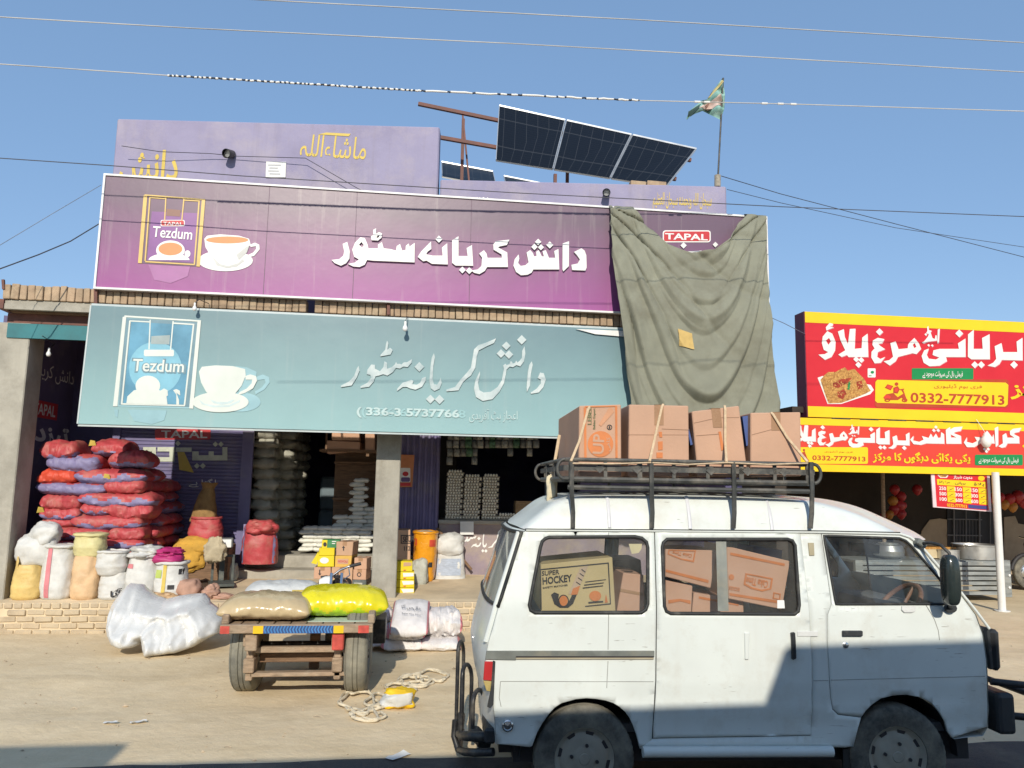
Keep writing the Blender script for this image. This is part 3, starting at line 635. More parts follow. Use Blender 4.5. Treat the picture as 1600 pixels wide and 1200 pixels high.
# ================================================================ tarpaulin
def topcurve(u):
    pts = [(0,(953,327)),(.16,(992,331)),(.23,(1008,352)),(.36,(1042,384)),(.48,(1078,398)),(.6,(1112,393)),(.72,(1138,374)),(.8,(1152,350)),(.86,(1166,337)),(1,(1195,339))]
    for (a, p), (c, q) in zip(pts, pts[1:]):
        if u <= c: t = (u-a)/(c-a); t = t*t*(3-2*t)*.35+t*.65; return (p[0]+(q[0]-p[0])*t, p[1]+(q[1]-p[1])*t)
    return pts[-1][1]
YTP = 9.72
def lerp(a, c, t): return a+(c-a)*t
def pw(t, pts):
    for (a, p), (c, q) in zip(pts, pts[1:]):
        if t <= c: return lerp(p, q, (t-a)/(c-a))
    return pts[-1][1]
tm = MB(); NU, NV = 170, 150
def ridge(t, wd): return math.exp(-(math.sin(t)/wd)**2)
def tarp(i, j):
    u, v = i/(NU-1), j/(NV-1); tx, ty = topcurve(u)
    y = lerp(ty, 690, v); s = (y-327)/363
    x = lerp(tx, lerp(pw(s, [(0, 953), (.48, 968), (1, 992)]), pw(s, [(0, 1195), (.4, 1200), (.7, 1207), (1, 1222)]), u), min(1, v*2.5))
    q = Vector((u, s*1.5)); A = Vector((.03, -.04)); Bq = Vector((.96, -.04)); dA = (q-A).length; dB = (q-Bq).length; c = 2*u-1.06
    nzv = nz((u*1.6, s*1.8, 0), 1, 2); mid = math.exp(-((u-.5)/.46)**2)
    e = s*1.5 + (.95-.25*s)*c*c + .10*nz((u*2.5, s*2.0, 7), 1, 5)
    def saw(t, w_): t = t % 1.0; return t**1.3/(1-w_)**1.3 if t < 1-w_ else (1-t)/w_
    f = .055*saw(2.6*e + .5*nzv, .14)*(.35+.65*mid)*(.55+.9*max(0, .5+nz((u*2.4, s*2.2, 1), 1, 3)))
    f += .028*saw(5.7*e + .9*nzv + .4, .18)*mid*(.3+1.2*max(0, .4+nz((u*3, s*2.4, 4), 1, 3)))
    f += .004*saw(11*e + 1.5*nzv, .3)*mid*max(0, .3+nz((u*4, s*4, 9), 1, 3))
    ang = math.atan2(q.y-A.y+.02, q.x-A.x+.12); f -= .06*ridge(11*ang + 1.5*nzv, .25)*math.exp(-dA/.8)
    ang = math.atan2(q.y-Bq.y+.02, Bq.x-q.x+.15); f -= .045*ridge(10*ang + 1.5*nzv, .25)*math.exp(-dB/.55)
    f += .015*nz((u*4, s*5, 3), 1, 7) + .004*nz((u*20, s*20, 3), 1, 8)
    Yq = lerp(10.12, 9.78, min(1, s*2.2)) - .10*math.sin(min(1, s)*math.pi)*mid
    p = atY(x, y, Yq); return p + Vector((0, -.03 - f*1.75, 0))
tm.grid(NU, NV, tarp)
m_tarp = M('canvas', (.225, .225, .172), .92, .12, 3, .5, 110, dirt=((.15, .14, .10), .45, 1.6))
to_ = tm.build('tarpaulin', m_tarp, smooth=75); so_ = to_.modifiers.new('th', 'SOLIDIFY'); so_.thickness = .012
tag(to_, 'olive grey canvas tarpaulin draped over the right end of the purple sign', 'tarpaulin')
b = MB(); b.grid(17, 14, lambda i, j: Vector(tarp(62+i, 64+j)) + Vector((.004*nz((i*.4, j*.4, 0)), -.03, .004*nz((i*.4, j*.4, 4)))))
pt = b.build('patch', M('ochre_cloth', (.52, .36, .13), .9, .12, 12, .3, 120)); pt.parent = to_
tpatch = pt
# turned over strip of the tarp's edge hem along the sign top
for u0, u1 in ((0, 26), (146, 169)):
    b = MB(); b.grid(u1-u0+1, 3, lambda i, j: (lambda p: (p.x, lerp(p.y, YP+.065, j/2), max(p.z, zt+.03) if j else p.z))(Vector(tarp(u0+i, 0)))); h = b.build('hem', m_tarp, smooth=60); h.parent = to_
# ================================================================ solar panels
m_cell = None
def mat_solar():
    m, nt, p = nodes('solar_cells'); tc = N(nt, 'ShaderNodeTexCoord').outputs['UV']
    sx = N(nt, 'ShaderNodeSeparateXYZ'); L(nt, tc, sx.inputs[0])
    def line(o, n, wd):
        f = mathn(nt, 'FRACT', mathn(nt, 'MULTIPLY', o, n)); return mathn(nt, 'LESS_THAN', mathn(nt, 'ABSOLUTE', mathn(nt, 'SUBTRACT', f, .5)), wd)
    a = line(sx.outputs[0], 6, .02); c = line(sx.outputs[1], 2, .014); d = line(sx.outputs[1], 24, .06)
    f = mathn(nt, 'MAXIMUM', a, c)
    col = mixc(nt, f, (.006, .008, .013), (.035, .038, .045)); col = mixc(nt, mathn(nt, 'MULTIPLY', d, .12), col, (.05, .055, .06))
    L(nt, col, p.inputs['Base Color']); p.inputs['Roughness'].default_value = .3; p.inputs['Specular IOR Level'].default_value = .2
    return m
m_cell = mat_solar(); m_alu = M('aluminium', (.52, .53, .54), .35, .05, 4, metal=.6)
def solar_panel(q, root):
    """q: bl, br, tr, tl corners"""
    q = [Vector(p) for p in q]; n = (q[1]-q[0]).cross(q[3]-q[0]).normalized()
    me = bpy.data.meshes.new('panel'); me.from_pydata([p + n*.004 for p in q], [], [(0, 1, 2, 3)]); uv = me.uv_layers.new()
    for i, c in enumerate(((0, 0), (1, 0), (1, 1), (0, 1))): uv.data[i].uv = c
    me.transform(rootmat(root).inverted()); me.materials.append(m_cell)
    pa = bpy.data.objects.new('panel', me); COL.objects.link(pa); pa.parent = root
    b = MB(); b.hexa([p - n*.035 for p in q] + [p - n*.002 for p in q]); b.build('panel_back', m_blk, pa) if False else None
    bk = MB(); bk.hexa([p for p in q] + [p - n*.03 for p in q]); bk.build('panel_back', m_paper, pa)
    b = MB()
    for i in (1, 2, 3):
        wd = .04 if i == 2 else .014
        b.bar(q[i], q[(i+1) % 4], wd, .03)
    b.build('panel_frame', m_alu, pa)
ROOFZ = 5.65
tlp, trp, brp, blp = atY(779, 165, 13.3), atY(1089, 233, 13.3), atY(1042, 292, 12.5), atY(774, 250, 12.5)
sa = thing('solar_array', 'row of three tilted dark solar panels above the right half of the shop roof', 'solar panels', (3.0, 13.0, ROOFZ))
for k in range(3):
    a, c = k/3+.004, (k+1)/3-.004
    solar_panel([blp.lerp(brp, a), blp.lerp(brp, c), tlp.lerp(trp, c), tlp.lerp(trp, a)], sa)
nrm = (brp-blp).cross(tlp-blp).normalized()
b = MB()
for t in (.22, .72):
    a = tlp.lerp(blp, t)-nrm*.07; c = trp.lerp(brp, t)-nrm*.07; d = (c-a).normalized(); b.bar(a-d*1.45, c+d*.03, .06)
b.build('rail', m_rust, sa)
post0 = atY(724, 186, 13.2)
b = MB(); b.bar((post0.x, post0.y, ROOFZ), post0, .055); b.bar(atY(733, 285, 13.0), atY(723, 180, 13.2), .03)
for t in (.35, .75):
    p = tlp.lerp(trp, t)-nrm*.1; b.bar((p.x, p.y+.1, ROOFZ), p, .055); p = blp.lerp(brp, t)-nrm*.1; b.bar((p.x, p.y+.05, ROOFZ), p, .055)
b.build('post', m_rust, sa)
sb = thing('solar_array', 'two far solar panels whose top edges show just over the parapet', 'solar panels', (1.2, 14.9, ROOFZ))
for (l, r) in (((690, 253), (770, 268)), ((787, 275), (868, 291))):
    a, c = atY(*l, 15.2), atY(*r, 15.2); d = Vector((0, -.75, -.62)); solar_panel([a+d, c+d, c, a], sb)
b = MB()
for px in (700, 830): p = atY(px, 300, 15.25); b.bar((p.x, 15.2, ROOFZ), (p.x, 15.2, p.z+.1), .05)
b.build('post', m_rust, sb)
# bricks and small lamp on the parapet
for k, (x0, x1) in enumerate(((987, 1012), (1013, 1044))):
    a = wq(x0, 288); c = wq(x1, 289); b = MB(); b.box((a.x, a.y+.04, wq((x0+x1)/2, 289.5).z+.0), (c.x, a.y+.16, wq(x0, 288.5).z+.085), Matrix.Rotation(.02, 3, 'Y'))
    tag(b.build('loose_brick', m_brick, bevel=.008), ('loose brick on the right parapet below the solar panels, left one', 'loose brick on the right parapet below the solar panels, right one')[k], 'brick', 'bricks on the parapet')
def spot(px, py, label, r=.07):
    c = atP(px, py, *WL); t = thing('flood_lamp', label, 'lamp', c)
    d = Vector((-.25, -.9, -.35)).normalized(); x = d.orthogonal().normalized(); y = d.cross(x)
    b = MB(); b.grid(16, 4, lambda i, j: c + d*(.02, .02, .2, .21)[j] + (x*math.cos(i*math.pi/8)+y*math.sin(i*math.pi/8))*(r*.3, r*.8, r, r*.85)[j], True); b.build('shade', m_blk, t, smooth=40)
    b = MB(); b.tube([c+d*.15 + (x*math.cos(a)+y*math.sin(a))*0 for a in (0,)] + [c+d*.155], r*.8, 14); b.build('lens', m_alu, t)
spot(364, 241, 'black flood lamp on the left upper wall below the cable'); spot(948, 301, 'round black lamp on the right parapet under the solar panels', .06)
# ================================================================ flag
fp = atP(1123, 284, *WL); fp.y += .1
ft = thing('flag', 'ragged teal and pink flag on a thin pole at the right roof corner', 'flag', (fp.x, fp.y, 5.9))
ftop = atY(1130, 122, fp.y)
b = MB(); b.tube([(fp.x, fp.y, 5.6), (fp.x+.02, fp.y, 6.4), ftop], .014, 8); b.build('pole', m_blk, ft)
b = MB(); b.tube([(fp.x, fp.y-.05, fp.z-.06), (fp.x+.005, fp.y-.05, fp.z+.12)], .05, 8); b.build('pole_wrap', M('rag', (.3, .27, .22), .9, .3, 20), ft, smooth=60)
FL = [(1131,119),(1126,126),(1118,136),(1112,146),(1106,153),(1094,160),(1080,170),(1076,181),(1085,178),(1094,178),(1104,174),(1112,178),(1118,185),(1126,187),(1130,172),(1131,150)]
def flagp(p, a): return atY(p[0], p[1], fp.y) + Vector((0, -.10*math.sin(p[0]*.22)*min(1, (1131-p[0])/15) - .05*math.sin(p[1]*.3) + a, 0))
def flagpart(name, mat, pts, off):
    b = MB(); xs_ = [p[0] for p in pts]; ys_ = [p[1] for p in pts]
    g = [(x, y) for x in frange(min(xs_), max(xs_), 3) for y in frange(min(ys_), max(ys_), 3)]
    cdt(b, pts, [], g, lambda p: flagp(p, off)); return b.build(name, mat, ft, smooth=80)
flagpart('cloth', M('teal_flag', (.16, .40, .36), .85, .3, 9, col2=(.34, .52, .46)), FL, 0)
flagpart('cloth_patch', M('pink_flag', (.56, .43, .38), .85, .2, 9), [(1111,157),(1122,152),(1130,160),(1128,168),(1112,171),(1096,176),(1088,174),(1098,166)], -.012)
flagpart('cloth_patch', M('yellow_flag', (.5, .42, .2), .85, .2, 9), [(1127,126),(1129,130),(1118,143),(1110,151),(1107,152),(1115,140)], -.012)
flagpart('cloth_patch', M('dark_flag', (.05, .09, .08), .85, .2, 9), [(1077,172),(1092,167),(1088,174),(1078,181)], -.012)
# ================================================================ cables
def cable(label, pts, r, mat, name='cable'):
    """pts: (px, py, Y)"""
    P = [atY(*p) for p in pts]; Q = []
    for a, c in zip(P, P[1:]):
        for k in range(6): Q.append(a.lerp(c, k/6))
    Q.append(P[-1]); b = MB(); b.tube(Q, r, 6, cap=True)
    return tag(b.build(name, mat, smooth=60), label, 'cable')
m_cabl = M('grey_cable', (.45, .44, .42), .6, .1); m_cabd = M('dark_cable', (.05, .05, .06), .6, .2)
cable('pale overhead cable highest in the sky, entering at the top edge', [(180, -14, 5.6), (410, 0, 5.6), (1000, 31, 5.6), (1640, 69, 5.6)], .0042, m_cabl)
cable('pale overhead cable second highest across the whole sky', [(-60, 23, 6.9), (300, 44, 6.9), (800, 68, 6.9), (1200, 90, 6.9), (1640, 115, 6.9)], .005, m_cabl)
wc = cable('overhead cable wrapped with black and white tape above the roof', [(-60, 96, 8.6), (265, 118, 8.6), (640, 141, 8.6), (1000, 157, 8.6), (1250, 163, 8.6), (1640, 175, 8.6)], .006, m_cabl)
def cy(x): return pw(x, [(265, 118), (640, 141), (1000, 157), (1250, 163)])
def wrapped(x0, x1, r, name, lens):
    b = MB(); P = []; rr = []; seg = []; x = x0; k = 0
    while x < x1:
        l = lens(x) if not k % 2 else (min(lens(x), random.choice((3, 5, 7)))); n = 3
        for t in range(n): P.append(atY(x+l*t/n, cy(x+l*t/n)+random.uniform(-.6, .6), 8.59)); rr.append(r*(1 if not k % 2 else .8)); seg.append(k % 2)
        x += l; k += 1
    b.tube(P, rr, 8)
    for f in range(len(b.f)-2): b.m[f] = seg[min(f//8, len(seg)-1)]
    b.build(name, [m_paper, m_ink], smooth=60).parent = wc
wrapped(262, 1000, .013, 'tape_wrap', lambda x: random.choice((3, 4, 6, 9)) if x < 650 else random.choice((10, 16, 24, 34)))
for x in (1085, 1100, 1190, 1215, 1235): b = MB(); b.tube([atY(x, cy(x), 8.59), atY(x+9, cy(x+9), 8.59)], .013, 6); b.build('tape_wrap', m_paper).parent = wc
cable('dark cable crossing in front of the lilac wall from edge to edge', [(-60, 243, 9.4), (176, 259, 9.4), (380, 275, 9.4), (800, 301, 9.4), (1220, 323, 9.4), (1640, 340, 9.4)], .0055, m_cabd)
cable('dark cable running right and down from the flag pole, upper one', [(1127, 275, 10.5), (1220, 303, 11), (1400, 350, 11.5), (1640, 412, 12)], .0055, m_cabd)
cable('thin dark cable running right from the roof corner, lower one', [(1136, 296, 10.5), (1220, 317, 11), (1400, 356, 11.5), (1640, 392, 12)], .0045, m_cabd)
cable('sagging dark cable at far left reaching the purple sign', [(-60, 437, 9.2), (0, 420, 9.4), (60, 398, 9.7), (110, 377, 10), (156, 349, 10.25)], .008, m_cabd)
cable('very thin grey cable above the sagging one at far left', [(-60, 418, 9.2), (0, 383, 9.5), (80, 335, 9.9), (158, 289, 10.3)], .004, M('thin_cable', (.2, .22, .26), .6))
cable('thin cable on the left upper wall passing the flood lamp', [(190, 228, 11.3), (250, 237, 11.3), (330, 240, 11.28), (370, 244, 11.27), (477, 247, 11.1), (560, 295, 11.0), (590, 308, 10.98)], .005, m_cabd)
cable('thin cable between the tarpaulin and the red sign', [(1195, 492, 10.2), (1225, 505, 11), (1258, 522, 11.9)], .005, M('blue_cable', (.16, .2, .28), .6))
# ================================================================ sacks
def spow(c, e): return math.copysign(abs(c)**e, c)
def lying_sack(Lx, W, H, seed=0, band=None, nu=40, nt=36, wr=1.0, flatb=.75, endw=1.0, mb=None, twist=0, bend=0, ear=0):
    """filled sack lying along X with flat sewn ends; band = (a0,a1) degrees of the girth in the second colour"""
    b = mb or MB()
    def fn(i, j):
        u = -1 + 2*j/(nu-1); a = 2*math.pi*i/nt
        e = max(0, 1-abs(u)**6)
        h = H/2*e**.55 + .006; wd = W/2*(.80+.20*e**.5)*(1+ear*max(0, (abs(u)-.78)/.22)**2)*endw
        y = wd*spow(math.cos(a), .85); z = h*spow(math.sin(a), .8)
        if z < 0: z *= flatb
        x = u*Lx/2*(1+.015*math.cos(a*2+seed))
        q = (u*Lx*4, math.cos(a)*2+seed*3.7, math.sin(a)*2)
        d = wr*(.035*H*nz(q, .9, seed)*2 + .07*H*nz(q, 2.3, seed+1)*e + .09*H*(.35-abs(nz((q[0]*1.6, q[1]*.7, q[2]*.7), 2.2, seed+4)))*e + .05*H*abs(u)**3*math.sin(a*6+seed)*(1-abs(u)**8))
        k = 1 + d/max(.02, math.hypot(y, z))
        z2 = z*k + bend*(u*u-.3) + .012*nz((u*2, 0, seed), 1, 3)
        return (x, y*k + twist*u, z2 + H/2*flatb)
    s = len(b.f); b.grid(nt, nu, fn, True)
    if band:
        for f in range(s, len(b.f)):
            i = (f-s) % nt; a = (i+.5)/nt*360 + 10*math.sin((f-s)//nt*.5+seed)
            if any(lo <= (a-lo0) % 360 + lo0 <= hi for lo, hi in [band] for lo0 in (lo,)): b.m[f] = 1
    b.f.append([s*0 + k for k in range(len(b.v)-nt*nu, len(b.v)-nt*nu+nt)][::-1]); b.m.append(0)
    b.f.append([k for k in range(len(b.v)-nt, len(b.v))]); b.m.append(0)
    return b
def woven(name, c, rough=.5, spec=.35, dirt=None, var=.14):
    m = M(name, c, rough, var, 7, .55, 26, spec=spec, dirt=dirt); return m
m_sred = woven('red_woven', (.44, .06, .068), dirt=((.40, .19, .14), .5, 5)); m_spur = woven('purple_woven', (.21, .185, .33), dirt=((.36, .28, .36), .25, 6))
m_sred2 = woven('orange_red_woven', (.58, .07, .035)); m_swht = woven('white_woven', (.57, .565, .54), .5, dirt=((.5, .45, .36), .3, 4))
m_sbei = woven('beige_woven', (.56, .42, .24), .5); m_syel = woven('sack_yellow', (.62, .44, .16), .5); m_spea = woven('peach_woven', (.62, .42, .24), .5)
m_solv = woven('pale_olive_woven', (.58, .52, .26), .5); m_pink = woven('pink_edge', (.58, .2, .22), .5); m_sgry = woven('grey_woven', (.42, .42, .36), .6, dirt=((.3, .27, .2), .4, 4))
m_sbei2 = M('beige_rag', (.44, .37, .25), .9, .2, 9, .5, 50); m_mag = woven('magenta_woven', (.42, .03, .15), .5); m_och = M('ochre_cloth_2', (.55, .31, .05), .85, .2, 9, .5, 50); m_brn = M('brown_jute', (.27, .16, .06), .9, .3, 10, .6, 80)
m_clear = Mglass('clear_film', (.9, .9, .88), .1, .15, .35)
cP = 1200.0
def px_len(px0, px1, py, Y): return (atY(px1, py, Y)-atY(px0, py, Y)).x
ORD = ['top', 'second', 'third', 'fourth', 'fifth', 'sixth', 'seventh', 'eighth', 'lowest']
zs = Zm(0, 660, 4)
# (x0,x1,y0,y1, style, row, place) in the enlarged view of the pile
PILE = [(245,475,117,232,'rp',0,'left',.0),(545,775,107,205,'rb',0,'right',.12),
 (285,610,202,305,'pt',1,'left',0),(455,730,195,285,'r',1,'middle',.35),(675,925,180,276,'rb',1,'right',0),
 (228,462,294,385,'o',2,'left',0),(462,895,292,382,'pm',2,'right',0),
 (218,650,373,455,'pt',3,'left',0),(645,890,350,445,'r',3,'right',0),
 (245,492,448,548,'r',4,'left',0),(484,950,436,530,'pm',4,'right',0),
 (245,492,530,612,'pb',5,'left',0),(492,690,502,580,'pb',5,'middle',.03),(664,938,493,602,'r',5,'right',0),
 (240,452,592,660,'r',6,'left',.03),(435,872,578,668,'pb',6,'right',0),
 (262,672,655,740,'pb',7,'left',0),(672,890,650,742,'r',7,'right',0),
 (270,560,735,805,'r',8,'left',.02),(470,885,730,800,'pm',8,'middle',-.02),(560,900,785,850,'r',8,'right',.02)]
BANDS = {'pt': (140, 245), 'pm': (172, 262), 'pb': (188, 262), 'rb': (195, 258), 'rp': (200, 250), 'r': None, 'o': None}
DES = {'pt': 'purple faced woven sack', 'pm': 'long purple and red woven sack', 'pb': 'red woven sack with purple lower face', 'rb': 'plump red sack with purple underside', 'rp': 'bulging red sack with purple patch', 'r': 'all red woven sack', 'o': 'bright orange red woven sack'}
YS = 11.0
for k, (x0, x1, y0, y1, st, row, side, dy) in enumerate(PILE):
    (a0, b0), (a1, b1) = zs([(x0, y0), (x1, y1)])
    pl0, pr0 = atY(a0, (b0+b1)/2, YS), atY(a1, (b0+b1)/2, YS); zt_0, zb_0 = atY((a0+a1)/2, b0, YS).z, atY((a0+a1)/2, b1, YS).z
    H = (zt_0-zb_0)*1.3; Ls = (pr0-pl0).x*1.05
    b = lying_sack(Ls, .56, H, k+1, BANDS[st], bend=random.uniform(-.02, .03), wr=1.1)
    o = b.build('sack', [m_sred2 if st == 'o' else m_sred, m_spur], world=False, smooth=60)
    o.location = ((pl0.x+pr0.x)/2, YS+.26+dy, zb_0-H*.06); o.rotation_euler = (0, random.uniform(-.03, .03), random.uniform(-.03, .03))
    tag(o, f'{DES[st]} in {ORD[row]} row of red pile, {side}', 'sack', 'red and purple sacks in the pile')
    if k in (1, 8, 11): 
        b = MB(); b.add([(-.05, -.01, 0), (.05, -.02, .01), (.04, -.05, .07), (-.02, -.045, .08)], [(0, 1, 2, 3)]); b.add([(-.05, 0, 0), (.05, -.01, .01), (.04, -.04, .07), (-.02, -.035, .08)], [(3, 2, 1, 0)])
        t = b.build('sack_tag', m_yell, world=False); t.parent = o; t.location = ((-Ls/2+.03, -.25, H*.5) if k != 8 else (-Ls/2+.05, -.26, H*.75))
# the shaded flank of the pile going back
FL_ = [(225,278,262,330,0),(205,262,290,348,1),(230,285,345,400,2),(225,268,365,420,3),(240,296,390,455,4),(245,300,430,500,5),(235,290,480,540,6),(225,285,520,580,7),(250,300,575,620,8),(222,280,600,665,9),(245,300,650,705,10),(222,275,690,740,11),(235,298,720,775,12),(225,262,740,790,13)]
k = 0
for row in range(10):
    z0 = zf(11.9) + row*.158
    for c in range(2 if row < 9 else 1):
        x = XW(292)-.05 - .02*row + random.uniform(-.04, .04); y = 11.7+c*.55 + random.uniform(-.05, .05)
        if row % 2 == 0:
            b = lying_sack(.78, .5, .215, 40+k, BANDS[random.choice(['r', 'pm', 'r', 'pb'])], nu=28, nt=28); rz = math.pi/2 + random.uniform(-.08, .08); xx = -3.05
        else:
            b = lying_sack(.8, .5, .215, 40+k, BANDS[random.choice(['r', 'r', 'pb'])], nu=28, nt=28); rz = random.uniform(-.12, .12); xx = -3.2
        o = b.build('sack', [m_sred, m_spur], world=False, smooth=60); px_ = lerp(247, 262, random.random()) - row*.5 + c*6
        X = (-3.70 if row % 2 == 0 else -3.82) + random.uniform(-.05, .05) - .008*row; o.location = (X, y, z0); o.rotation_euler = (0, 0, rz); k += 1
        tag(o, f'dark red sack on the shaded flank of the pile, {["lowest","second","third","fourth","fifth","sixth","seventh","eighth","ninth","topmost"][row]} layer, {"front" if c == 0 else "rear"}', 'sack', 'red and purple sacks in the pile')
# ---------------------------------------------------------------- standing sacks
def standing(w_, d_, h_, seed=0, prof=None, rim=None, nt=40, nz_=34, wr=1.0, lean=0, mb=None, origin=(0, 0, 0), e=.8):
    b = mb or MB(); prof = prof or [(0, .80), (.06, .95), (.25, 1.03), (.55, 1.0), (.85, .9), (1, .86)]; ox, oy, oz = origin
    def fn(i, j):
        t = j/(nz_-1); a = 2*math.pi*i/nt; s = pw(t, prof)
        q = (math.cos(a)*1.6+seed, math.sin(a)*1.6, t*3); s *= 1 + wr*(.05*nz(q, 1.0, seed)*1.6 + .03*nz(q, 2.6, seed+2) + .018*nz((q[0]*3, q[1]*3, t*4), 1, seed+5) + .05*(.3-abs(nz((q[0]*1.3, q[1]*1.3, t*5), 1.5, seed+7))))
        return (ox + w_/2*s*spow(math.cos(a), e) + lean*t*t, oy + d_/2*s*spow(math.sin(a), e), oz + t*h_*(1+.03*nz((math.cos(a)*2, math.sin(a)*2, seed), 1, 1)*(t > .9)))
    s0 = len(b.v); b.grid(nt, nz_, fn, True)
    b.f.append([s0+k for k in range(nt)][::-1]); b.m.append(b.mi)
    b.f.append([s0+nt*(nz_-1)+k for k in range(nt)]); b.m.append(b.mi)
    return b
def rimroll(b, w_, d_, z, r, seed, jag=.3, e=.8, origin=(0, 0, 0)):
    n = 30; ox, oy, oz = origin
    b.tube([(ox + w_/2*spow(math.cos(2*math.pi*k/n), e)*(1+.05*nz((k*.5, 0, seed))), oy + d_/2*spow(math.sin(2*math.pi*k/n), e), oz + z + r*jag*2*nz((k*.45, seed, 0))) for k in range(n)], [r*(1+.4*nz((k*.7, seed, 1))) for k in range(n)], 8, closed=True)
def cloth(cx, cy, cz, sx, sy, sz, seed, nu=30, nv=26, ridg=.22, e=.9, mb=None, fr=3):
    """a crumpled closed bundle of cloth"""
    b = mb or MB()
    def fn(i, j):
        a = 2*math.pi*i/nu; p = -math.pi/2 + math.pi*(j+.02)/(nv-1+.04)
        v = Vector((spow(math.cos(a), e)*spow(math.cos(p), e), spow(math.sin(a), e)*spow(math.cos(p), e), spow(math.sin(p), e)))
        n1 = nz(v, fr*.5, seed); n2 = 1-2*abs(nz(v, fr, seed+1)); n3 = nz(v, fr*2.7, seed+3)
        k = 1 + ridg*(n1*1.2 + n2*.35 + n3*.3)
        return (cx+v.x*sx/2*k, cy+v.y*sy/2*k, cz+v.z*sz/2*k)
    b.grid(nu, nv, fn, True); return b
def place(o, x, y, z, rz=0): o.location = (x, y, z); o.rotation_euler = (0, 0, rz); return o
def pxsack(x0, x1, y0, y1, Y, zoom=zs):
    (a0, b0), (a1, b1) = zoom([(x0, y0), (x1, y1)]); p = atY(a0, b1, Y); q = atY(a1, b1, Y); t = atY((a0+a1)/2, b0, Y)
    return (p.x+q.x)/2, q.x-p.x, t.z-p.z, p.z
YF = 10.62
def st_sack(name, label, x0, x1, y0, y1, mat, seed, Y=YF, prof=None, depth=.36, rim=None, zoom=zs, z=None, cat='sack', group='open sacks along the platform edge', e=.8, wr=1.0, cap=None):
    x, wd, h, zb = pxsack(x0, x1, y0, y1, Y-.12, zoom); z = ZF if z is None else z; h = h + (zb-z) 
    b = standing(wd, depth, h, seed, prof, e=e, wr=wr)
    if rim: rimroll(b, wd*rim, depth*rim, h, .022, seed)
    o = b.build(name, mat, world=False, smooth=60); place(o, x, Y, z); tag(o, label, cat, group)
    if cap:
        c = standing(wd*.8, depth*.8, .03, seed+3, [(0, 1), (.6, .9), (1, .4)], nz_=6, origin=(0, 0, h-.005)); q = c.build('contents', cap, world=False, smooth=60); q.parent = o
    return o, x, wd, h
b1, x, wd, h = st_sack('open_sack', 'open yellow sack at the left end of the platform beside the pillar', 48, 238, 890, 1080, m_syel, 2, prof=[(0,.86),(.08,1),(.4,1.02),(.8,.92),(1,.8)])
fb = MB(); fb.grid(8, 12, lambda i, j: (-wd*.42 + .10*(i/7)*(1-.75*j/11) + .02*nz((i*.3, j*.3, 1)) + .04*(j/11)*(i/7) , -.05-.10*(i/7), h*.55 + .42*(j/11)*(1-.45*i/7)))
q = fb.build('sack_flap', m_syel, world=False, smooth=70); q.parent = b1; q.modifiers.new('t', 'SOLIDIFY').thickness = .008
b = cloth(0, 0, .22, .46, .34, .42, 5, ridg=.16, e=.75, fr=2.2); b = cloth(.10, -.02, .42, .34, .3, .30, 8, mb=b, ridg=.25, fr=2.6)
x2, wd2, h2, zb2 = pxsack(115, 300, 700, 915, YF-.05); o = b.build('cloth_bag', m_swht, world=False, smooth=60); place(o, x2, YF+.02, zb2-.0); tag(o, 'crumpled white bag lying on the open yellow sack beside the pillar', 'bag')
b1, x, wd, h = st_sack('open_sack', 'tall white sack with one pink stripe, second from the pillar', 230, 432, 775, 1088, m_swht, 3, rim=.92, cap=m_swht)
def stripe(o, x0, x1, z0, z1, dep, mat, name='stripe', th=.004, w_=None):
    """a band printed on the front of a standing sack: follows its surface by shrinkwrap-free projection"""
    me = o.data; vs = [v.co.copy() for v in me.vertices]
    b = MB()
    def front(x, z):
        best = None
        c = sorted(vs, key=lambda v: (v.x-x)**2 + (v.z-z)**2*1.0 + (9 if v.y > .02 else 0))[:4]
        wsum = sum(1/((v.x-x)**2+(v.z-z)**2+1e-5) for v in c); return sum(v.y/((v.x-x)**2+(v.z-z)**2+1e-5) for v in c)/wsum
    b.grid(5, 22, lambda i, j: (lambda X, Z_: (X, front(X, Z_)-.008, Z_))(x0+(x1-x0)*i/4, z0+(z1-z0)*j/21))
    q = b.build(name, mat, world=False, smooth=70); q.parent = o; return q
stripe(b1, -wd*.24, -wd*.09, .03, h-.02, .3, m_pink)
b = MB()
for k in range(4): text_on(b, 'PREMIUM' if False else '|||', Vector((-wd*.42, -.185, .1+.12*k)), Vector((-wd*.34, -.185, .1+.12*k)), Vector((-wd*.42, -.185, .16+.12*k)))
b1, x, wd, h = st_sack('open_sack', 'peach coloured sack under the small olive one, third from the pillar', 420, 598, 838, 1068, m_spea, 4, prof=[(0,.86),(.08,1),(.5,1.0),(1,.86)])
x2, wd2, h2, zb2 = pxsack(435, 637, 718, 868, YF-.1); b = standing(wd2, .34, h2+.05, 6, [(0,.45),(.2,.85),(.5,1),(.8,.93),(1,.95)]); rimroll(b, wd2*.96, .33, h2+.03, .02, 3)
o = b.build('open_sack', m_solv, world=False, smooth=60); place(o, x2, YF, zb2+.0); tag(o, 'small pale olive sack set on top of the peach sack', 'sack', 'open sacks along the platform edge')
b1, x, wd, h = st_sack('open_sack', 'white sack with black lettering lying under another white sack, fourth from the pillar', 596, 790, 940, 1078, m_swht, 7, prof=[(0,.85),(.1,1),(.6,1.0),(1,.8)])
t_ = MB(); text_on(t_, shape_ar('آٹا'), (.02, -.205, .04), (.16, -.205, .07), (.02, -.205, .13), .03); q = t_.build('sack_lettering', m_ink, world=False); q.parent = b1
x2, wd2, h2, zb2 = pxsack(585, 780, 808, 985, YF-.1); b = standing(wd2, .36, h2, 9, [(0,.35),(.2,.8),(.5,1.0),(.85,.96),(1,.9)]); rimroll(b, wd2*.92, .34, h2, .018, 5)
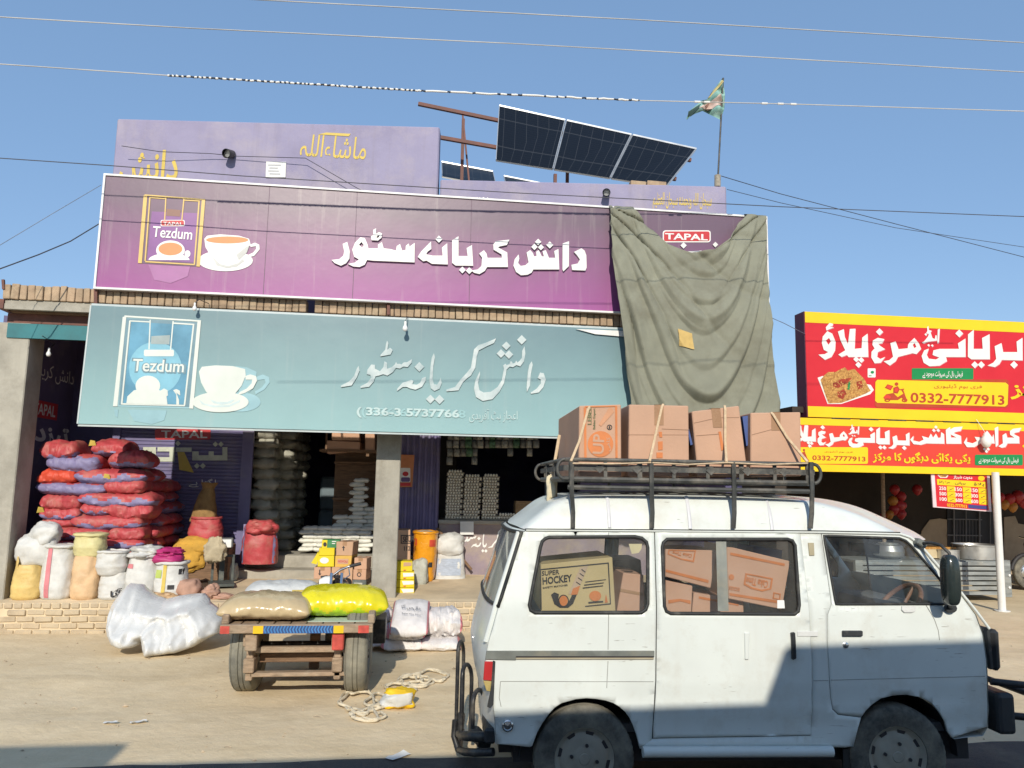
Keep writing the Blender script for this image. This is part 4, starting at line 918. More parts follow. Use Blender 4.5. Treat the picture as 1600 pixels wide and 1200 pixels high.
o = b.build('open_sack', m_swht, world=False, smooth=60); place(o, x2, YF-.03, zb2); tag(o, 'open white sack resting on the lettered white sack', 'sack', 'open sacks along the platform edge')
b1, x, wd, h = st_sack('open_sack', 'white sack with gathered rim and small pink mark, fifth from the pillar', 768, 965, 835, 1045, m_swht, 10, rim=.95)
b = cloth(.02, .0, h+.04, wd*.98, .36, .16, 12, ridg=.4, fr=3.2); q = b.build('gathered_rim', m_swht, world=False, smooth=60); q.parent = b1
stripe(b1, -wd*.42, -wd*.2, h*.72, h*.82, .3, m_pink, 'pink_mark')
b1, x, wd, h = st_sack('open_sack', 'white sack with orange band and green print, left of the weighing scale', 945, 1152, 880, 1062, m_swht, 13, rim=.93)
stripe(b1, -wd*.16, -wd*.05, .02, h-.01, .3, m_yell, 'orange_band')
stripe(b1, -wd*.4, -wd*.2, h*.6, h*.82, .3, M('lime_print', (.42, .5, .12), .5)); stripe(b1, wd*.02, wd*.22, h*.3, h*.42, .3, m_ink, 'black_print'); stripe(b1, wd*.3, wd*.42, h*.7, h*.85, .3, m_ink, 'black_print')
x2, wd2, h2, zb2 = pxsack(958, 1140, 785, 885, YF); b = cloth(0, 0, h2*.36, wd2, .38, h2*.8, 14, ridg=.14, e=.8); b = cloth(0, .0, h2*.78, wd2*.92, .34, h2*.5, 15, mb=b, ridg=.35, fr=3.5)
o = b.build('cloth_bag', m_mag, world=False, smooth=60); place(o, x2, YF+.02, zb2); tag(o, 'magenta bag on top of the sack with the orange band', 'bag')
x2, wd2, h2, zb2 = pxsack(1122, 1300, 930, 1072, YF-.1); b = cloth(-.08, 0, h2*.42, wd2*.85, .34, h2*.92, 17, ridg=.2, e=.85); b = cloth(.2, -.03, h2*.32, wd2*.55, .26, h2*.6, 18, mb=b, ridg=.4, fr=3.4); b = cloth(.33, -.04, .035, .3, .2, .08, 19, mb=b, ridg=.3)
o = b.build('rag_bag', M('pinkish_jute', (.44, .26, .19), .9, .2, 9, .5, 60), world=False, smooth=60); place(o, x2, YF-.02, ZF); tag(o, 'slumped pinkish brown bag at the foot of the weighing scale', 'bag')
b = cloth(0, 0, .05, .36, .2, .1, 23, ridg=.35, fr=3.4); o = b.build('wrapper', M('brown_wrapper', (.4, .26, .14), .5, .4, 14), world=False, smooth=60); p = atY(255, 922, 10.5); place(o, p.x, 10.46, ZF); tag(o, 'crumpled brown wrapper between the white bundle and the printed sack', 'wrapper')
# red bag, jute bag and ochre cloth behind the scale
YB2 = 12.0
x2, wd2, h2, zb2 = pxsack(1165, 1395, 600, 1000, YB2); 
b = MB(); b.box((-.34, -.2, 0), (.36, .22, .52)); o = b.build('wooden_crate', m_wood, bevel=.01, world=False); place(o, x2, YB2+.0, zf(12.0)); tag(o, 'low dark wooden crate under the ochre cloth behind the scale', 'crate')
b = cloth(0, 0, .0, .72, .5, .3, 21, ridg=.2, e=.7, fr=2.6); b = cloth(-.12, -.22, -.14, .42, .12, .36, 22, mb=b, ridg=.3, fr=3)
o = b.build('ochre_cloth', m_och, world=False, smooth=60); zc = atY(305, 855, YB2-.2).z; place(o, atY(315, 850, YB2).x, YB2-.02, zc); tag(o, 'ochre yellow cloth draped over the crate behind the scale', 'cloth')
b = cloth(0, 0, 0, .28, .16, .32, 24, ridg=.35, fr=3); o = b.build('beige_cloth', m_sbei2, world=False, smooth=60); p = atY(336, 862, 11.3); place(o, p.x, 11.32, p.z+.02); tag(o, 'beige cloth hanging just behind the scale head', 'cloth')
z5 = Zm(220, 640, 4)
x2, wd2, h2, zb2 = pxsack(288, 510, 668, 800, YB2, z5); b = standing(wd2*.95, .4, h2, 26, [(0,1.0),(.3,1.02),(.8,.9),(1,.84)]); rimroll(b, wd2*.8, .34, h2, .02, 4); o = b.build('open_sack', m_sred, world=False, smooth=60); place(o, x2, YB2+.05, zb2-.02); tag(o, 'open glossy red sack on the ochre cloth in front of the shutter', 'sack')
x3, wd3, h3, zb3 = pxsack(300, 465, 448, 690, YB2, z5)
b = standing(wd3, .3, h3, 27, [(0,1.0),(.3,.85),(.65,.62),(.85,.42),(.92,.5),(1,.62)], lean=.05, wr=1.8); o = b.build('jute_bag', m_brn, world=False, smooth=60); place(o, x3, YB2+.08, zb3-.02); tag(o, 'tall brown jute bag tied at the neck standing in the red sack', 'bag')
# red sack by the door
b1, x, wd, h = st_sack('woven_sack', 'single upright red sack with folded top beside the shop doorway', 612, 842, 692, 970, m_sred, 28, Y=12.1, zoom=z5, depth=.42, prof=[(0,.97),(.1,1.0),(.5,.96),(.72,.84),(.8,.88),(1,.62)], z=atY(400, 881, 12.0).z, group='sacks by the doorway', wr=1.3)
b = cloth(.05, -.1, h*.84, wd*.75, .34, .2, 29, ridg=.35, fr=2.6); q = b.build('folded_top', m_sred, world=False, smooth=60); q.parent = b1
stripe(b1, -wd*.47, -wd*.38, h*.02, h*.9, .3, m_spur, 'purple_edge'); stripe(b1, wd*.40, wd*.47, h*.02, h*.7, .3, m_spur, 'purple_edge')
b = MB(); b.mi = 0
b = cloth(0, 0, .12, .2, .18, .28, 31, ridg=.35, fr=3); o = b.build('cloth_bag', m_sgry, world=False, smooth=60); p = atY(366, 870, 12.2); place(o, p.x, 12.0, zf(12)); tag(o, 'small cream rag bag leaning between the scale and the upright red sack', 'bag')
# weighing scale
m_scale = M('scale_steel', (.075, .085, .08), .55, .3, 6, dirt=((.2, .19, .15), .4, 6))
sp = atZ(345, 918, .40); sc_ = thing('weighing_scale', 'dark steel platform scale with white display head on the platform', 'scale', (sp.x, sp.y, zf(sp.y)), .25)
def lb(name, lo, hi, mat, root, bevel=.004, rot=None):
    b = MB(); b.box(lo, hi, rot); return b.build(name, mat, root, world=False, bevel=bevel)
lb('platform', (-.17, -.24, .03), (.17, .2, .07), m_scale, sc_); 
for q in ((-.15, -.2), (.15, -.2), (-.15, .16), (.15, .16)): lb('foot', (q[0]-.015, q[1]-.015, 0), (q[0]+.015, q[1]+.015, .03), m_blk, sc_)
b = MB(); b.box((-.035, .12, .07), (.035, .17, .52)); b.build('post', m_scale, sc_, world=False, bevel=.004)
b = MB(); b.box((-.14, .1, .07), (-.105, .14, .40)); b.box((.13, .1, .07), (.165, .14, .40)); b.box((-.14, .1, .40), (.165, .14, .43)); b.build('guard_rail', m_scale, sc_, world=False, bevel=.003)
hd = lb('display_head', (-.11, .06, .52), (.13, .19, .66), M('scale_head', (.10, .10, .10), .5), sc_, .012, Matrix.Rotation(-.25, 3, 'X')); lb('display', (-.095, .035, .535), (.105, .05, .65), m_paper, sc_, .006, Matrix.Rotation(-.25, 3, 'X'))
# ---------------------------------------------------------------- white plastic bundle
zb5 = Zm(150, 820, 4.571)
BO = [(90,735),(100,640),(130,560),(190,470),(250,415),(330,425),(375,470),(420,505),(500,530),(600,505),(700,490),(780,488),(820,560),(880,610),(915,670),(880,770),(800,810),(700,870),(580,910),(470,925),(370,945),(348,885),(338,822),(318,850),(280,870),(200,880),(130,850),(110,800)]
FOLD = [([(500,640),(420,700),(340,815)], -.075, 16), ([(470,690),(330,790),(215,868)], .05, 30), ([(340,590),(480,628),(620,618),(770,560)], .05, 26), ([(420,540),(560,580),(740,520)], -.03, 18), ([(540,650),(545,760),(500,890)], -.04, 14), ([(585,640),(600,760),(590,880)], .04, 22), ([(650,630),(690,740),(680,850)], -.035, 14), ([(720,600),(780,690),(790,790)], .04, 20), ([(790,540),(840,640),(870,740)], -.03, 14),
    ([(260,440),(230,560),(150,700)], .045, 24), ([(310,470),(290,590),(200,740)], -.035, 14), ([(340,520),(330,640),(240,800)], .035, 18), ([(150,600),(140,720),(150,820)], -.03, 13), ([(400,760),(430,850),(410,920)], .03, 18), ([(470,740),(480,830),(450,910)], -.025, 12)]
def segd(p, a, c):
    a, c = Vector(a), Vector(c); d = c-a; t = max(0, min(1, (p-a).dot(d)/d.length_squared)); return (p-a-d*t).length
def bundle(sign):
    def fn(p):
        q = Vector((p[0], p[1])); dm = min(segd(q, BO[k], BO[(k+1) % len(BO)]) for k in range(len(BO)))
        t = min(1, dm/120); infl = math.sqrt(max(0, 1-(1-t)**2)); yb = p[1]
        Y = lerp(9.06, 9.72, min(1, max(0, (900-yb)/470)))
        if sign < 0:
            f = .30*infl + .05*infl*nz((p[0]*.012, p[1]*.012, 0), 1, 2)
            f += .045*infl*(.28-abs(nz((p[0]*.016+p[1]*.006, p[1]*.009, 1), 1, 5))) + .025*infl*(.28-abs(nz((p[0]*.04+p[1]*.012, p[1]*.016, 2), 1, 6)))
            for pts, am, wd in FOLD:
                d = min(segd(q, pts[k], pts[k+1]) for k in range(len(pts)-1))
                if d < wd*3: f += am*1.25*infl*math.exp(-(d/wd)**1.5)
        else: f = -.30*infl
        x, y = zb5([p])[0]; r = atY(x, y, Y) + Vector((0, -f, 0)); r.z = max(r.z, .008); return r
    return fn
b = MB(); gpts = [(x, y) for x in range(84, 920, 13) for y in range(410, 950, 13)]; BOd = dens(BO, True, 22)
cdt(b, BOd, [], gpts, bundle(-1)); cdt(b, BOd, [], gpts[::5], bundle(1))
o = b.build('plastic_bundle', M('white_plastic', (.61, .61, .60), .28, .06, 4, .4, 20, spec=.55), smooth=80, weld=True); cA = atZ(250, 1010, 0); base_at(o, (cA.x, 9.3, 0)); tag(o, 'big bundle wrapped in glossy white plastic sheet lying on the earth', 'bundle')
# ---------------------------------------------------------------- white and pink flour bags right of the cart
zw = Zm(480, 820, 5)
m_flour = woven('flour_white', (.64, .61, .60), .55, dirt=((.5, .42, .38), .25, 5))
FLB = [(870,1205,880,992,0,'lower right'),(575,905,872,990,0.0,'lower middle'),(460,600,880,965,.1,'lower left'),(900,1218,655,885,.12,'upper right, the plump one'),(610,915,765,905,.02,'second layer in the middle'),(470,650,780,905,.12,'second layer at the left'),(560,690,560,790,.3,'leaning at upper left')]
YFB = 9.0
for k, (x0, x1, y0, y1, dy, d) in enumerate(FLB):
    x2, wd2, h2, zb2 = pxsack(x0, x1, y0, y1, YFB, zw)
    if k == 6: b = lying_sack(wd2*1.3, .5, .2, 60, (330, 390)); 
    else: b = lying_sack(wd2*1.02, .55, h2*1.02, 50+k, None, endw=1, nu=44, wr=1.3, ear=.1)
    nb = len(b.f)
    for f in range(nb-2):
        j = f//36
        if j in (0, 1, 2, 40, 41, 42): b.m[f] = 1
    o = b.build('flour_bag', [m_flour, m_pink], world=False, smooth=60); o.location = (x2, YFB+.28+dy, max(0.0, zb2-.03)); o.rotation_euler = (0, 0, random.uniform(-.06, .06))
    if k == 6: o.rotation_euler = (0, R_(-50), .1)
    tag(o, f'pink seamed white bag in heap right of cart, {d}', 'flour bag', 'white bags with pink seams')
x2, wd2, h2, zb2 = pxsack(655, 955, 530, 815, YFB-.05, zw)
b = lying_sack(wd2, .66, .20, 58, None, nu=44, ear=.12)
for f in range(len(b.f)-2):
    if f//36 in (0, 1, 41, 42): b.m[f] = 1
o = b.build('flour_bag', [m_flour, m_pink], world=False, smooth=60); o.location = (x2, YFB+.2, zb2+.02); o.rotation_euler = (R_(24), 0, -.06)
tag(o, 'white bag with pink seams and red black print, topmost of the heap', 'flour bag', 'white bags with pink seams')
b = MB()
def onbag(x, z): return (x, -.02-z*.0, 0)
text_on(b, shape_ar('خالص آٹا'), (-.10, -.05, .222), (.12, -.08, .217), (-.10, .03, .226), .0); text_on(b, 'Super Fine Flour', (-.09, -.14, .212), (.13, -.17, .207), (-.09, -.11, .216), .0)
q = b.build('bag_lettering', m_ink, world=False); q.parent = o
# ================================================================ donkey cart
m_cwood = M('cart_wood', (.34, .245, .165), .85, .35, 5, .6, 40, stretch=(2, 9, 9), dirt=((.44, .36, .26), .55, 4))
m_tyre = M('tyre_rubber', (.055, .055, .05), .85, .3, 6, .3, 60, dirt=((.27, .245, .19), .75, 3))
m_tyre2 = M('dusty_tyre', (.16, .155, .13), .9, .3, 6, .4, 50, dirt=((.36, .33, .25), .8, 2.5))
m_rim = M('dusty_rim', (.24, .22, .185), .7, .25, 6, dirt=((.26, .23, .18), .5, 4))
YC = 7.42
cart = thing('donkey_cart', 'two wheeled wooden cart with car tyres and blue zigzag strip, loaded with sacks', 'cart', (-.93, YC+.2, 0))
def tyre(parent, cx, cy, cz, R0, Wd, axis_rz=0, mat=m_tyre, rim=True, name='tyre', face=-1, hub=None, rimr=.6):
    """tyre with tread blocks; axle along X when axis_rz=0, else rotated about Z"""
    Rm = Matrix.Rotation(axis_rz, 3, 'Z'); c = Vector((cx, cy, cz)); n = 56
    pr = [(-.5, rimr), (-.52, .70), (-.56, .82), (-.53, .93), (-.44, .985), (-.42, .965), (-.38, .995), (-.13, 1), (-.11, .975), (-.07, 1.0), (.07, 1.0), (.11, .975), (.13, 1), (.38, .995), (.42, .965), (.44, .985), (.53, .93), (.56, .82), (.52, .70), (.5, rimr), (.3, rimr-.04), (-.3, rimr-.04)]
    b = MB(); b.grid(n*2, len(pr), lambda i, j: c + Rm @ Vector((pr[j][0]*Wd, R0*pr[j][1]*(1-(.012 if abs(pr[j][0]) in (.44, .38, .53) and i % 2 else 0))*math.cos(math.pi*i/n), R0*pr[j][1]*(1-(.012 if abs(pr[j][0]) in (.44, .38, .53) and i % 2 else 0))*math.sin(math.pi*i/n))), True, True)
    return b.build(name, mat, parent, smooth=50)
def rimdisc(parent, cx, cy, cz, R0, Wd, face, mat, axis_rz=0, slots=8):
    Rm = Matrix.Rotation(axis_rz, 3, 'Z'); c = Vector((cx, cy, cz)); n = 48
    pr = [(.0, .98), (.04, 1.0), (.06, .96), (.0, .92), (-.10, .88), (-.16, .80), (-.08, .70), (-.02, .60), (-.03, .45), (.02, .36), (.05, .30), (.05, .18), (.10, .16), (.10, 0.001)]
    b = MB(); b.grid(n, len(pr), lambda i, j: c + Rm @ Vector((face*(Wd*.5 + pr[j][0]*R0*.5), R0*pr[j][1]*math.cos(2*math.pi*i/n), R0*pr[j][1]*math.sin(2*math.pi*i/n))), True)
    o = b.build('rim', mat, parent, smooth=40)
    b = MB()
    for k in range(slots):
        a = 2*math.pi*(k+.3)/slots
        for r_, l in ((.80, .17),):
            P = [Vector((face*(Wd*.5 - .055*R0), R0*rr*math.cos(a+da), R0*rr*math.sin(a+da))) for rr, da in ((.86, -l), (.86, l), (.75, l*.9), (.75, -l*.9))]
            b.hexa([c+Rm@p for p in P] + [c+Rm@(p-Vector((face*.01, 0, 0))) for p in P])
    for k in range(4):
        a = 2*math.pi*(k+.12)/4
        P0 = c + Rm @ Vector((face*(Wd*.5 - .012*R0), R0*.42*math.cos(a), R0*.42*math.sin(a))); P1 = P0 + Rm @ Vector((face*.012, 0, 0)); b.tube([P0, P1], R0*.055, 10)
    s = b.build('rim_dark_marks', m_ink, o); return o  # holes are black plates, their shade put into the colour
wl, wr_ = atZ(381, 1083, 0), atZ(556, 1085, 0); RW = .385
for c in (wl, wr_):
    h = bpy.data.objects.new('wheel', None); COL.objects.link(h); h.parent = cart; h.empty_display_size = .1
    tyre(h, c.x, c.y+.16, RW-.01, RW, .19, -.02, m_tyre2); rimdisc(h, c.x, c.y+.16, RW, RW*.6, .17, 1, m_rim); rimdisc(h, c.x, c.y+.16, RW, RW*.6, .17, -1, m_rim)
ax = wl.y+.16
b = MB(); b.tube([(wl.x, ax, RW), (wr_.x, ax, RW)], .035, 10); b.build('axle', m_blk, cart)
z6 = Zm(330, 880, 3.9024)
ye = 7.02                                                    # rear edge plane of the bed, towards the road
pe = [atY(*p, ye) for p in z6([(50, 415), (985, 408), (980, 368), (60, 395)])]
x0, x1 = pe[0].x, pe[1].x; zt = atY(460, 976, ye).z; zb = zt-.085
b = MB(); b.box((x0, ye, zb+.012), (x1, ye+.05, zt)); b.build('edge_plank', m_cwood, cart, bevel=.006)
b = MB()
for k in range(9): xx = x0+.02+(x1-x0-.04)*k/9; b.box((xx, ye+.051, zb+.03), (xx+(x1-x0-.04)/9-.012, ye+1.75, zt-.008))
b.build('bed', m_cwood, cart, bevel=.004)
for xx in (x0+.0, x1-.05): b = MB(); b.box((xx, ye+.055, zt-.005), (xx+.06, ye+1.75, zt+.075)); b.build('side_rail', m_cwood, cart, bevel=.008)
b = MB(); b.box((x0+.06, ye+1.68, zt-.005), (x1-.05, ye+1.75, zt+.07)); b.build('side_rail', m_cwood, cart, bevel=.008)
def onplank(name, mat, px0, px1, dz0=.012, dz1=.075):
    a, c = atY(330+px0/3.9024, 980, ye).x, atY(330+px1/3.9024, 980, ye).x; b = MB(); b.box((a, ye-.004, zt-.085+dz0), (c, ye+.001, zt-.085+dz1)); return b.build(name, mat, cart)
m_refy = M('reflector_yellow', (.75, .48, .02), .4, .1); m_refr = M('reflector_red', (.55, .08, .06), .5, .3, 9)
onplank('reflector', m_refr, 55, 112); onplank('reflector', m_refr, 897, 962); onplank('reflector', m_refy, 256, 318); onplank('reflector', m_refy, 747, 808); onplank('zigzag_strip', M('navy_tape', (.03, .07, .20), .5, .2, 9), 320, 745)
b = MB(); a0 = atY(330+322/3.9024, 980, ye).x; a1 = atY(330+742/3.9024, 980, ye).x; n = 22
for k in range(n):
    x = lerp(a0, a1, k/n); d = (a1-a0)/n
    for s in (1, -1): b.hexa([(x, ye-.008, zb+.045), (x+d*.45, ye-.008, zb+.045), (x+d*.95, ye-.008, zb+.045+s*.03), (x+d*.5, ye-.008, zb+.045+s*.03), (x, ye-.004, zb+.045), (x+d*.45, ye-.004, zb+.045), (x+d*.95, ye-.004, zb+.045+s*.03), (x+d*.5, ye-.004, zb+.045+s*.03)])
b.build('zigzag_strip', M('blue_tape', (.06, .2, .45), .45, .15), cart)
for px, mt in ((240, m_cwood), (772, m_refr)):
    xx = atY(330+px/3.9024, 990, ye).x; b = MB(); b.box((xx-.05, ye+.03, zb-.14), (xx+.05, ye+.13, zb-.0)); b.build('block', mt, cart, bevel=.008)
for px in (285, 795):
    xx = atY(330+px/3.9024, 1000, ye+.5).x
    b = MB(); b.box((xx-.055, ye+.1, zb-.12), (xx+.055, ye+1.6, zb+.03)); b.build('chassis_beam', m_cwood, cart, bevel=.01)
    b = MB(); b.box((xx-.03, ye+.15, .17), (xx+.03, ye+.27, zb-.1)); b.box((xx-.045, ye+.12, .24), (xx+.045, ye+.3, .36)); b.build('spring_hanger', m_cwood, cart, bevel=.008)
xa, xb = atY(330+290/3.9024, 1000, ye+.2).x, atY(330+800/3.9024, 1000, ye+.2).x
b = MB(); b.box((xa-.03, ye+.16, .40), (xb+.03, ye+.22, .45)); b.build('cross_bar', m_cwood, cart, bevel=.006)
b = MB(); b.box((xa-.05, ye+.15, .20), (xb+.05, ye+.24, .235)); b.build('cross_bar', m_cwood, cart, bevel=.006)
b = MB(); b.box((xa, ye+.30, .29), (xb, ye+.36, .37)); b.build('cross_bar', m_wood, cart, bevel=.006)
for s in (-.42, .42): b = MB(); b.tube([(-.93+s, ye+1.6, zb), (-.93+s*.9, ye+2.6, zb-.1), (-.93+s*.7, ye+3.1, zb-.15)], .035, 8); b.build('shaft', m_cwood, cart, smooth=50)
b = MB(); b.box((-.97, ye+1.3, 0), (-.87, ye+1.38, zb)); b.build('prop_leg', m_wood, cart, bevel=.006)
b = MB(); b.box((-.78, ye+.9, zb-.26), (-.2, ye+1.35, zb-.03)); b.build('tool_box', m_blk, cart, bevel=.01)
zbed = zt-.008
# load of the cart
def cartsack(label, x0, x1, ytop, Yc, mat, H, W, seed, rz=0, band=None, mats=None, z=None, bend=0, flat=.7, yref=940, ear=.12):
    a, c = atY(x0, yref, Yc), atY(x1, yref, Yc); b = lying_sack((c-a).x, W, H, seed, band, nu=56, nt=44, wr=.55, bend=bend, flatb=flat, ear=ear)
    o = b.build('sack', mats or mat, world=False, smooth=60); o.location = ((a.x+c.x)/2, Yc, (zbed if z is None else z)+.004); o.rotation_euler = (0, 0, rz); tag(o, label, 'sack', 'sacks on the cart'); return o
o1 = cartsack('plump glossy beige sack lying on the left of the cart', 352, 492, 925, 7.42, M('tan_film', (.50, .385, .22), .24, .08, 7, .15, 20, spec=.6), .25, .62, 70, -.04, bend=-.02)
zyl = atY(540, 961, 7.5).z
b = MB(); a = atY(486, 960, 7.45); c = atY(598, 962, 7.45); b.box((a.x+.0, 7.2, zbed+.003), (c.x-.06, 7.95, zyl-.012)); o = b.build('foam_board', M('pale_green_board', (.45, .53, .44), .6, .12, 4, dirt=((.3, .3, .24), .3, 4)), bevel=.008); base_at(o, (a.x+.4, 7.55, zbed)); tag(o, 'pale green board lying on the cart under the bright yellow sack', 'board')
o2 = cartsack('bright yellow and lime green sack lying on the right of the cart', 466, 606, 905, 7.62, None, .30, .66, 71, .06, (192, 300), [M('lemon_film', (.66, .58, .012), .25, .06, 7, .15, 20, spec=.6), M('lime_film', (.40, .58, .015), .25, .06, 7, .15, 20, spec=.6)], z=zyl-.012, yref=930)
o3 = cartsack('white sack with printed side lying at the far left of the cart', 384, 500, 905, 8.3, None, .25, .6, 72, .1, (200, 330), [m_swht, woven('printed_side', (.48, .36, .22), .5, var=.5)], yref=925)
b = MB()
for k in range(7): b.box((-.42+k*.11, -.305, .06+.02*(k % 2)), (-.36+k*.11, -.29, .13))
q = b.build('sack_print', M('sack_print', (.25, .16, .1), .6, .6, 20), o3, world=False); 
b = MB(); b.box((-.18, -.30, .03), (-.02, -.285, .09)); b.build('blue_print', M('blue_print', (.06, .1, .3), .5), o3, world=False); b = MB(); b.box((.1, -.305, .07), (.34, -.28, .16)); b.build('yellow_print', m_yell, o3, world=False)
# rope and yellow packet on the ground
rp = MB(); pts = []
R2 = random.Random(5)
def rope_loop(px, py, rx, ry, turns, z0=.012, ph=0):
    for k in range(int(turns*16)):
        a = ph + 2*math.pi*k/16; pts.append((px+rx*math.cos(a)*(1+.22*R2.uniform(-1, 1)) , py+ry*math.sin(a)*(1+.3*R2.uniform(-1, 1)), z0+.018*R2.random()))
rope_loop(562, 1100, 28, 16, 2.2); rope_loop(575, 1122, 26, 6, 1.6, ph=1); rope_loop(592, 1098, 22, 10, 1.4); rope_loop(625, 1080, 22, 9, 1.5, ph=2); rope_loop(650, 1068, 26, 9, 1.8, ph=1); rope_loop(672, 1060, 26, 9, 1.8, ph=3); rope_loop(640, 1064, 20, 8, 1.2)
P = []
for x, y, z in pts: q = atZ(x, y, 0); P.append(Vector((q.x, q.y, z)))
Q = []
for i in range(len(P)-1):
    p0, p1, p2, p3 = P[max(0, i-1)], P[i], P[i+1], P[min(len(P)-1, i+2)]
    for k in range(4):
        t = k/4; Q.append(.5*((2*p1)+(p2-p0)*t+(2*p0-5*p1+4*p2-p3)*t*t+(3*p1-p0-3*p2+p3)*t*t*t))
rp.tube(Q, .0115, 6); c = atZ(610, 1090, 0); o = rp.build('rope', M('cotton_rope', (.62, .54, .40), .9, .2, 30, .5, 200), smooth=60); base_at(o, (c.x, c.y, 0)); tag(o, 'tangled cream cotton rope lying on the earth right of the cart', 'rope')
c = atZ(622, 1108, 0); b = cloth(0, 0, .07, .27, .2, .16, 33, ridg=.25, e=.75, fr=3); nf = len(b.f)
for f in range(nf):
    j = f//30; i = f % 30
    if (8 < j < 17 and 13 < i < 27): b.m[f] = 1
o = b.build('yellow_packet', [m_refy, m_swht], world=False, smooth=60); place(o, c.x, c.y+.08, .0, .2); tag(o, 'small yellow and white packet lying on the tangled rope', 'packet')
# ================================================================ boxes around the central pillar
m_cart = M('cardboard', (.50, .315, .205), .85, .1, 3, .15, 60, dirt=((.38, .24, .14), .3, 3)); m_cart2 = M('pink_cardboard', (.52, .315, .21), .85, .08, 3, .15, 60); m_ybox = M('yellow_carton', (.68, .54, .015), .45, .06, 4); m_tape = M('brown_tape', (.36, .21, .12), .3, .1, 6)
z3 = Zm(380, 660, 4.617)
def carton(name, label, quad, Y, depth, mat, zoom=None, cat='carton', group=None, tape=True, dx=0, bevel=.006, dirn=None):
    """front face traced at depth Y (bl,br,tr,tl), real depth behind it"""
    q = zoom(quad) if zoom else quad; f = [atY(*p, Y) for p in q]; d = dirn or Vector((dx, depth, 0))
    b = MB(); b.hexa(f + [p+d for p in f]); o = b.build(name, mat, bevel=bevel); o['_f'] = 0; del o['_f']
    c = (f[0]+f[1])/2 + d*.5; base_at(o, c); tag(o, label, cat, group)
    if tape:
        b = MB(); m0, m1 = f[3].lerp(f[2], .5), f[0].lerp(f[1], .5); e = (f[1]-f[0]).normalized()*.03; n = Vector((0, -.003, 0)); tp = m0.lerp(m1, .28)
        b.hexa([tp-e+n, tp+e+n, m0+e+n, m0-e+n, tp-e, tp+e, m0+e, m0-e]); u = Vector((0, 0, .003)); b.hexa([m0-e+u+n, m0+e+u+n, m0+d+e+u, m0+d-e+u, m0-e, m0+e, m0+d+e, m0+d-e]); b.build('tape', m_tape, o)
    return o
def cprint(o, Y, polys, mat, zoom=None, name='print', off=.004):
    return prints(name, mat, polys, Y, off, o, zoom or (lambda p: p), .002)
YX = 11.45
B = {}
o = carton('carton', 'small orange brown carton with down arrow, bottom left of the pile at the pillar', [(508,1130),(632,1130),(632,1045),(512,1045)], YX, .3, m_cart2, z3, group='cartons by the pillar'); cprint(o, YX, [[(548,1062),(556,1062),(556,1090),(564,1090),(552,1104),(540,1090),(548,1090)]], m_ink, z3)
o = carton('carton', 'plain brown carton, bottom middle of the pile at the pillar', [(635,1185),(785,1185),(790,1045),(638,1045)], YX-.05, .32, m_cart, z3, group='cartons by the pillar'); cprint(o, YX-.05, [[(680,1070),(688,1070),(688,1100),(696,1100),(684,1115),(672,1100),(680,1100)]], m_ink, z3)
o = carton('carton', 'bright yellow carton with white emblem on the left of the pile at the pillar', [(536,1042),(655,1042),(657,962),(538,962)], YX, .28, m_ybox, z3, group='cartons by the pillar', tape=False); cprint(o, YX, [ell(585, 996, 32, 22)], m_white, z3)
o = carton('carton', 'open yellow carton with its flap hanging left, second layer of the pile', [(545,960),(658,960),(660,905),(548,905)], YX+.02, .26, m_ybox, z3, group='cartons by the pillar', tape=False)
b = MB(); q = [atY(*p, YX+.02) for p in z3([(490,1015),(530,1025),(548,962),(542,930)])]; b.hexa(q + [p+Vector((0, .006, 0)) for p in q]); b.build('flap', m_ybox, o)
o = carton('carton', 'green yellow and black printed packet topmost at left of the pile', [(565,905),(672,908),(700,848),(570,845)], YX+.05, .2, M('green_pack', (.05, .2, .08), .4, .3, 6), z3, group='cartons by the pillar', tape=False); cprint(o, YX+.05, [[(570,848),(608,848),(604,904),(566,904)]], m_ybox, z3); cprint(o, YX+.05, [ell(590, 880, 13, 16)], m_ink, z3, off=.006); cprint(o, YX+.05, [[(640,855),(672,856),(668,862),(640,861)], [(640,870),(665,871),(662,877),(640,876)]], m_white, z3)
o = carton('carton', 'brown carton with up arrow, topmost in the middle of the pile', [(670,960),(785,962),(795,862),(672,860)], YX, .34, m_cart, z3, group='cartons by the pillar', dx=.06); cprint(o, YX, [[(720,925),(728,925),(728,905),(736,905),(724,890),(712,905),(720,905)]], m_ink, z3)
o = carton('carton', 'yellow fronted brown carton, under the up arrow carton', [(660,1045),(775,1045),(785,962),(664,962)], YX, .34, M('amber_carton', (.62, .38, .08), .6, .1, 4), z3, group='cartons by the pillar', dx=.06, tape=False); cprint(o, YX, [[(680,985),(760,985),(756,1022),(680,1020)]], m_cart2, z3)
b = MB(); text_px(b, 'NOVOLI', z3([(684,1010)])[0], z3([(752,1012)])[0], z3([(684,994)])[0], YX-.008, .02); b.build('print_lettering', m_red, o)
o = carton('carton', 'orange brown carton, upper one of two touching the pillar', [(800,1060),(890,1062),(892,980),(802,976)], YX, .3, m_cart2, z3, group='cartons by the pillar', dx=.05)
o = carton('carton', 'orange brown carton with round mark, lower one of two touching the pillar', [(790,1135),(885,1138),(888,1062),(793,1060)], YX, .3, m_cart2, z3, group='cartons by the pillar', dx=.05); cprint(o, YX, [(ell(836, 1098, 16, 16), [ell(836, 1098, 10, 10)])], m_ink, z3)
o = carton('tray_box', 'dark grey tray box under the cartons beside the pillar', [(775,1195),(885,1195),(888,1138),(778,1138)], YX-.03, .3, M('grey_tray', (.12, .14, .14), .6, .3, 9), z3, cat='tray', tape=False); cprint(o, YX-.03, [[(800,1155),(860,1157),(855,1180),(800,1178)]], m_sgry, z3)
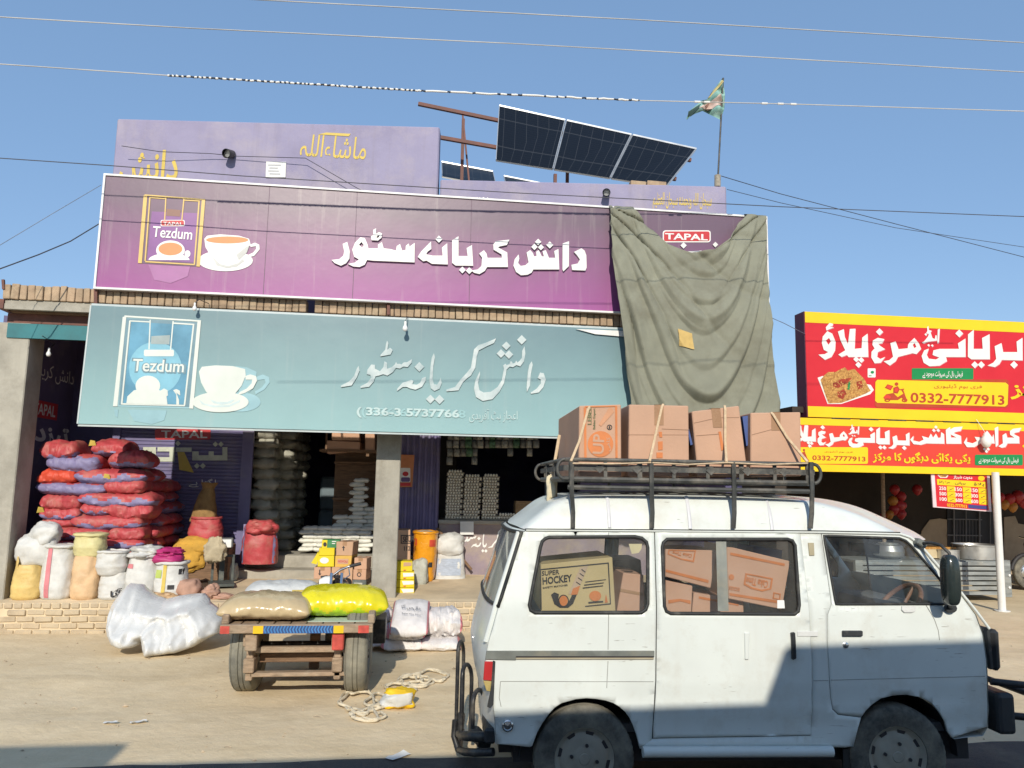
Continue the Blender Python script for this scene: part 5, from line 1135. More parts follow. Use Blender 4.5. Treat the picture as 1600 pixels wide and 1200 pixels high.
# yellow packs right of the pillar
YK = 10.95
for k, (y0, y1, d) in enumerate(((1152,1105,'lowest'),(1105,1052,'second lowest'),(1052,998,'third lowest'),(998,928,'topmost, brown lidded'))):
    o = carton('carton', f'bright yellow pack in the stack right of the pillar, {d}', [(165+(k == 0)*3,y0),(288-(k == 3)*12,y0),(288-(k == 3)*12,y1+2),(165,y1+2)], YK, .24, m_ybox, z4, group='yellow packs by the pillar', tape=False, bevel=.004)
    cprint(o, YK, [[(200+k*6,y1+10),(284-(k == 3)*14,y1+10),(284-(k == 3)*14,y1+32),(215,y1+36)]], m_white if k != 3 else m_cart, z4); cprint(o, YK, [[(215,y0-10),(235,y0-12),(228,y0-4),(218,y0-4)]], m_refr, z4, off=.005)
o = carton('carton', 'large brown carton with black lettering behind the pillar', [(130,925),(262,925),(262,720),(132,720)], 11.6, .4, m_cart, z4, group='cartons by the pillar', tape=False)
b = MB(); text_px(b, 'SEUR', z4([(210,802)])[0], z4([(290,798)])[0], z4([(210,764)])[0], 11.595, .02, .1); text_px(b, '112', z4([(220,860)])[0], z4([(262,858)])[0], z4([(220,830)])[0], 11.595, .02); b.build('print_lettering', m_ink, o)
bo = [(198,812),(262,812),(262,806),(204,806),(204,760),(262,760),(262,754),(198,754)]; cprint(o, 11.6, [bo], m_ink, z4)
# orange sack, white sacks at the counter
b1, x, wd, h = st_sack('woven_sack', 'tall glossy orange sack standing open between pillar and counter', 275, 438, 738, 1035, woven('orange_film', (.70, .29, .012), .25, .6), 80, Y=12.05, zoom=z4, depth=.45, prof=[(0,.72),(.06,.82),(.3,.93),(.6,.98),(1,1.0)], z=zf(12), rim=.98, group='sacks by the counter', wr=.7, cap=m_sgry)
stripe(b1, wd*.16, wd*.42, h*.72, h*.86, .3, m_sred2, 'red_print'); stripe(b1, -wd*.48, -wd*.36, h*.74, h*.88, .3, m_sred2, 'red_print'); stripe(b1, wd*.14, wd*.3, h*.3, h*.40, .3, m_ink, 'black_mark')
b = cloth(0, 0, .2, .24, .2, .42, 82, ridg=.2, e=.8); o = b.build('cloth_bag', m_sgry, world=False, smooth=60); p = atY(655, 905, 11.9); place(o, p.x, 11.75, ZF); tag(o, 'small grey white bag squeezed between yellow packs and the orange sack', 'bag')
b1, x, wd, h = st_sack('woven_sack', 'white sack with blue grey label leaning at the counter', 405, 630, 800, 1030, m_swht, 83, Y=12.3, zoom=z4, depth=.34, prof=[(0,1.0),(.1,.98),(.6,.92),(1,.86)], z=zf(12.2), group='sacks by the counter', wr=.9, e=.6)
stripe(b1, -wd*.36, wd*.36, h*.1, h*.55, .3, M('blue_grey_print', (.36, .41, .5), .6, .25, 18, stretch=(1, 1, 9)), 'label_print')
b = cloth(0, -.03, h*.92, wd*.86, .38, h*.62, 84, ridg=.2, e=.75, fr=2.4); q = b.build('folded_top', m_swht, world=False, smooth=60); q.parent = b1
b = MB(); b.bar(atY(683, 825, 12.58), atY(737, 890, 12.5), .035); tag(b.build('wooden_stick', m_wood), 'thin wooden stick leaning behind the white sack at the counter', 'stick')
b = MB(); p = atY(678, 905, 12.0); b.box((p.x-.08, 11.95, ZF), (p.x+.08, 12.05, ZF+.07)); tag(b.build('loose_brick', m_brick2, bevel=.012), 'loose brick lying before the orange sack on the platform', 'brick')
# ---------------------------------------------------------------- egg trays on the counter
m_tray = M('grey_pulp', (.36, .32, .25), .95, .15, 12, .4, 90); m_egg = M('egg_shell', (.74, .70, .60), .5, .05, 10)
eg = MB(); eg.lathe([(.0005, -.024), (.012, -.021), (.0195, -.008), (.0205, .004), (.0165, .018), (.009, .027), (.0005, .030)], n=12); egg0 = eg.build('egg', m_egg, world=False, smooth=80)
tr = MB(); NE = 6; TW = .255
tr.grid(NE*4+1, 9, lambda i, j: (-TW/2+TW*i/(NE*4), -.02+.20*j/8, .008*math.cos(2*math.pi*i/4)+.006*math.cos(math.pi*j/1)))
tr.box((-TW/2, -.024, -.012), (TW/2, -.012, .004)); tray0 = tr.build('egg_tray', m_tray, world=False, smooth=50)
first = True
def put(src, loc, label, cat, group, rz=0):
    global first
    o = src.copy(); COL.objects.link(o); o.location = loc; o.rotation_euler = (0, 0, rz); tag(o, label, cat, group); return o
Ye = YW+.02; ztop = 1.317
for (xa, xb, yt, yb, nm) in ((494, 606, 318, 660, 'left'), (612, 728, 348, 660, 'middle'), (738, 848, 345, 660, 'right'), (850, 958, 614, 660, 'short')):
    a, c = atY(580+xa/4.287, 800, Ye).x, atY(580+xb/4.287, 800, Ye).x; zt_1 = atY(580+xa/4.287, 660+yt/4.287, Ye).z
    nlay = 2 if nm == 'short' else int(round((zt_1-ztop)/.0455)); dz = (zt_1-.02-ztop)/nlay if nm != 'short' else .048
    for l in range(nlay):
        xc = (a+c)/2 + random.uniform(-.006, .006) + l*.0012; z = ztop+.018+l*dz
        t = put(tray0, (xc, Ye, z), f'grey pulp egg tray in the {nm} stack on the counter', 'egg tray', f'egg trays of the {nm} stack')
        t.scale = ((c-a)/TW, 1, 1)
        for e in range(NE):
            if nm != 'short' and e == 5 and l % 2: continue
            xe = xc + (-.5+(e+.5+(.25 if l % 2 else -.0))/NE)*(c-a)
            put(egg0, (xe, Ye-.004+random.uniform(-.004, .004), z+.024), f'white egg at the front edge of the {nm} tray stack', 'egg', f'eggs in the {nm} tray stack', random.uniform(0, 6))
bpy.data.objects.remove(egg0); bpy.data.objects.remove(tray0)
b = MB(); a, c = atY(580+965/4.287, 810, Ye).x, atY(580+1090/4.287, 810, Ye).x; zt_1 = atY(820, 660+528/4.287, Ye).z
for k in range(12): z = ztop+.004+(zt_1-ztop)*k/12; b.box((a+.004*(k % 2), Ye, z), (c-.004*(k % 2), Ye+.25, z+(zt_1-ztop)/12-.005))
tag(b.build('tray_pile', M('brown_pulp', (.30, .2, .11), .95, .2, 12, .4, 60)), 'pile of empty brown egg trays right of the eggs on the counter', 'empty trays')
# sachets hanging above the counter
m_sach = M('foil_sachet', (.22, .225, .21), .3, .4, 14, .3, 40); m_sach2 = M('clear_sachet', (.30, .30, .26), .25, .5, 25, .3, 40); m_sach3 = M('green_sachet', (.08, .16, .09), .3, .5, 20)
R4 = random.Random(11)
for k in range(15):
    px = 704+k*9.6 + R4.uniform(-2, 2); npch = R4.choice((2, 2, 3)) if k > 4 else R4.choice((3, 4)); Ysa = YW-.15-.06*(k % 2); p0 = atY(px, 675, Ysa); wd = R4.uniform(.042, .055); ph = .135
    b = MB()
    for c in range(npch):
        zt_1 = p0.z - c*ph; tl_ = R4.uniform(-.012, .012)
        b.grid(5, 5, lambda i, j: (p0.x + tl_ + (-wd+2*wd*i/4), Ysa - .026*math.sin(math.pi*i/4)*math.sin(math.pi*j/4) + .004*nz((i*.8, j*.8, k)), zt_1 - (ph-.008)*j/4))
    o = b.build('sachet_strip', (m_sach, m_sach2, m_sach, m_sach3)[k % 4], smooth=40); o.modifiers.new('t', 'SOLIDIFY').thickness = .004; base_at(o, (p0.x, Ysa, p0.z-npch*ph))
    tag(o, 'strip of shiny sachets hanging under the sign above the counter', 'sachets', 'sachet strips above the counter')
# ---------------------------------------------------------------- inside the doorway
YD = YW+.5
m_sdk = woven('dim_grey_woven', (.36, .35, .29), .7, dirt=((.22, .2, .15), .5, 3))  # grey sack cloth darkened for the dim doorway
k = 0
for c, (xa, xb, Y0) in enumerate(((398, 428, YW+.25), (424, 456, YW+.7), (440, 470, YW+1.3))):
    z = ZB+.30; r = 0
    while z < 3.25 - c*.3:
        a, d = atY(xa, 760, Y0).x, atY(xb, 760, Y0).x
        b = lying_sack(.62, (d-a)*1.3, .215, 90+k, None, nu=22, nt=24, wr=2.2); o = b.build('sack', m_sdk, world=False, smooth=60); o.location = ((a+d)/2+random.uniform(-.03, .03), Y0+.2+random.uniform(-.04, .04), z); o.rotation_euler = (random.uniform(-.06, .06), 0, math.pi/2+random.uniform(-.15, .15))
        tag(o, f'dusty grey sack in the {["front", "middle", "rear"][c]} column just inside the doorway, number {r+1} from the floor', 'sack', 'grey sacks inside the doorway'); z += .165; k += 1; r += 1
m_pkt = M('white_packet', (.66, .65, .58), .5, .15, 9, .2, 50)
pk0 = [lying_sack(.25, .16, .075, 200+s, None, nu=16, nt=16).build('flour_packet', m_pkt, world=False, smooth=60) for s in range(3)]
def packets(px0, px1, pyb, pyt, Y, label, group, step=28, jit=.01):
    zb = atY(px0, pyb, Y).z; zt_ = atY(px0, pyt, Y).z; n = max(1, int(round((zt_-zb)/.066)))
    r = 0
    for l in range(n):
        m = max(1, int(round((px1-px0)/22)))
        for i in range(m):
            X = atY(lerp(px0, px1, (i+.5+(.15 if l % 2 else -.1))/m), 800, Y).x
            o = random.choice(pk0).copy(); COL.objects.link(o); o.location = (X, Y+random.uniform(-jit, jit), zb+l*.066); o.rotation_euler = (0, 0, random.uniform(-.12, .12)); tag(o, label, 'packet', group)
YD2 = YW+.15
b = MB(); a, d = atY(478, 850, YD2).x, -.12
zsh = atY(540, 862, YD2).z
packets(473, 583, 861, 822, YD2-.0, 'white packet in the low wide stack inside the doorway', 'packets of the low stack in the doorway')
packets(546, 572, 824, 745, YD2+.1, 'grey white packet in the tall narrow stack inside the doorway', 'packets of the tall stack in the doorway')
packets(524, 546, 824, 806, YD2+.1, 'grey white packet left of the tall stack in the doorway', 'packets left of the tall stack')
packets(572, 590, 824, 790, YD2+.15, 'grey white packet right of the tall stack beside the pillar', 'packets right of the tall stack')
for o in pk0: bpy.data.objects.remove(o)
b = MB(); a, d = atY(522, 760, YD2+.5).x, atY(600, 760, YD2+.5).x; b.box((a, YD2+.5, ZB+.30), (d, YD2+.56, 3.0)); 
for zz_ in (1.0, 1.6, 2.2): b.box((a, YD2+.3, zz_), (d, YD2+.5, zz_+.03))
tag(b.build('wooden_shelf', m_wood), 'dark brown wooden shelf wall inside the doorway behind the packets', 'shelf')
for k, (q, lab) in enumerate((([(605,225),(842,205),(842,140),(605,130)], 'brown carton high in the doorway, its lower one'), ([(640,128),(838,130),(838,60),(640,60)], 'brown carton high in the doorway, its upper one'), ([(880,205),(948,210),(948,70),(880,72)], 'brown carton high in the doorway beside the pillar'))):
    carton('carton', lab, q, YW+.0, .4, m_cart2, z3, group='cartons high in the doorway', tape=False)
b = MB(); a = atY(510, 690, YW+.0); c = atY(600, 690, YW); b.box((a.x-.1, YW-.02, a.z-.16), (c.x, YW+.5, a.z-.12)); b.bar((a.x-.05, YW+.48, a.z-.14), (a.x-.05, YW+.48, 4.0), .03); tag(b.build('hanging_shelf', m_wood), 'wooden plank shelf high in the doorway carrying cartons', 'shelf')
b = MB(); p = atY(505, 860, YW+1.8); q = atY(520, 745, YW+1.8); b.box((p.x-.12, YW+1.8, ZB+.30), (q.x+.12, YW+2.2, ZB+.30+.62)); b.box((p.x-.11, YW+1.82, ZB+.93), (q.x+.11, YW+2.2, q.z)); tag(b.build('blue_drum_box', M('dull_blue', (.13, .17, .19), .7, .2), bevel=.04), 'dull blue container standing deep inside the doorway', 'container')
# ---------------------------------------------------------------- motorcycle parked behind the cart
mc = thing('motorcycle', 'small motorcycle half hidden behind the yellow sack, only handlebar and headlamp showing', 'motorcycle', (-1.15, 9.75, 0), 0)
m_chr = M('chrome', (.6, .6, .6), .2, .1, 5, metal=1); m_tank = M('black_tank', (.03, .03, .035), .2, .2, coat=.6)
hb = [atY(*p, 9.6) for p in z3([(560,1120),(640,1110),(700,1065),(760,1040),(850,1018)])]
b = MB(); b.tube(hb, .013, 8); b.build('handlebar', m_chr, mc, smooth=60)
b = MB(); b.tube([hb[3].lerp(hb[4], .1), hb[4]], .02, 8); b.build('grip', m_ink, mc, smooth=60); b = MB(); b.tube([hb[0], hb[0].lerp(hb[1], .6)], .02, 8); b.build('grip', m_ink, mc, smooth=60)
hc = atY(*z3([(600,1160)])[0], 9.55); b = MB(); b.lathe([(.0005, -.09), (.05, -.08), (.08, -.02), (.085, .04), (.075, .06), (.0005, .07)], hc, 'X', 18); b.build('headlamp', m_white, mc, smooth=40)
b = MB(); b.lathe([(.0005, 0), (.04, .0), (.045, .03), (.0005, .04)], hc+Vector((.12, 0, .06)), 'Z', 14); b.build('speedometer', m_ink, mc, smooth=40)
b = MB(); b.tube([hb[3], hb[3]+Vector((.02, 0, -.1)), hb[3]+Vector((-.06, 0, -.16))], .008, 6); b.build('brake_lever', m_chr, mc)
cx, cyy = hc.x+.12, hc.y
for dy in (-.28, .92):
    h = bpy.data.objects.new('wheel', None); COL.objects.link(h); h.parent = mc
    tyre(h, cx, cyy+dy, .29, .28, .07, 0); rimdisc(h, cx, cyy+dy, .29, .28*.6, .06, 1, m_chr, 0, 6)
b = MB()
for s in (-.06, .06): b.tube([(cx+s, cyy-.28, .29), (cx+s, cyy-.05, .82)], .018, 8)
b.build('fork', m_chr, mc); b = MB(); b.tube([(cx, cyy, .75), (cx, cyy+.3, .35), (cx, cyy+.6, .33), (cx, cyy+.92, .29)], .025, 8); b.build('frame', m_ink, mc)
b = cloth(cx, cyy+.28, .62, .24, .5, .2, 3, ridg=.02); b.build('tank', m_tank, mc, smooth=60); b = cloth(cx, cyy+.75, .60, .24, .55, .12, 4, ridg=.02, e=.7); b.build('saddle', m_ink, mc, smooth=60); b = cloth(cx, cyy+.35, .4, .26, .35, .3, 5, ridg=.05, e=.7); b.build('engine', m_rim, mc, smooth=40)
# ================================================================ white van
VYAW = R_(3.3)                                                # the van's nose stands a little nearer the road than its tail
_before = set(bpy.data.objects); _cam = (FW, RT, UP); _rz = Matrix.Rotation(VYAW, 3, 'Z'); FW, RT, UP = _rz @ FW, _rz @ RT, _rz @ UP
YV, YV2 = 4.72, 6.14
m_van = M('white_car_paint', (.655, .685, .65), .34, .04, 2.5, spec=.4, coat=.2, dirt=((.50, .47, .40), .36, 2.8), drip=((.55, .52, .45), .22), scratch=((.16, .13, .1), .9))
m_vanlow = m_van
m_rub = M('black_rubber', (.025, .026, .026), .6, .2, 9, dirt=((.18, .17, .14), .3, 7)); m_plas = M('black_plastic', (.03, .032, .034), .5, .2, 8, dirt=((.2, .18, .15), .3, 6))
m_trim = M('grey_trim', (.20, .21, .19), .45, .2, 7, metal=.3, dirt=((.3, .27, .2), .4, 8)); m_int = M('cabin_grey', (.16, .165, .17), .8, .2, 5); m_seat = M('seat_cloth', (.07, .075, .085), .9, .3, 12)
m_gls = Mglass('van_glass', (.86, .89, .89), .06, .02, .11); m_lampr = M('tail_red', (.42, .03, .03), .2, .1, coat=.6); m_lampy = M('tail_amber', (.42, .32, .12), .25, .1, coat=.6)
vp0 = atY(1150, 1150, YV); van = thing('white_van', 'white high roofed minivan with loaded black roof rack parked at the road edge', 'van', (1.95, YV+.7, 0))
WR = .302
def vcent(px, py):
    p = atY(px, py, YV); return p
cR, cF = vcent(914, 1190), vcent(1407, 1186); ZC = .292; cR.z = cF.z = ZC
def yoff(x, z):
    o = 0
    if z > 1.17: o += (z-1.17)*.15
    if z < .69: o += .007
    if z < .56: o += .014*min(1, (.56-z)/.05)
    if z < .28: o += (.28-z)*.35
    for c in (cR, cF):
        d = math.hypot(x-c.x, z-c.z)
        if .30 < d < .50 and z > .15: t = (d-.30)/.20; o -= .020*(1-t)**1.5*(1 if z > .28 else .5)
    return o
def vXZ(px, py):
    Y = YV
    for _ in range(4):
        p = atY(px, py, Y); Y = YV + yoff(p.x, p.z)
    return (p.x, p.z)
def vs(p, off=0): return Vector((p[0], YV + yoff(p[0], p[1]) - off, p[1]))
def vfar(p, off=0): return Vector((p[0], YV2 - yoff(p[0], p[1]) + off, p[1]))
def VX(l): return [vXZ(*p) for p in l]
def shrink(l, d):
    """inset a 2-D loop by d"""
    n = len(l); A = sum(l[i][0]*l[(i+1) % n][1]-l[(i+1) % n][0]*l[i][1] for i in range(n)); s = 1 if A > 0 else -1; out = []
    for i in range(n):
        p, q, r = Vector(l[i-1]), Vector(l[i]), Vector(l[(i+1) % n]); a = (q-p).normalized(); c = (r-q).normalized()
        n1 = Vector((-a.y, a.x))*s; n2 = Vector((-c.y, c.x))*s; m = (n1+n2); m = m.normalized() if m.length > .01 else n1
        out.append(tuple(q + m*d/max(.5, m.dot(n1))))
    return out
def panel(name, outer, holes, mat, parent, side='near', gap=.0022, th=.018, off=0, grid=.045):
    o2 = dens(shrink(outer, gap) if gap else outer); h2 = [dens(h, s=.04) for h in holes]
    xs_ = [p[0] for p in o2]; zs_ = [p[1] for p in o2]
    g = [(x, z) for x in frange(min(xs_), max(xs_), grid) for z in frange(min(zs_), max(zs_), grid)]
    b = MB(); f = vs if side == 'near' else vfar; cdt(b, o2, h2, g, lambda p: f(p, off)); o = b.build(name, mat, parent, smooth=50, recalc=False)
    me = o.data
    bm = bmesh.new(); bm.from_mesh(me); bmesh.ops.recalc_face_normals(bm, faces=bm.faces)
    sgn = -1 if side == 'near' else 1; bm.faces.ensure_lookup_table(); ny = sum(fc.normal.y*fc.calc_area() for fc in bm.faces)
    if ny*sgn < 0: bmesh.ops.reverse_faces(bm, faces=bm.faces)
    bm.to_mesh(me); bm.free()
    if th: md = o.modifiers.new('sheet', 'SOLIDIFY'); md.thickness = th; md.offset = -1
    return o
archR = [(832,1166),(840,1144),(848,1130),(858,1116),(867,1106),(878,1099),(900,1093),(916,1091.5),(931,1092.5),(946,1095),(958,1099),(968,1105),(977,1113),(984,1123),(990,1136),(995,1150),(999,1168)]
archF = [(1334,1166),(1339,1146),(1346,1121),(1353,1111),(1362,1102),(1376,1092),(1396,1087),(1416,1086),(1438,1090),(1456,1099),(1468,1113),(1476,1127),(1481,1143),(1488,1154)]
qwin = [(852,841.5),(858,839.5),(992,838.5),(1003,841),(1010,847),(1012,856),(1012,943),(1009,952),(1002,957),(836,957),(829,953),(827,945),(844,856),(847,846)]
mwin = [(1036,848),(1042,842.5),(1230,842.5),(1238,845),(1242,852),(1248.5,945),(1247,955),(1241,959.5),(1048,958.5),(1041,955),(1038,947),(1034.5,856)]
fwin = [(1287,837),(1405,841),(1415,845),(1424,853),(1474,912),(1480,928),(1481,943.5),(1306,944)]
quarter = [(822,829),(1022.5,831),(1024.5,1064),(1019,1160),(999,1168)] + archR[::-1][1:] + [(828,1168),(775,1163),(773,1130),(770,1100),(762,1064),(758,1032),(763,1004),(779,947),(797,890),(815,832)]
sdoor = [(1023,831),(1250,833),(1259,907),(1269,1035),(1267,1149),(1020,1153.5),(1025,1064)]
bpost = [(1250,833),(1283.5,834),(1299.5,944),(1293,961),(1293,1000),(1296,1060),(1298,1090),(1301,1108),(1310,1117),(1346,1121),(1339,1146),(1334,1167),(1150,1170),(999,1170),(1020,1154),(1267,1149.5),(1269,1035),(1259,907)]
fdoor = [(1284,834),(1405,836),(1420,841),(1434,851),(1500,928),(1524,960),(1535,990),(1541,1030),(1543,1136),(1488,1154)] + archF[::-1][1:-2] + [(1310,1116.5),(1301,1108),(1298,1090),(1296,1060),(1293,1000),(1293,961),(1299.5,944)]
QW, MW, FWN = VX(qwin), VX(mwin), VX(fwin)
body = panel('body', VX(quarter), [QW], m_van, van)
panel('side_panel', VX(bpost), [], m_van, van)
sd = panel('sliding_door', VX(sdoor), [MW], m_van, van, off=.004)
fd = panel('front_door', VX(fdoor), [FWN], m_van, van)
panel('far_side', VX(quarter), [QW], m_van, van, 'far', 0); panel('far_side', VX(bpost), [], m_van, van, 'far', 0); panel('far_side', VX(sdoor), [MW], m_van, van, 'far', 0); panel('far_side', VX(fdoor), [FWN], m_van, van, 'far', 0)
# dark liner behind the panel gaps
gapb = MB()
for l in ([(1023,832),(1025,1064),(1019.5,1160)], [(1250,834),(1259,907),(1269,1035),(1267,1149)], [(1267,1149),(1020,1153.5)], [(1284,836),(1299.5,944),(1293,961),(1293,1000),(1296,1060),(1298,1090),(1301,1108),(1310,1117),(1345,1121)]):
    P = dens(VX(l), False, .05); gapb.tube([vs(p, -.018) for p in P], .013, 5)
gapb.build('door_seal', m_ink, van)
def loopbar(name, loop, r, mat, parent, off=.002, far=False, closed=True):
    b = MB(); f = vfar if far else vs; b.tube([f(p, off) for p in dens(loop, closed, .03)], r, 8, closed=closed); return b.build(name, mat, parent, smooth=60)
for loop, par, nm in ((QW, body, 'window'), (MW, sd, 'window'), (FWN, fd, 'window')):
    o2 = dens(shrink(loop, -.004)); b = MB(); cdt(b, o2, [], [], lambda p: vs(p, -.010)); g_ = b.build(nm, m_gls, par)
    loopbar('window_seal', loop, .011 if loop is not FWN else .008, m_rub, par, .003)
    b = MB(); cdt(b, o2, [], [], lambda p: vfar(p, -.010)); b.build('window', m_gls, van); loopbar('window_seal', loop, .010, m_rub, van, 0, True)
# sliding pane bar and inner window frame
def vbar(name, a, c, wd, mat, parent, off=.002, th=.012):
    A, C = vXZ(*a), vXZ(*c); P = dens([A, C], False, .05); b = MB(); b.tube([vs(p, off) for p in P], wd, 6); return b.build(name, mat, parent, smooth=60)
def vplate(name, pts, mat, parent, off=.004, th=.006, bevel=.002):
    P = VX(pts); b = MB(); b.poly(P, None, lambda p, a: vs(p, a), off, off-th); return b.build(name, mat, parent, bevel=bevel)
vplate('slider_post', [(1119,846),(1135,846),(1139,955),(1137,955),(1122,955)], m_trim, sd, -.004, .004)
vplate('window_paper', [(983,850),(1004,850),(1003,858),(999,864),(988,866)], M('cream_paper', (.6, .5, .3), .8), body, -.012, .001, 0)
vplate('window_lock', [(1215,938),(1226,938),(1227,951),(1215,951)], m_paper, sd, -.004, .004)
m_crs = M('crease_shade', (.30, .30, .28), .6)  # grey for pressed lines and seams; crease shade is put into the colour
# gutter, rub rail, creases
loopbar('roof_gutter', VX([(822,828),(1000,829),(1284,831.5),(1405,834),(1421,839),(1436,850),(1502,927),(1545,982)]), .009, m_van, van, .004, closed=False)
loopbar('roof_gutter', VX([(820,826.5),(1000,827.5),(1284,829.5),(1405,832)]), .004, m_rub, van, .010, closed=False)
vplate('rub_rail', [(760,1016.5),(1022,1016.5),(1022,1026),(806,1026),(806,1031),(758,1030)], m_trim, body, .010, .014); vplate('rub_rail', [(806,1024.5),(1021,1024.5),(1021,1026.5),(806,1026.5)], m_ink, body, .013, .004, 0); vplate('rub_rail', [(806,1027),(1021,1027),(1021,1030),(806,1030)], M('rail_tan', (.36, .31, .22), .5), body, .010, .012)
for l in ([(782,1064.5),(1021,1065)], [(1027,1066),(1266,1064)], [(1271,1063.5),(1294,1063)], [(1298,1062.5),(1539,1056.5)], [(782,1064.5),(780,1090),(783,1104)], [(951,832),(951,838)], [(951,958),(950,1015)], [(950,1033),(948,1075)], [(1194,962),(1196,995)], [(1222,962),(1224,978),(1222,1000)]): crb = MB(); crb.tube([vs(p, .0005) for p in dens(VX(l), False, .04)], .0022, 5); crb.build('crease_line', m_crs, body)
b = MB()
for l in ([(1447,946),(1460,968),(1466,985),(1468,1000)],): b.tube([vs(p, .0005) for p in dens(VX(l), False, .03)], .0025, 5)
b.build('crease_line', M('crease_shade2', (.34, .34, .31), .6), fd)  # crease drawn as a grey line, its shade painted
# door furniture
def vlathe(name, px, py, prof, mat, parent, n=18):
    p = vXZ(px, py); c = vs(p); b = MB(); b.lathe([(r, -h) for r, h in prof], c, 'Y', n); return b.build(name, mat, parent, smooth=40)
vplate('door_handle', [(1315,985),(1346,985),(1346,993.5),(1315,993.5)], m_plas, fd, .020, .022, .004); vlathe('lock', 1321, 1008, [(.018, 0), (.018, .006), (.012, .009), (.0005, .009)], m_chr, fd)
vplate('handle_recess', [(1227,989),(1237,985),(1247,987),(1253,996),(1253,1022),(1248,1031),(1238,1034),(1228,1030),(1224,1020),(1224,998)], M('recess_white', (.6, .6, .57), .4), sd, .002, .002, 0); vplate('door_handle', [(1234,988),(1240,987),(1241,1000),(1242,1028),(1236,1030),(1235,1002)], m_plas, sd, .026, .026, .004)
vplate('handle_recess', [(1156,988),(1165,985),(1174,987),(1180,996),(1180,1024),(1174,1032),(1164,1033),(1156,1028),(1153,1018),(1153,998)], M('recess_white2', (.66, .66, .63), .35), sd, .002, .002, 0); vplate('pull', [(1162,988),(1170,988),(1169,1030),(1163,1030)], m_van, sd, .014, .014, .004)
vplate('vent', [(1262,848),(1271,848),(1272,868),(1264,868)], M('brass_vent', (.36, .31, .2), .5), van, .008, .008)
vplate('door_catch', [(1245,986),(1277,986),(1277,994),(1245,994)], M('catch_white', (.6, .6, .58), .4), sd, .009, .008)
vlathe('fuel_cap', 793, 1132, [(.055, -.002), (.050, .002), (.036, .001)], m_van, body); vlathe('fuel_cap', 793, 1133, [(.034, 0), (.034, .014), (.026, .018), (.022, .012), (.014, .014), (.0005, .018)], m_chr, body)
vplate('indicator', [(1408,947),(1430,947),(1429,955),(1424,957),(1412,957),(1408,953)], M('lens_white', (.62, .62, .6), .3), fd, .010, .010)
vplate('tail_lamp', [(757,1033),(770,1033),(768,1063),(755,1062)], m_lampr, body, .014, .02, .003); vplate('tail_lamp', [(755,1063),(768,1064),(766,1080),(760,1079)], m_lampy, body, .013, .02, .003); vplate('lamp_surround', [(770,1032),(774,1033),(771,1100),(766,1106),(761,1104),(766,1080)], m_plas, body, .010, .012)
# sill and step
b = MB(); p0, p1 = vXZ(1003, 1173), vXZ(1298, 1172); b.tube([vs((p0[0], p0[1]), .02), vs((p1[0], p1[1]), .02)], .032, 12); b.build('step_bar', m_van, van, smooth=50)
b = MB(); xa, xb = vXZ(830, 1160)[0], vXZ(1330, 1160)[0]; b.box((xa-.1, YV+.10, .26), (cF.x+.5, YV2-.10, .42)); b.box((cR.x-.5, YV+.14, .30), (cR.x-.36, YV2-.14, .40)); b.build('underbody', m_ink, van)
for a in ((845, 1185), (1320, 1185)): p = atY(*a, YV+.12); b = MB(); b.box((p.x-.05, YV+.04, .14), (p.x+.05, YV+.06, .34)); b.build('mud_flap', m_rub, van)
# wheels
m_rim2 = M('van_rim', (.29, .27, .22), .6, .2, 6, dirt=((.3, .26, .2), .5, 5))
for c, sd_, rz in ((cR, 1, 0), (cF, 1, R_(-3)), (cR, -1, 0), (cF, -1, 0)):
    h = bpy.data.objects.new('wheel', None); COL.objects.link(h); h.parent = van; h.empty_display_size = .1
    y = (YV+.085) if sd_ == 1 else YV2-.1
    tyre(h, c.x, y, WR-.004, WR, .145, math.pi/2+rz, m_tyre)
    rimdisc(h, c.x, y, WR-.004, WR*.61, .11, 1 if sd_ == 1 else -1, m_rim, -math.pi/2+rz if True else 0, 8) if False else rimdisc(h, c.x, y, WR-.004, WR*.61, .12, -1 if sd_ == 1 else 1, m_rim2, math.pi/2+rz, 8)
for c in (cR, cF):                                              # inner wheel housings
    b = MB(); n = 18; b.grid(n, 2, lambda i, j: (c.x+.385*math.cos(math.pi*i/(n-1)), YV+.03+.42*j, ZC+.0+.385*math.sin(math.pi*i/(n-1)))); b.add([(c.x+.385*math.cos(math.pi*i/(n-1)), YV+.45, ZC+.385*math.sin(math.pi*i/(n-1))) for i in range(n)], [list(range(n))]); b.build('wheel_housing', m_ink, van)
# roof: side wall rises from the gutter into a domed high roof
xg0, xg1 = vXZ(822, 827)[0], vXZ(1424, 842)[0]; zg = vXZ(1000, 828)[1]
crown = [(atY(*p, YV+.72).x, atY(*p, YV+.72).z) for p in ((826,824),(838,806),(851,790),(868,776),(884,771),(915,767.6),(1022,768),(1121,768),(1262,776),(1290,780),(1333,789),(1370,806),(1407,828),(1425,839),(1440,851))]
side = [(atY(*p, YV+.16).x, atY(*p, YV+.16).z) for p in ((830,818),(845,800),(860,787),(876,779),(892,776),(920,773),(1022,773),(1121,773.5),(1258,781),(1288,786),(1328,797),(1362,811),(1396,829),(1414,838),(1432,850))]
gut = [(vXZ(*p)) for p in ((822,827),(826,827.2),(838,827.4),(856,827.5),(880,827.7),(915,828),(1022,828.4),(1121,829),(1258,830.5),(1288,831),(1330,832),(1364,833),(1398,834),(1415,837.5),(1430,848))]
g0 = gut[0]; crown[0] = (g0[0]-.068, g0[1]+.006); side[0] = (g0[0]-.03, g0[1]+.004)
NS = len(crown); NT = 25
def bez(t, P): 
    n = len(P)-1; return sum((P[k]*(math.comb(n, k)*t**k*(1-t)**(n-k)) for k in range(n+1)), Vector((0, 0, 0)))
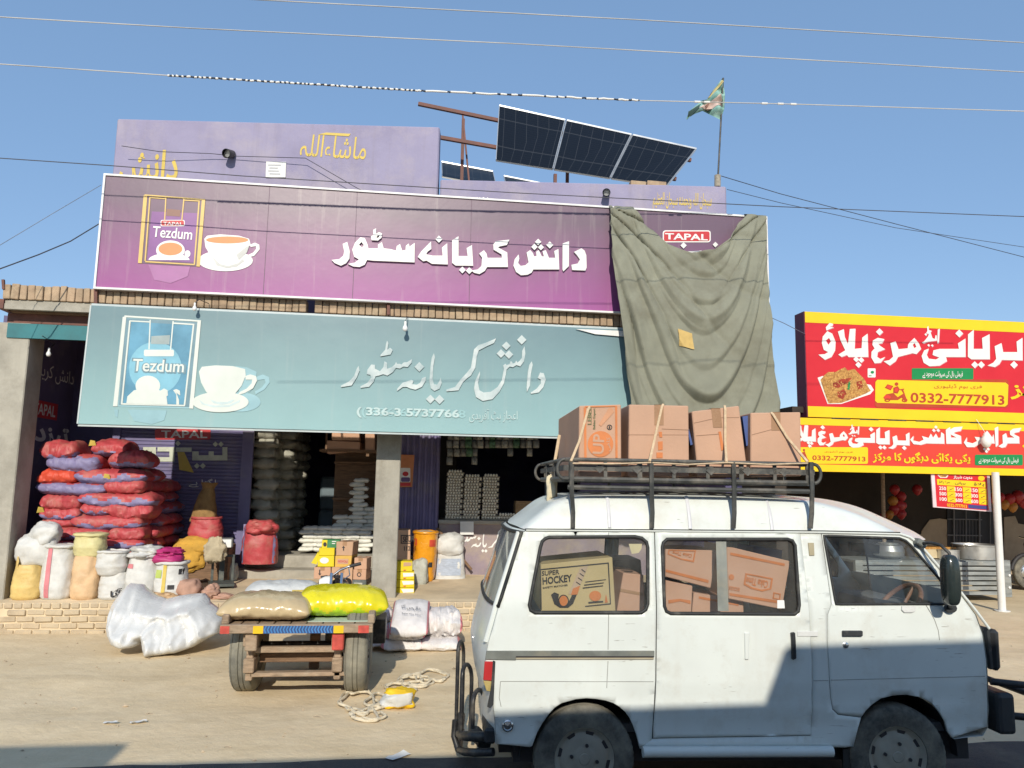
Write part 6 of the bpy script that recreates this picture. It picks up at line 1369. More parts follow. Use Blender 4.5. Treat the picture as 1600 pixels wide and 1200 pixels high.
def roofp(i, j):
    g, s_, c_ = gut[j], side[j], crown[j]; yc = (YV+YV2)/2
    G = vs(g, 0); Sd = Vector((s_[0], YV+.15, s_[1])); Cr = Vector((c_[0], yc, max(c_[1], s_[1]+.004)))
    t = i/(NT-1); mir = t > .5; tt = (1-t if mir else t)*2
    if tt < .45: p = G.lerp(Sd, (tt/.45)); p.y -= .012*math.sin(math.pi*tt/.45)
    else: u = (tt-.45)/.55; p = Vector((lerp(Sd.x, Cr.x, u*u*(3-2*u)), lerp(Sd.y, Cr.y, u), lerp(Sd.z, Cr.z, math.sin(u*math.pi/2)**.8)))
    if mir: p.y = 2*yc - p.y
    return p
b = MB(); b.grid(NT, NS, roofp); rf = b.build('roof', m_van, van, smooth=60); md = rf.modifiers.new('s', 'SUBSURF'); md.levels = md.render_levels = 2
rib = MB()
for px in (951, 1076, 1203):
    xq = atY(px, 800, YV+.1).x; jj = min(range(NS), key=lambda k: abs(gut[k][0]-xq)); P = []
    for k in range(7):
        t = k/6; zz_ = lerp(zg+.01, lerp(side[jj][1], zg, .06), t); yy = lerp(YV+yoff(xq, zg), YV+.15, t)-.012*math.sin(math.pi*t); P.append((xq, yy+.002, zz_))
    rib.tube(P, .013, 6)
rib.build('roof_rib', M('rib_white', (.60, .60, .62), .4), rf, smooth=60)
# nose and rear, lofted from side to side with a bulge
def loft(name, edge, bulge, dirx, mat, n=14, holes=None, parent=van, off=0):
    E = dens(VX(edge), False, .05); b = MB()
    def fn(i, j):
        p = E[j]; t = i/(n-1); w_ = (1-abs(2*t-1)**3.2); y0 = vs(p).y; y1 = vfar(p).y
        return Vector((p[0] + dirx*(bulge*w_+off*1), lerp(y0, y1, t), p[1]))
    b.grid(n, len(E), fn); return b.build(name, mat, parent, smooth=50)
nose = [(1424,843),(1436,852),(1502,930),(1525,960),(1536,990),(1542,1030),(1544,1136),(1536,1150),(1490,1155)]
loft('nose', nose[2:], .07, 1, m_van); loft('windscreen', nose[:3], .07, 1, m_gls)
rear = [(822,828),(815,832),(797,890),(779,947),(763,1004),(758,1032),(762,1064),(770,1100),(773,1130),(775,1163)]
loft('tailgate', rear[3:], .07, -1, m_van); loft('tailgate', rear[:2], .07, -1, m_van)
E1 = [(813,838),(797,890),(780,944)]; b = MB(); n = 14
EE = dens(VX([(815,832),(797,890),(779,947)]), False, .05)
def rfn(i, j):
    p = EE[j]; t = i/(n-1); return Vector((p[0] - .07*(1-abs(2*t-1)**3.2), lerp(vs(p).y, vfar(p).y, t), p[1]))
b.grid(n, len(EE), rfn); rw = b.build('rear_window', Mglass('rear_glass', (.8, .82, .8), .1, .03, .55), van, smooth=50)  # heavy pale film painted in for the reflecting rear pane
b = MB()
L0 = [rfn(i, 0) for i in range(n)] + [rfn(n-1, j) for j in range(1, len(EE))] + [rfn(i, len(EE)-1) for i in range(n-2, -1, -1)] + [rfn(0, j) for j in range(len(EE)-2, 0, -1)]
b.tube(L0, .012, 6, closed=True); b.build('window_seal', m_rub, rw, smooth=60)
b = MB(); E = dens(VX([(815,832),(779,947),(763,1004)]), False, .05); b.tube([vs(p, -.03) - Vector((.012, 0, 0)) for p in E], .02, 8); b.build('rear_pillar', m_van, van, smooth=60)
vplate('lamp_surround', [(1545,982),(1550,984),(1556,1045),(1552,1048)], m_plas, van, -.02, .03)
p = atY(1545, 1000, YV+.1); b = MB(); b.box((p.x-.01, YV+.05, atY(1545, 1046, YV+.1).z), (p.x+.045, YV2-.05, atY(1545, 982, YV+.1).z)); b.build('grille', m_plas, van, bevel=.02)
b = MB(); z0, z1 = atY(1550, 1147, YV+.05).z, atY(1550, 1082, YV+.05).z; b.box((p.x-.02, YV+.02, z0), (p.x+.095, YV2-.02, z1)); b.build('bumper', m_plas, van, bevel=.025, seg=2)
b = MB(); b.lathe([(.0005, 0), (.03, .005), (.04, .02), (.03, .035), (.0005, .04)], (p.x+.05, YV+.16, atY(1560, 1027, YV+.1).z), 'X', 14); b.build('fog_lamp', m_chr, van, smooth=50)
# front guard bars
for py, py2, ln, ex in ((1066, 1070, .34, 1), (1116, 1126, .36, 0)):
    a = atY(1556, py, YV+.1); b = MB(); b.tube([(a.x-.02, YV+.12, a.z), (a.x+ln, YV+.03, a.z-.02)], .022, 10); gb = b.build('guard_bar', m_blk, van, smooth=50)
    b = MB(); b.tube([(a.x+ln, YV+.03, a.z-.02), (a.x+ln+.03, YV+.022, a.z-.022)], .025, 10); b.build('guard_cap', m_chr, gb, smooth=50)
b = MB(); a = atY(1575, 1100, YV+.3); b.tube([(a.x+.05, YV+.1, .30), (a.x+.07, YV+.1, .62), (a.x+.07, YV2-.1, .62), (a.x+.05, YV2-.1, .30)], .022, 8); b.build('guard_bar', m_blk, van, smooth=50)
# rear guard: bumper tube and three loops
def arch3(px, w_, ztop_, zbot, y, x): return [(x, y-w_, zbot)] + [(x, y-w_*math.cos(R_(a)), ztop_-w_+w_*math.sin(R_(a))) for a in range(0, 181, 20)] + [(x, y+w_, zbot)]
xr_ = atY(733, 1140, YV+.15).x
def hoop(pxl, pxr, pytop, pybot, Y, name='guard_hoop', dy=0.0):
    a = atY(pxl, pybot, Y); c = atY(pxr, pybot, Y+dy); t = atY((pxl+pxr)/2, pytop, Y+dy/2).z; r = min((c-a).length/2, .09); m = (a+c)/2; d = (c-a).normalized()
    P = [a] + [m - d*((c-a).length/2)*math.cos(R_(k)) + Vector((0, 0, 0)) + Vector((0, 0, (t-r-a.z) + r*math.sin(R_(k)))) for k in range(0, 181, 15)] + [c]
    b = MB(); b.tube([Vector(q) for q in P], .014, 8); b.build(name, m_blk, van, smooth=60)
hoop(712, 721, 995, 1160, YV+1.05, dy=.22); hoop(720, 735, 1028, 1143, YV+.55, dy=.28); hoop(738, 757, 1068, 1138, YV+.12, dy=.25)
for (py, pyb, Yn) in ((1150, 1150, .08), (1175, 1177, .06)):
    a = atY(771, py, YV+Yn); c = atY(717, py-4, YV+.9); 
    b = MB(); b.tube([a, atY(742, py+1, YV+.12), atY(726, py, YV+.45), c, (c.x+.02, YV2-.1, c.z)], .030 if py < 1160 else .024, 10); b.build('guard_bar', m_blk, van, smooth=60)
b = MB(); b.tube([atY(711, 1125, YV+.9), atY(709, 1150, YV+.9), atY(716, 1172, YV+.85)], .02, 8); b.build('guard_bar', m_blk, van, smooth=60)
a = atY(757, 1161, YV+.2); b = MB(); b.tube([a-Vector((.05, -.2, 0)), a+Vector((.0, -.02, 0))], .042, 12); b.build('exhaust', m_rub, van, smooth=50)
b = MB(); b.tube([atY(738, 996, YV+.5), atY(746, 997, YV+.5)], .01, 8); b.build('tailgate_handle', m_chr, van)
b = MB(); a = atY(762, 1145, YV+.05); b.box((a.x-.02, YV+.03, a.z-.06), (a.x+.05, YV2-.03, a.z+.03)); b.build('bumper', m_plas, van, bevel=.015)
b = MB(); p = atY(815, 1185, YV+.5); b.tube([(p.x, YV+.5, .34), (p.x, YV+.5, .14)], .03, 8); b.tube([(p.x-.12, YV+.5, .22), (p.x+.12, YV+.5, .22)], .02, 6); b.build('spare_carrier', m_rub, van)
# wing mirror and its stalk
a = atY(1428, 850, YV+.1); mtop = atY(1500, 868, YV-.16); mb_ = atY(1487, 938, YV-.16)
b = MB(); b.tube([a, atY(1455, 848, YV-.06), atY(1470, 852, YV-.13), atY(1483, 864, YV-.16), atY(1486, 876, YV-.16)], .010, 8); mi = b.build('mirror_arm', m_plas, van, smooth=60)
c = atY(1485, 906, YV-.17); b = MB(); nu, nv = 20, 18
b.grid(nu, nv, lambda i, j: (lambda aa, pp: (c.x + .046*spow(math.cos(aa), .6)*spow(math.cos(pp), .5)+.0, c.y + .055*spow(math.sin(aa), .6)*spow(math.cos(pp), .5), c.z + .150*spow(math.sin(pp), .7)))(2*math.pi*i/nu, -math.pi/2+math.pi*(j+.05)/(nv-.9)), True); b.build('wing_mirror', M('mirror_black', (.022, .03, .028), .25, .2, 7, coat=.5), van, smooth=50)
b = MB(); q0, q1 = atY(1485, 938, YV-.14), atY(1485, 950, YV-.02); b.tube([q0, q1], .014, 8); b.lathe([(.028, -.012), (.032, 0), (.02, .012)], q1, 'Y', 12, sx=1.3); b.build('mirror_foot', m_plas, van, smooth=40)
b = MB(); p = atY(1434, 848, YV+.06); b.box((p.x-.03, YV+.01, p.z-.02), (p.x+.035, YV+.07, p.z+.02), Matrix.Rotation(.5, 3, 'Y')); b.build('mirror_clamp', m_trim, van, bevel=.006)
# cabin
xi0, xi1 = vXZ(800, 1000)[0], vXZ(1520, 1000)[0]
b = MB(); b.box((xi0+.02, YV+.12, .42), (xi1, YV2-.12, .47)); b.build('floor', m_int, van)
xs_1 = vXZ(1300, 900)[0]
for y in (YV+.2, YV+.78): 
    b = MB(); b.box((xs_1-.05, y, .47), (xs_1+.42, y+.46, .80)); b.box((xs_1-.08, y, .78), (xs_1+.03, y+.46, 1.22), Matrix.Rotation(-.2, 3, 'Y')); b.box((xs_1-.10, y+.12, 1.2), (xs_1-.02, y+.34, 1.40), Matrix.Rotation(-.2, 3, 'Y')); b.build('seat', m_seat, van, bevel=.04, seg=2)
b = MB(); xd = vXZ(1462, 950)[0]; b.box((xd, YV+.12, .75), (xd+.30, YV2-.12, 1.13)); b.build('dashboard', m_int, van, bevel=.05, seg=2)
sw = atY(1403, 947, YV+.55); b = MB(); ax_ = Vector((-.75, 0, .66)).normalized(); e1 = Vector((0, 1, 0)); e2 = ax_.cross(e1)
b.tube([sw + e1*.19*math.cos(2*math.pi*k/28) + e2*.19*math.sin(2*math.pi*k/28) for k in range(28)], .017, 8, closed=True)
for aa in (.5, 2.6, 4.7): b.tube([sw-ax_*.03, sw + e1*.19*math.cos(aa) + e2*.19*math.sin(aa)], .012, 6)
b.build('steering_wheel', M('wheel_cover', (.30, .16, .11), .5, .5, 6), van, smooth=60); b = MB(); b.tube([sw-ax_*.03, sw-ax_*.5+Vector((.15, 0, 0))], .03, 8); b.build('steering_column', m_ink, van)
b = MB(); p = atY(1353, 856, YV+.55); b.box((p.x-.115, p.y-.02, p.z-.03), (p.x+.09, p.y+.03, p.z+.03), Matrix.Rotation(.08, 3, 'Y')); b.tube([(p.x+.0, p.y, p.z), (p.x+.02, p.y, p.z-.28)], .008, 6); b.build('inside_mirror', m_ink, van, bevel=.006)
m_rack = M('worn_rack_paint', (.055, .056, .052), .55, .4, 8, .1, 60, dirt=((.24, .21, .17), .5, 7))
# roof rack
rk = [atY(882, 748, YV+.06), atY(1272, 748, YV+.06)]; xk0, xk1 = rk[0].x, rk[1].x; zk = rk[0].z; zk2 = atY(1000, 720, YV+.06).z; zk3 = atY(1000, 733, YV+.06).z; yk0, yk1 = YV+.06, YV2-.02
rack = bpy.data.objects.new('roof_rack', None); COL.objects.link(rack); rack.parent = van; rack.empty_display_size = .1
def rail(z, r, nm='rail'):
    b = MB(); c = .05; P = [(xk0+c, yk0, z), (xk1-c, yk0, z), (xk1, yk0+c, z), (xk1, yk1-c, z), (xk1-c, yk1, z), (xk0+c, yk1, z), (xk0, yk1-c, z), (xk0, yk0+c, z)]; b.tube(P, r, 8, closed=True); return b.build(nm, m_rack, rack)
rail(zk2, .013); 
b = MB()
for (p, q) in (((xk0, yk0), (xk1, yk0)), ((xk0, yk1), (xk1, yk1)), ((xk0, yk0), (xk0, yk1)), ((xk1, yk0), (xk1, yk1))):
    b.bar((p[0], p[1], zk3), (q[0], q[1], zk3), .012, .034)
b.build('flat_rail', m_trim if False else m_rack, rack)
rail(zk, .017)
def up1(x, y, wd): b = MB(); b.bar((x, y, zk), (x, y, zk2), wd, .012); b.build('upright', m_rack, rack)
for k in range(8):
    x = lerp(xk0+.04, xk1-.04, k/7)
    for y in (yk0, yk1): up1(x, y, .03 if k in (0, 2, 5, 7) else .022)
for y in (yk0+.45, yk0+.9):
    for x in (xk0, xk1): up1(x, y, .022)
for k in range(6): b = MB(); xx = lerp(xk0+.22, xk1-.2, k/5); b.add([(xx-.035, yk0-.012, zk3), (xx, yk0-.014, zk3-.03), (xx+.035, yk0-.012, zk3), (xx, yk0-.014, zk3+.03), (xx, yk0+.004, zk3)], [(0, 1, 2, 3), (0, 4, 1), (1, 4, 2), (2, 4, 3), (3, 4, 0)]); b.build('rack_star', m_rack, rack)
for k in range(9): x = lerp(xk0+.03, xk1-.03, k/8); b = MB(); b.box((x-.03, yk0, zk-.004), (x+.03, yk1, zk+.012)); b.build('rack_slat', m_rack, rack)
b = MB(); zb_ = atY(1050, 764, YV+.03).z; b.tube([(xk0+.02, yk0-.01, zb_), (xk1-.02, yk0-.01, zb_)], .015, 8); b.build('lower_rail', m_rack, rack)
for px in (893, 1017, 1145, 1266):
    t_ = atY(px, 722, YV+.05); m_ = atY(px+1, 765, YV+.03); e_ = atY(px+3, 826, YV+.03)
    b = MB(); b.tube([(t_.x, t_.y-.012, t_.z), (t_.x, t_.y-.012, m_.z), (m_.x+.01, YV+.05, lerp(m_.z, e_.z, .6)), (e_.x, YV+.055, e_.z)], .015, 6); 
    b.build('rack_leg', m_rack, rack); b = MB(); f_ = [(t_.x, 2*YV+1.42-t_.y+.012, t_.z), (t_.x, YV2-.04, m_.z), (e_.x, YV2-.06, e_.z)]; b.tube(f_, .014, 6); b.build('rack_leg', m_rack, rack)
for (x, s) in ((xk0, -1), (xk1, 1)):
    for y in ((yk0, yk1) if s < 0 else (yk0,)):
        b = MB(); b.tube([(x, y, zk2)] + [(x+s*(.045*math.sin(R_(a))), y, lerp(zk, zk2, .5)+(zk2-zk)/2*math.cos(R_(a))) for a in range(15, 180, 15)] + [(x, y, zk)], .011, 8); b.build('rack_loop', m_rack, rack, smooth=60)
# boxes on the rack
zr = zk+.014
BY = YV+.13
def rbox(label, q, dep, mat, dn=None, dx=0, Y=BY, **k):
    f = [atY(*p, Y) for p in q]; dz = zr - min(f[0].z, f[1].z)
    q2 = q
    o = carton('cardboard_box', label, q, Y, dep, mat, cat='box', group='cardboard boxes on the van roof', dx=dx, **k); return o
ybot = 745.5
bx1 = rbox('tall cardboard box with orange round emblem, leftmost on the van roof', [(904,ybot),(971,ybot),(970.5,632),(905,634)], 1.0, m_cart2, dx=0, tape=False)
bx2 = rbox('tall plain cardboard box, second from left on the van roof', [(982,ybot),(1077,ybot),(1076,634),(983,632)], .85, m_cart2)
bx3 = rbox('crumpled cardboard box leaning left, third on the van roof', [(1091,ybot),(1169,ybot-1),(1155,634),(1081,643)], .9, m_cart2)
bx4 = rbox('cardboard box with taped middle seam, rightmost on the van roof', [(1173,ybot),(1252,ybot-1),(1251,644),(1173,645)], .9, m_cart2)
z8 = Zm(840, 610, 3.556)
m_orp = M('orange_print', (.58, .19, .06), .6, .12, 8)
cprint(bx1, BY, [[(256,95),(269,95),(272,380),(259,380)], [(430,90),(442,90),(444,375),(432,375)], [(262,88),(440,85),(440,90),(262,95)]], m_orp, z8); em = cprint(bx1, BY, [ell(349, 298, 71, 72, 32)], m_orp, z8)
b = MB(); g = z8([(368, 355), (372, 245), (305, 352)]); P0, P1, P2 = [atY(*p, BY-.0065) for p in g]; text_on(b, 'UP', P0, P1, P2, .02); P0, P1, P2 = [atY(*p, BY-.0065) for p in z8([(408, 340), (408, 260), (382, 340)])]; text_on(b, shape_ar('قلفی') if 'ق' in AR else shape_ar('کلفی'), P0, P1, P2, .01); b.build('box_lettering', m_cart2, em)
b = MB()
for t, (c0, c1, c2) in (('LEBEL', ((300, 190), (300, 92), (278, 190))), ('Baking Expert', ((325, 215), (325, 98), (308, 215)))): P0, P1, P2 = [atY(*p, BY-.005) for p in z8([c0, c1, c2])]; text_on(b, t, P0, P1, P2, .02)
b.build('box_lettering', M('olive_ink', (.16, .17, .08), .7), bx1); cprint(bx1, BY, [[(340,190),(352,200),(425,120),(410,95),(395,98)], ], M('pale_orange_print', (.54, .27, .15), .7), z8); cprint(bx1, BY, [(ell(399, 205, 15, 15), [ell(399, 205, 11, 11)]), [(396,198),(402,198),(404,212),(394,212)]], m_ink, z8)
b = MB(); f = [(p.x, p.y, p.z) for p in ()]
# stamp marks and creases on the plain boxes
cprint(bx2, BY, [[(672,230),(690,230),(692,262),(676,260)], [(668,285),(694,283),(694,330),(670,332)], [(660,345),(694,345),(694,375),(660,375)]], m_orp, z8)
for bb, l in ((bx2, [[(505,245),(840,246),(840,248),(505,247.5)], [(690,212),(842,218),(842,221),(690,215)]]), (bx3, [[(868,180),(1000,150),(1120,148),(1120,151),(1000,153),(868,183)], [(880,250),(1010,240),(1010,243),(880,253)]]), (bx4, [[(1190,245),(1320,210),(1320,213),(1190,248)]])): cprint(bb, BY, l, M('fold_brown', (.34, .2, .13), .9), z8, 'crease', .0025)
cprint(bx3, BY, [[(1004,230),(1018,228),(1035,330),(1020,335)]], m_orp, z8)
for bb, q, dx_ in ((bx3, [(832,215),(842,215),(862,300),(850,305)], 0), (bx4, [(1138,145),(1172,140),(1175,300),(1160,310)], 0)):
    f = [atY(*p, BY+.05) for p in z8(q)]; b = MB(); b.hexa(f + [p+Vector((0, .5, 0)) for p in f]); b.build('blue_side', M('blue_print_side', (.06, .1, .28), .6), bb)
# tie ropes
m_rope = M('sisal_rope', (.56, .42, .27), .9, .2, 40)
def tie(label, pts, r=.009, y0=BY-.012):
    P = []
    for p in pts: P.append(atY(p[0], p[1], p[2] if len(p) > 2 else y0))
    b = MB(); b.tube(P, r, 6); return tag(b.build('rope', m_rope, smooth=60), label, 'rope')
ry = yk0-.03
tie('thin rope tying down the leftmost box on the van roof', [(921,636,BY+.0),(919,640),(905,690),(892,721,ry)])
tie('thin rope tying down the second box on the van roof', [(1036,632,BY+.0),(1034,636),(1022,690),(1015,721,ry)])
tie('thin rope over the third box on the van roof', [(1132,634,BY+.0),(1133,640),(1133,690),(1135,722,ry)])
tie('thin slanting rope over the rightmost box on the van roof', [(1205,645,BY),(1208,648),(1230,684),(1262,722,ry)])
tie('thin rope running along the rack top rail of the van', [(894,724,ry),(954,725,ry),(1015,723,ry),(1075,726,ry),(1135,723,ry),(1200,726,ry),(1262,724,ry)], .006)
rp2 = tie('knotted rope hanging at the rear left corner of the rack', [(874,680,YV+.75),(868,715,YV+.72),(863,745,YV+.70),(861,757,YV+.70)], .012)
b = cloth(0, 0, 0, .07, .07, .2, 91, ridg=.35, fr=3); p = atY(862, 765, YV+.70); kn = b.build('rope_knot', M('cream_rope', (.6, .52, .36), .9), world=False, smooth=60); kn.parent = rp2; kn.location = p
# boxes inside the van
zi = Zm(820, 820, 3.478)
m_tan = M('tan_board', (.52, .40, .21), .85, .06, 4); m_pkb = M('pink_board', (.56, .33, .23), .85, .06, 4)
def ibox(label, q, dep, mat, Y): return carton('cardboard_box', label, q, Y, dep, mat, zi, cat='box', group='boxes inside the van', tape=False, bevel=.004)
YI = YV+.16
h1 = ibox('tan box printed with a hockey stick and ball behind the rear side window', [(88,470),(494,470),(476,176),(86,216)], .5, m_tan, YI)
cprint(h1, YI, [([(84,240),(456,204),(468,432),(328,446),(328,440),(462,426),(450,211),(88,246),(92,460),(86,460)])], m_ink, zi)
def tq(b, s, bl, br, tl, Y, bold=.02, flip=False): text_px(b, s, zi([bl])[0], zi([br])[0], zi([tl])[0], Y, bold, flip=flip)
b = MB(); tq(b, 'SUPER', (92,278), (188,268), (92,252), YI-.006); tq(b, 'HOCKEY', (97,326), (258,308), (95,286), YI-.006, .03); tq(b, 'SAFETY MATCHES', (98,348), (233,332), (97,338), YI-.006, .02); b.build('box_lettering', m_ink, h1)
cprint(h1, YI, [[(300,232),(345,222),(282,372),(236,378)], ], M('stick_print', (.5, .36, .25), .7), zi, 'stick_print'); cprint(h1, YI, [[(262,345),(300,330),(285,378),(250,380)], ell(210, 412, 22, 28), ell(382, 386, 32, 28), [(440,376),(446,400),(450,420),(434,424),(436,400)]], m_orp, zi, 'red_print', .006)
cprint(h1, YI, [([(142,380),(160,366),(185,376),(182,400),(200,440),(225,440),(250,395),(260,375),(282,378),(262,428),(235,450),(190,450),(160,430)])], m_ink, zi, 'stick_print', .005); cprint(h1, YI, [(ell(210, 412, 29, 33), [ell(210, 412, 24, 28)]), [(328,308),(440,295),(440,298),(328,312)], [(322,324),(428,312),(428,316),(322,329)], [(314,340),(424,328),(424,332),(314,345)], [(345,418),(425,412),(425,420),(345,426)], [(310,240),(330,255),(326,258),(306,243)], [(300,262),(322,277),(318,280),(296,265)], [(290,285),(312,300),(308,303),(287,288)], [(280,308),(302,323),(298,326),(277,311)]], m_ink, zi, 'stick_print', .0065)
i2 = ibox('pink brown carton tilted beside the hockey box in the van', [(500,470),(650,470),(645,272),(535,262)], .4, m_pkb, YI+.1); cprint(i2, YI+.1, [[(520,345),(642,370),(642,385),(518,362)]], m_tape, zi)
i3 = ibox('pink brown carton hanging tilted at upper left of the sliding door window', [(764,282),(1010,345),(1045,140),(764,132)], .4, m_pkb, YI); cprint(i3, YI, [[(766,242),(998,300),(996,316),(766,256)], ([(780,134),(930,138),(918,204),(850,190),(775,160)], [[(786,140),(922,145),(912,194),(850,182),(784,156)]])], m_orp, zi)
b = MB(); tq(b, 'Cake Time', (800,160), (905,178), (806,142), YI-.006, .02, True); b.build('box_lettering', m_orp, i3)
i4 = ibox('large pink brown carton with red stripes at right of the sliding door window', [(1108,402),(1398,460),(1442,198),(1096,115)], .45, m_pkb, YI-.02); YI2 = YI-.02
cprint(i4, YI2, [[(1117,150),(1412,210),(1410,224),(1116,164)], [(1112,370),(1400,415),(1398,430),(1112,384)], ([(1198,262),(1348,290),(1338,350),(1290,362),(1230,348),(1188,325)], [[(1206,270),(1338,296),(1330,344),(1288,352),(1234,338),(1198,318)]]), ([(1350,366),(1390,374),(1386,408),(1346,400)], [[(1356,373),(1384,379),(1381,402),(1352,395)]]), ell(1122, 284, 14, 16)], m_orp, zi)
b = MB(); tq(b, 'Cake Time', (1200,322), (1318,345), (1207,282), YI2-.006, .02, True); tq(b, 'EGGS', (1108,352), (1166,362), (1110,332), YI2-.006, .02, True); b.build('box_lettering', m_orp, i4)
i5 = ibox('small tan carton at the lower left of the sliding door window', [(764,475),(905,475),(912,332),(766,302)], .35, m_pkb, YI+.02); cprint(i5, YI+.02, [[(780,408),(840,402),(900,410),(900,430),(845,415),(780,428)]], m_orp, zi)
i6 = ibox('low pink carton with red stripes at the bottom of the sliding door window', [(908,478),(1190,478),(1188,410),(918,368)], .3, m_pkb, YI+.04); cprint(i6, YI+.04, [[(945,388),(1160,428),(1160,440),(945,400)]], m_orp, zi)
ibox('flat blue printed carton behind the large one in the van', [(1240,200),(1395,200),(1400,138),(1240,120)], .3, M('blue_carton', (.10, .14, .32), .7), YI+.3)
ibox('dim carton stacked at the back of the van above the hockey box', [(120,300),(640,300),(630,190),(140,200)], .4, m_int, YI+.75)

FW, RT, UP = _cam
for o in set(bpy.data.objects) - _before:                     # turn the van and its load together
    if o.parent is None: o.location = Matrix.Rotation(-VYAW, 3, 'Z') @ Vector(o.location); o.rotation_euler[2] -= VYAW
# ================================================================ biryani restaurant on the right
YR = 11.9
m_rred = M('sign_red', (.56, .018, .028), .38, .05, 2); m_ryel = M('sign_yellow', (.78, .52, .012), .38, .05, 2); m_rgrn = M('sign_green', (.01, .22, .06), .4, .05); m_rwht = M('sign_white', (.72, .70, .66), .4, .04)
m_rred2 = M('sign_orange_red', (.62, .05, .03), .38, .05, 2); m_mrn = M('maroon_side', (.12, .03, .06), .5, .2); m_dkred = M('dark_red_ink', (.40, .05, .015), .5, .1)
zr_ = Zm(1240, 480, 4.444)
us = thing('signboard', 'upper red and yellow restaurant signboard with big white lettering and rice picture', 'sign', (8, YR, 3.2))
c0 = atY(1262, 487, YR); c1 = atY(1254, 651, YR); zt_u, zb_u = c0.z, c1.z; xl_u = (c0.x+c1.x)/2+.02; xr_u = 14.5
b = MB(); b.box((xl_u, YR, zb_u), (xr_u, YR+.30, zt_u)); b.build('panel', m_rred, us)
b = MB(); b.box((xl_u-.012, YR+.008, zb_u-.005), (xl_u-.001, YR+.32, zt_u+.005)); b.build('side_face', m_mrn, us)
hb_ = (zt_u-zb_u); b = MB(); b.box((xl_u, YR-.006, zt_u-hb_*.105), (xr_u, YR-.001, zt_u)); b.box((xl_u, YR-.006, zb_u), (xr_u, YR-.001, zb_u+hb_*.10)); b.build('yellow_band', m_ryel, us)
RED = [([(200,205),(232,167),(266,184),(289,240),(286,300),(260,346),(215,366),(170,330),(215,326),(238,312),(207,296),(194,250)], [[(222,232),(244,214),(257,238),(240,262)]]), [(222,140),(248,110),(273,117),(267,131),(250,136),(278,141),(225,162)],
 [(305,170),(346,153),(352,205),(375,258),(388,152),(427,150),(421,290),(470,285),(474,212),(511,184),(516,346),(378,346),(368,332),(330,346),(308,330),(356,300),(324,232)], dia(432,362,20), dia(467,367,20), dia(447,400,21),
 [(548,232),(582,213),(628,222),(612,252),(585,255),(600,270),(633,292),(582,312),(577,345),(600,360),(634,345),(602,386),(560,390),(537,350),(539,310),(560,287),(545,262)], dia(594,172,25),
 ([(803,245),(836,214),(866,250),(883,290),(850,326),(822,320),(722,346),(706,376),(665,406),(622,376),(662,368),(688,345),(669,250),(706,238),(726,292),(790,286),(792,262)], [[(824,262),(838,250),(850,275),(836,286)]]),
 [(998,157),(1012,150),(1006,245),(995,252)], [(888,246),(905,236),(930,205),(945,168),(961,215),(978,222),(982,196),(990,196),(992,232),(930,240),(900,252)], [(924,140),(933,131),(936,160),(957,165),(935,186),(917,182),(926,166)], dia(935,265,9), dia(960,267,9), dia(915,190,9),
 [(1138,252),(1190,218),(1191,346),(1055,346),(1062,375),(1010,406),(940,410),(900,386),(886,340),(904,300),(936,288),(921,330),(936,358),(985,364),(1010,350),(962,332),(968,300),(1010,290),(1145,290)], dia(1147,183,27),
 [(1208,190),(1247,158),(1246,290),(1310,290),(1305,215),(1357,188),(1359,362),(1230,362),(1207,345)], dia(1255,400,24), dia(1300,400,24),
 [(1545,240),(1586,213),(1587,370),(1442,366),(1426,395),(1395,416),(1343,406),(1383,386),(1404,360),(1393,272),(1440,250),(1452,312),(1550,312)], dia(1527,400,26)]
prints('lettering_edge', M('pink_print', (.62, .25, .30), .4), [(([(x+3, y+3) for x, y in q[0]], q[1]) if isinstance(q, tuple) else [(x+4, y+4) for x, y in q]) for q in RED], YR, .004, us, zr_)
prints('lettering', m_rwht, RED, YR, .010, us, zr_)
prints('green_label', m_rgrn, [rrect(820, 424, 1247, 502, 6)], YR, .005, us, zr_)
b = MB(); text_px(b, shape_ar('فیملی ہال کی سہولت موجود ہے'), zr_([(895,492)])[0], zr_([(1175,496)])[0], zr_([(895,440)])[0], YR-.009, .012); b.build('label_lettering', m_rwht, us)
prints('yellow_label', m_dkred, [[(x, y) for x, y in rrect(564, 502, 1492, 698, 22)]], YR, .004, us, zr_); prints('yellow_label', m_ryel, [[(567,520),(580,504),(1470,524),(1489,540),(1484,675),(1466,690),(580,664),(565,650)]], YR, .007, us, zr_)
b = MB(); text_px(b, shape_ar('فری ہوم ڈیلیوری'), zr_([(975,570)])[0], zr_([(1308,574)])[0], zr_([(975,532)])[0], YR-.011, .0); b.build('label_lettering', m_dkred, us); b = MB(); text_px(b, '0332-7777913', zr_([(812,662)])[0], zr_([(1465,680)])[0], zr_([(812,592)])[0], YR-.011, .022); b.build('label_lettering', m_dkred, us)
# delivery scooter drawing
prints('scooter_picture', m_dkred, [[(630,560),(650,535),(690,548),(672,578)], ell(712, 534, 13, 12), [(690,560),(720,548),(735,570),(720,600),(690,596)], [(640,605),(690,596),(720,625),(760,600),(745,575),(758,570),(775,620),(786,650),(770,655),(748,628),(720,645),(640,645),(620,630)], (ell(648, 645, 20, 13), [ell(648, 645, 11, 7)]), (ell(768, 646, 20, 14), [ell(768, 646, 11, 8)]), [(735,570),(765,565),(765,572),(737,578)]], YR, .011, us, zr_)
prints('scooter_picture', m_rred2, [ell(648, 625, 24, 14), [(640,556),(652,541),(682,552),(668,572)], [(700,565),(716,558),(724,575),(712,590),(698,588)]], YR, .0125, us, zr_)
b = MB(); text_px(b, shape_ar('مرکز'), zr_([(1505,640)])[0], zr_([(1840,650)])[0], zr_([(1505,520)])[0], YR-.008, .03); b.build('lettering', m_ryel, us)
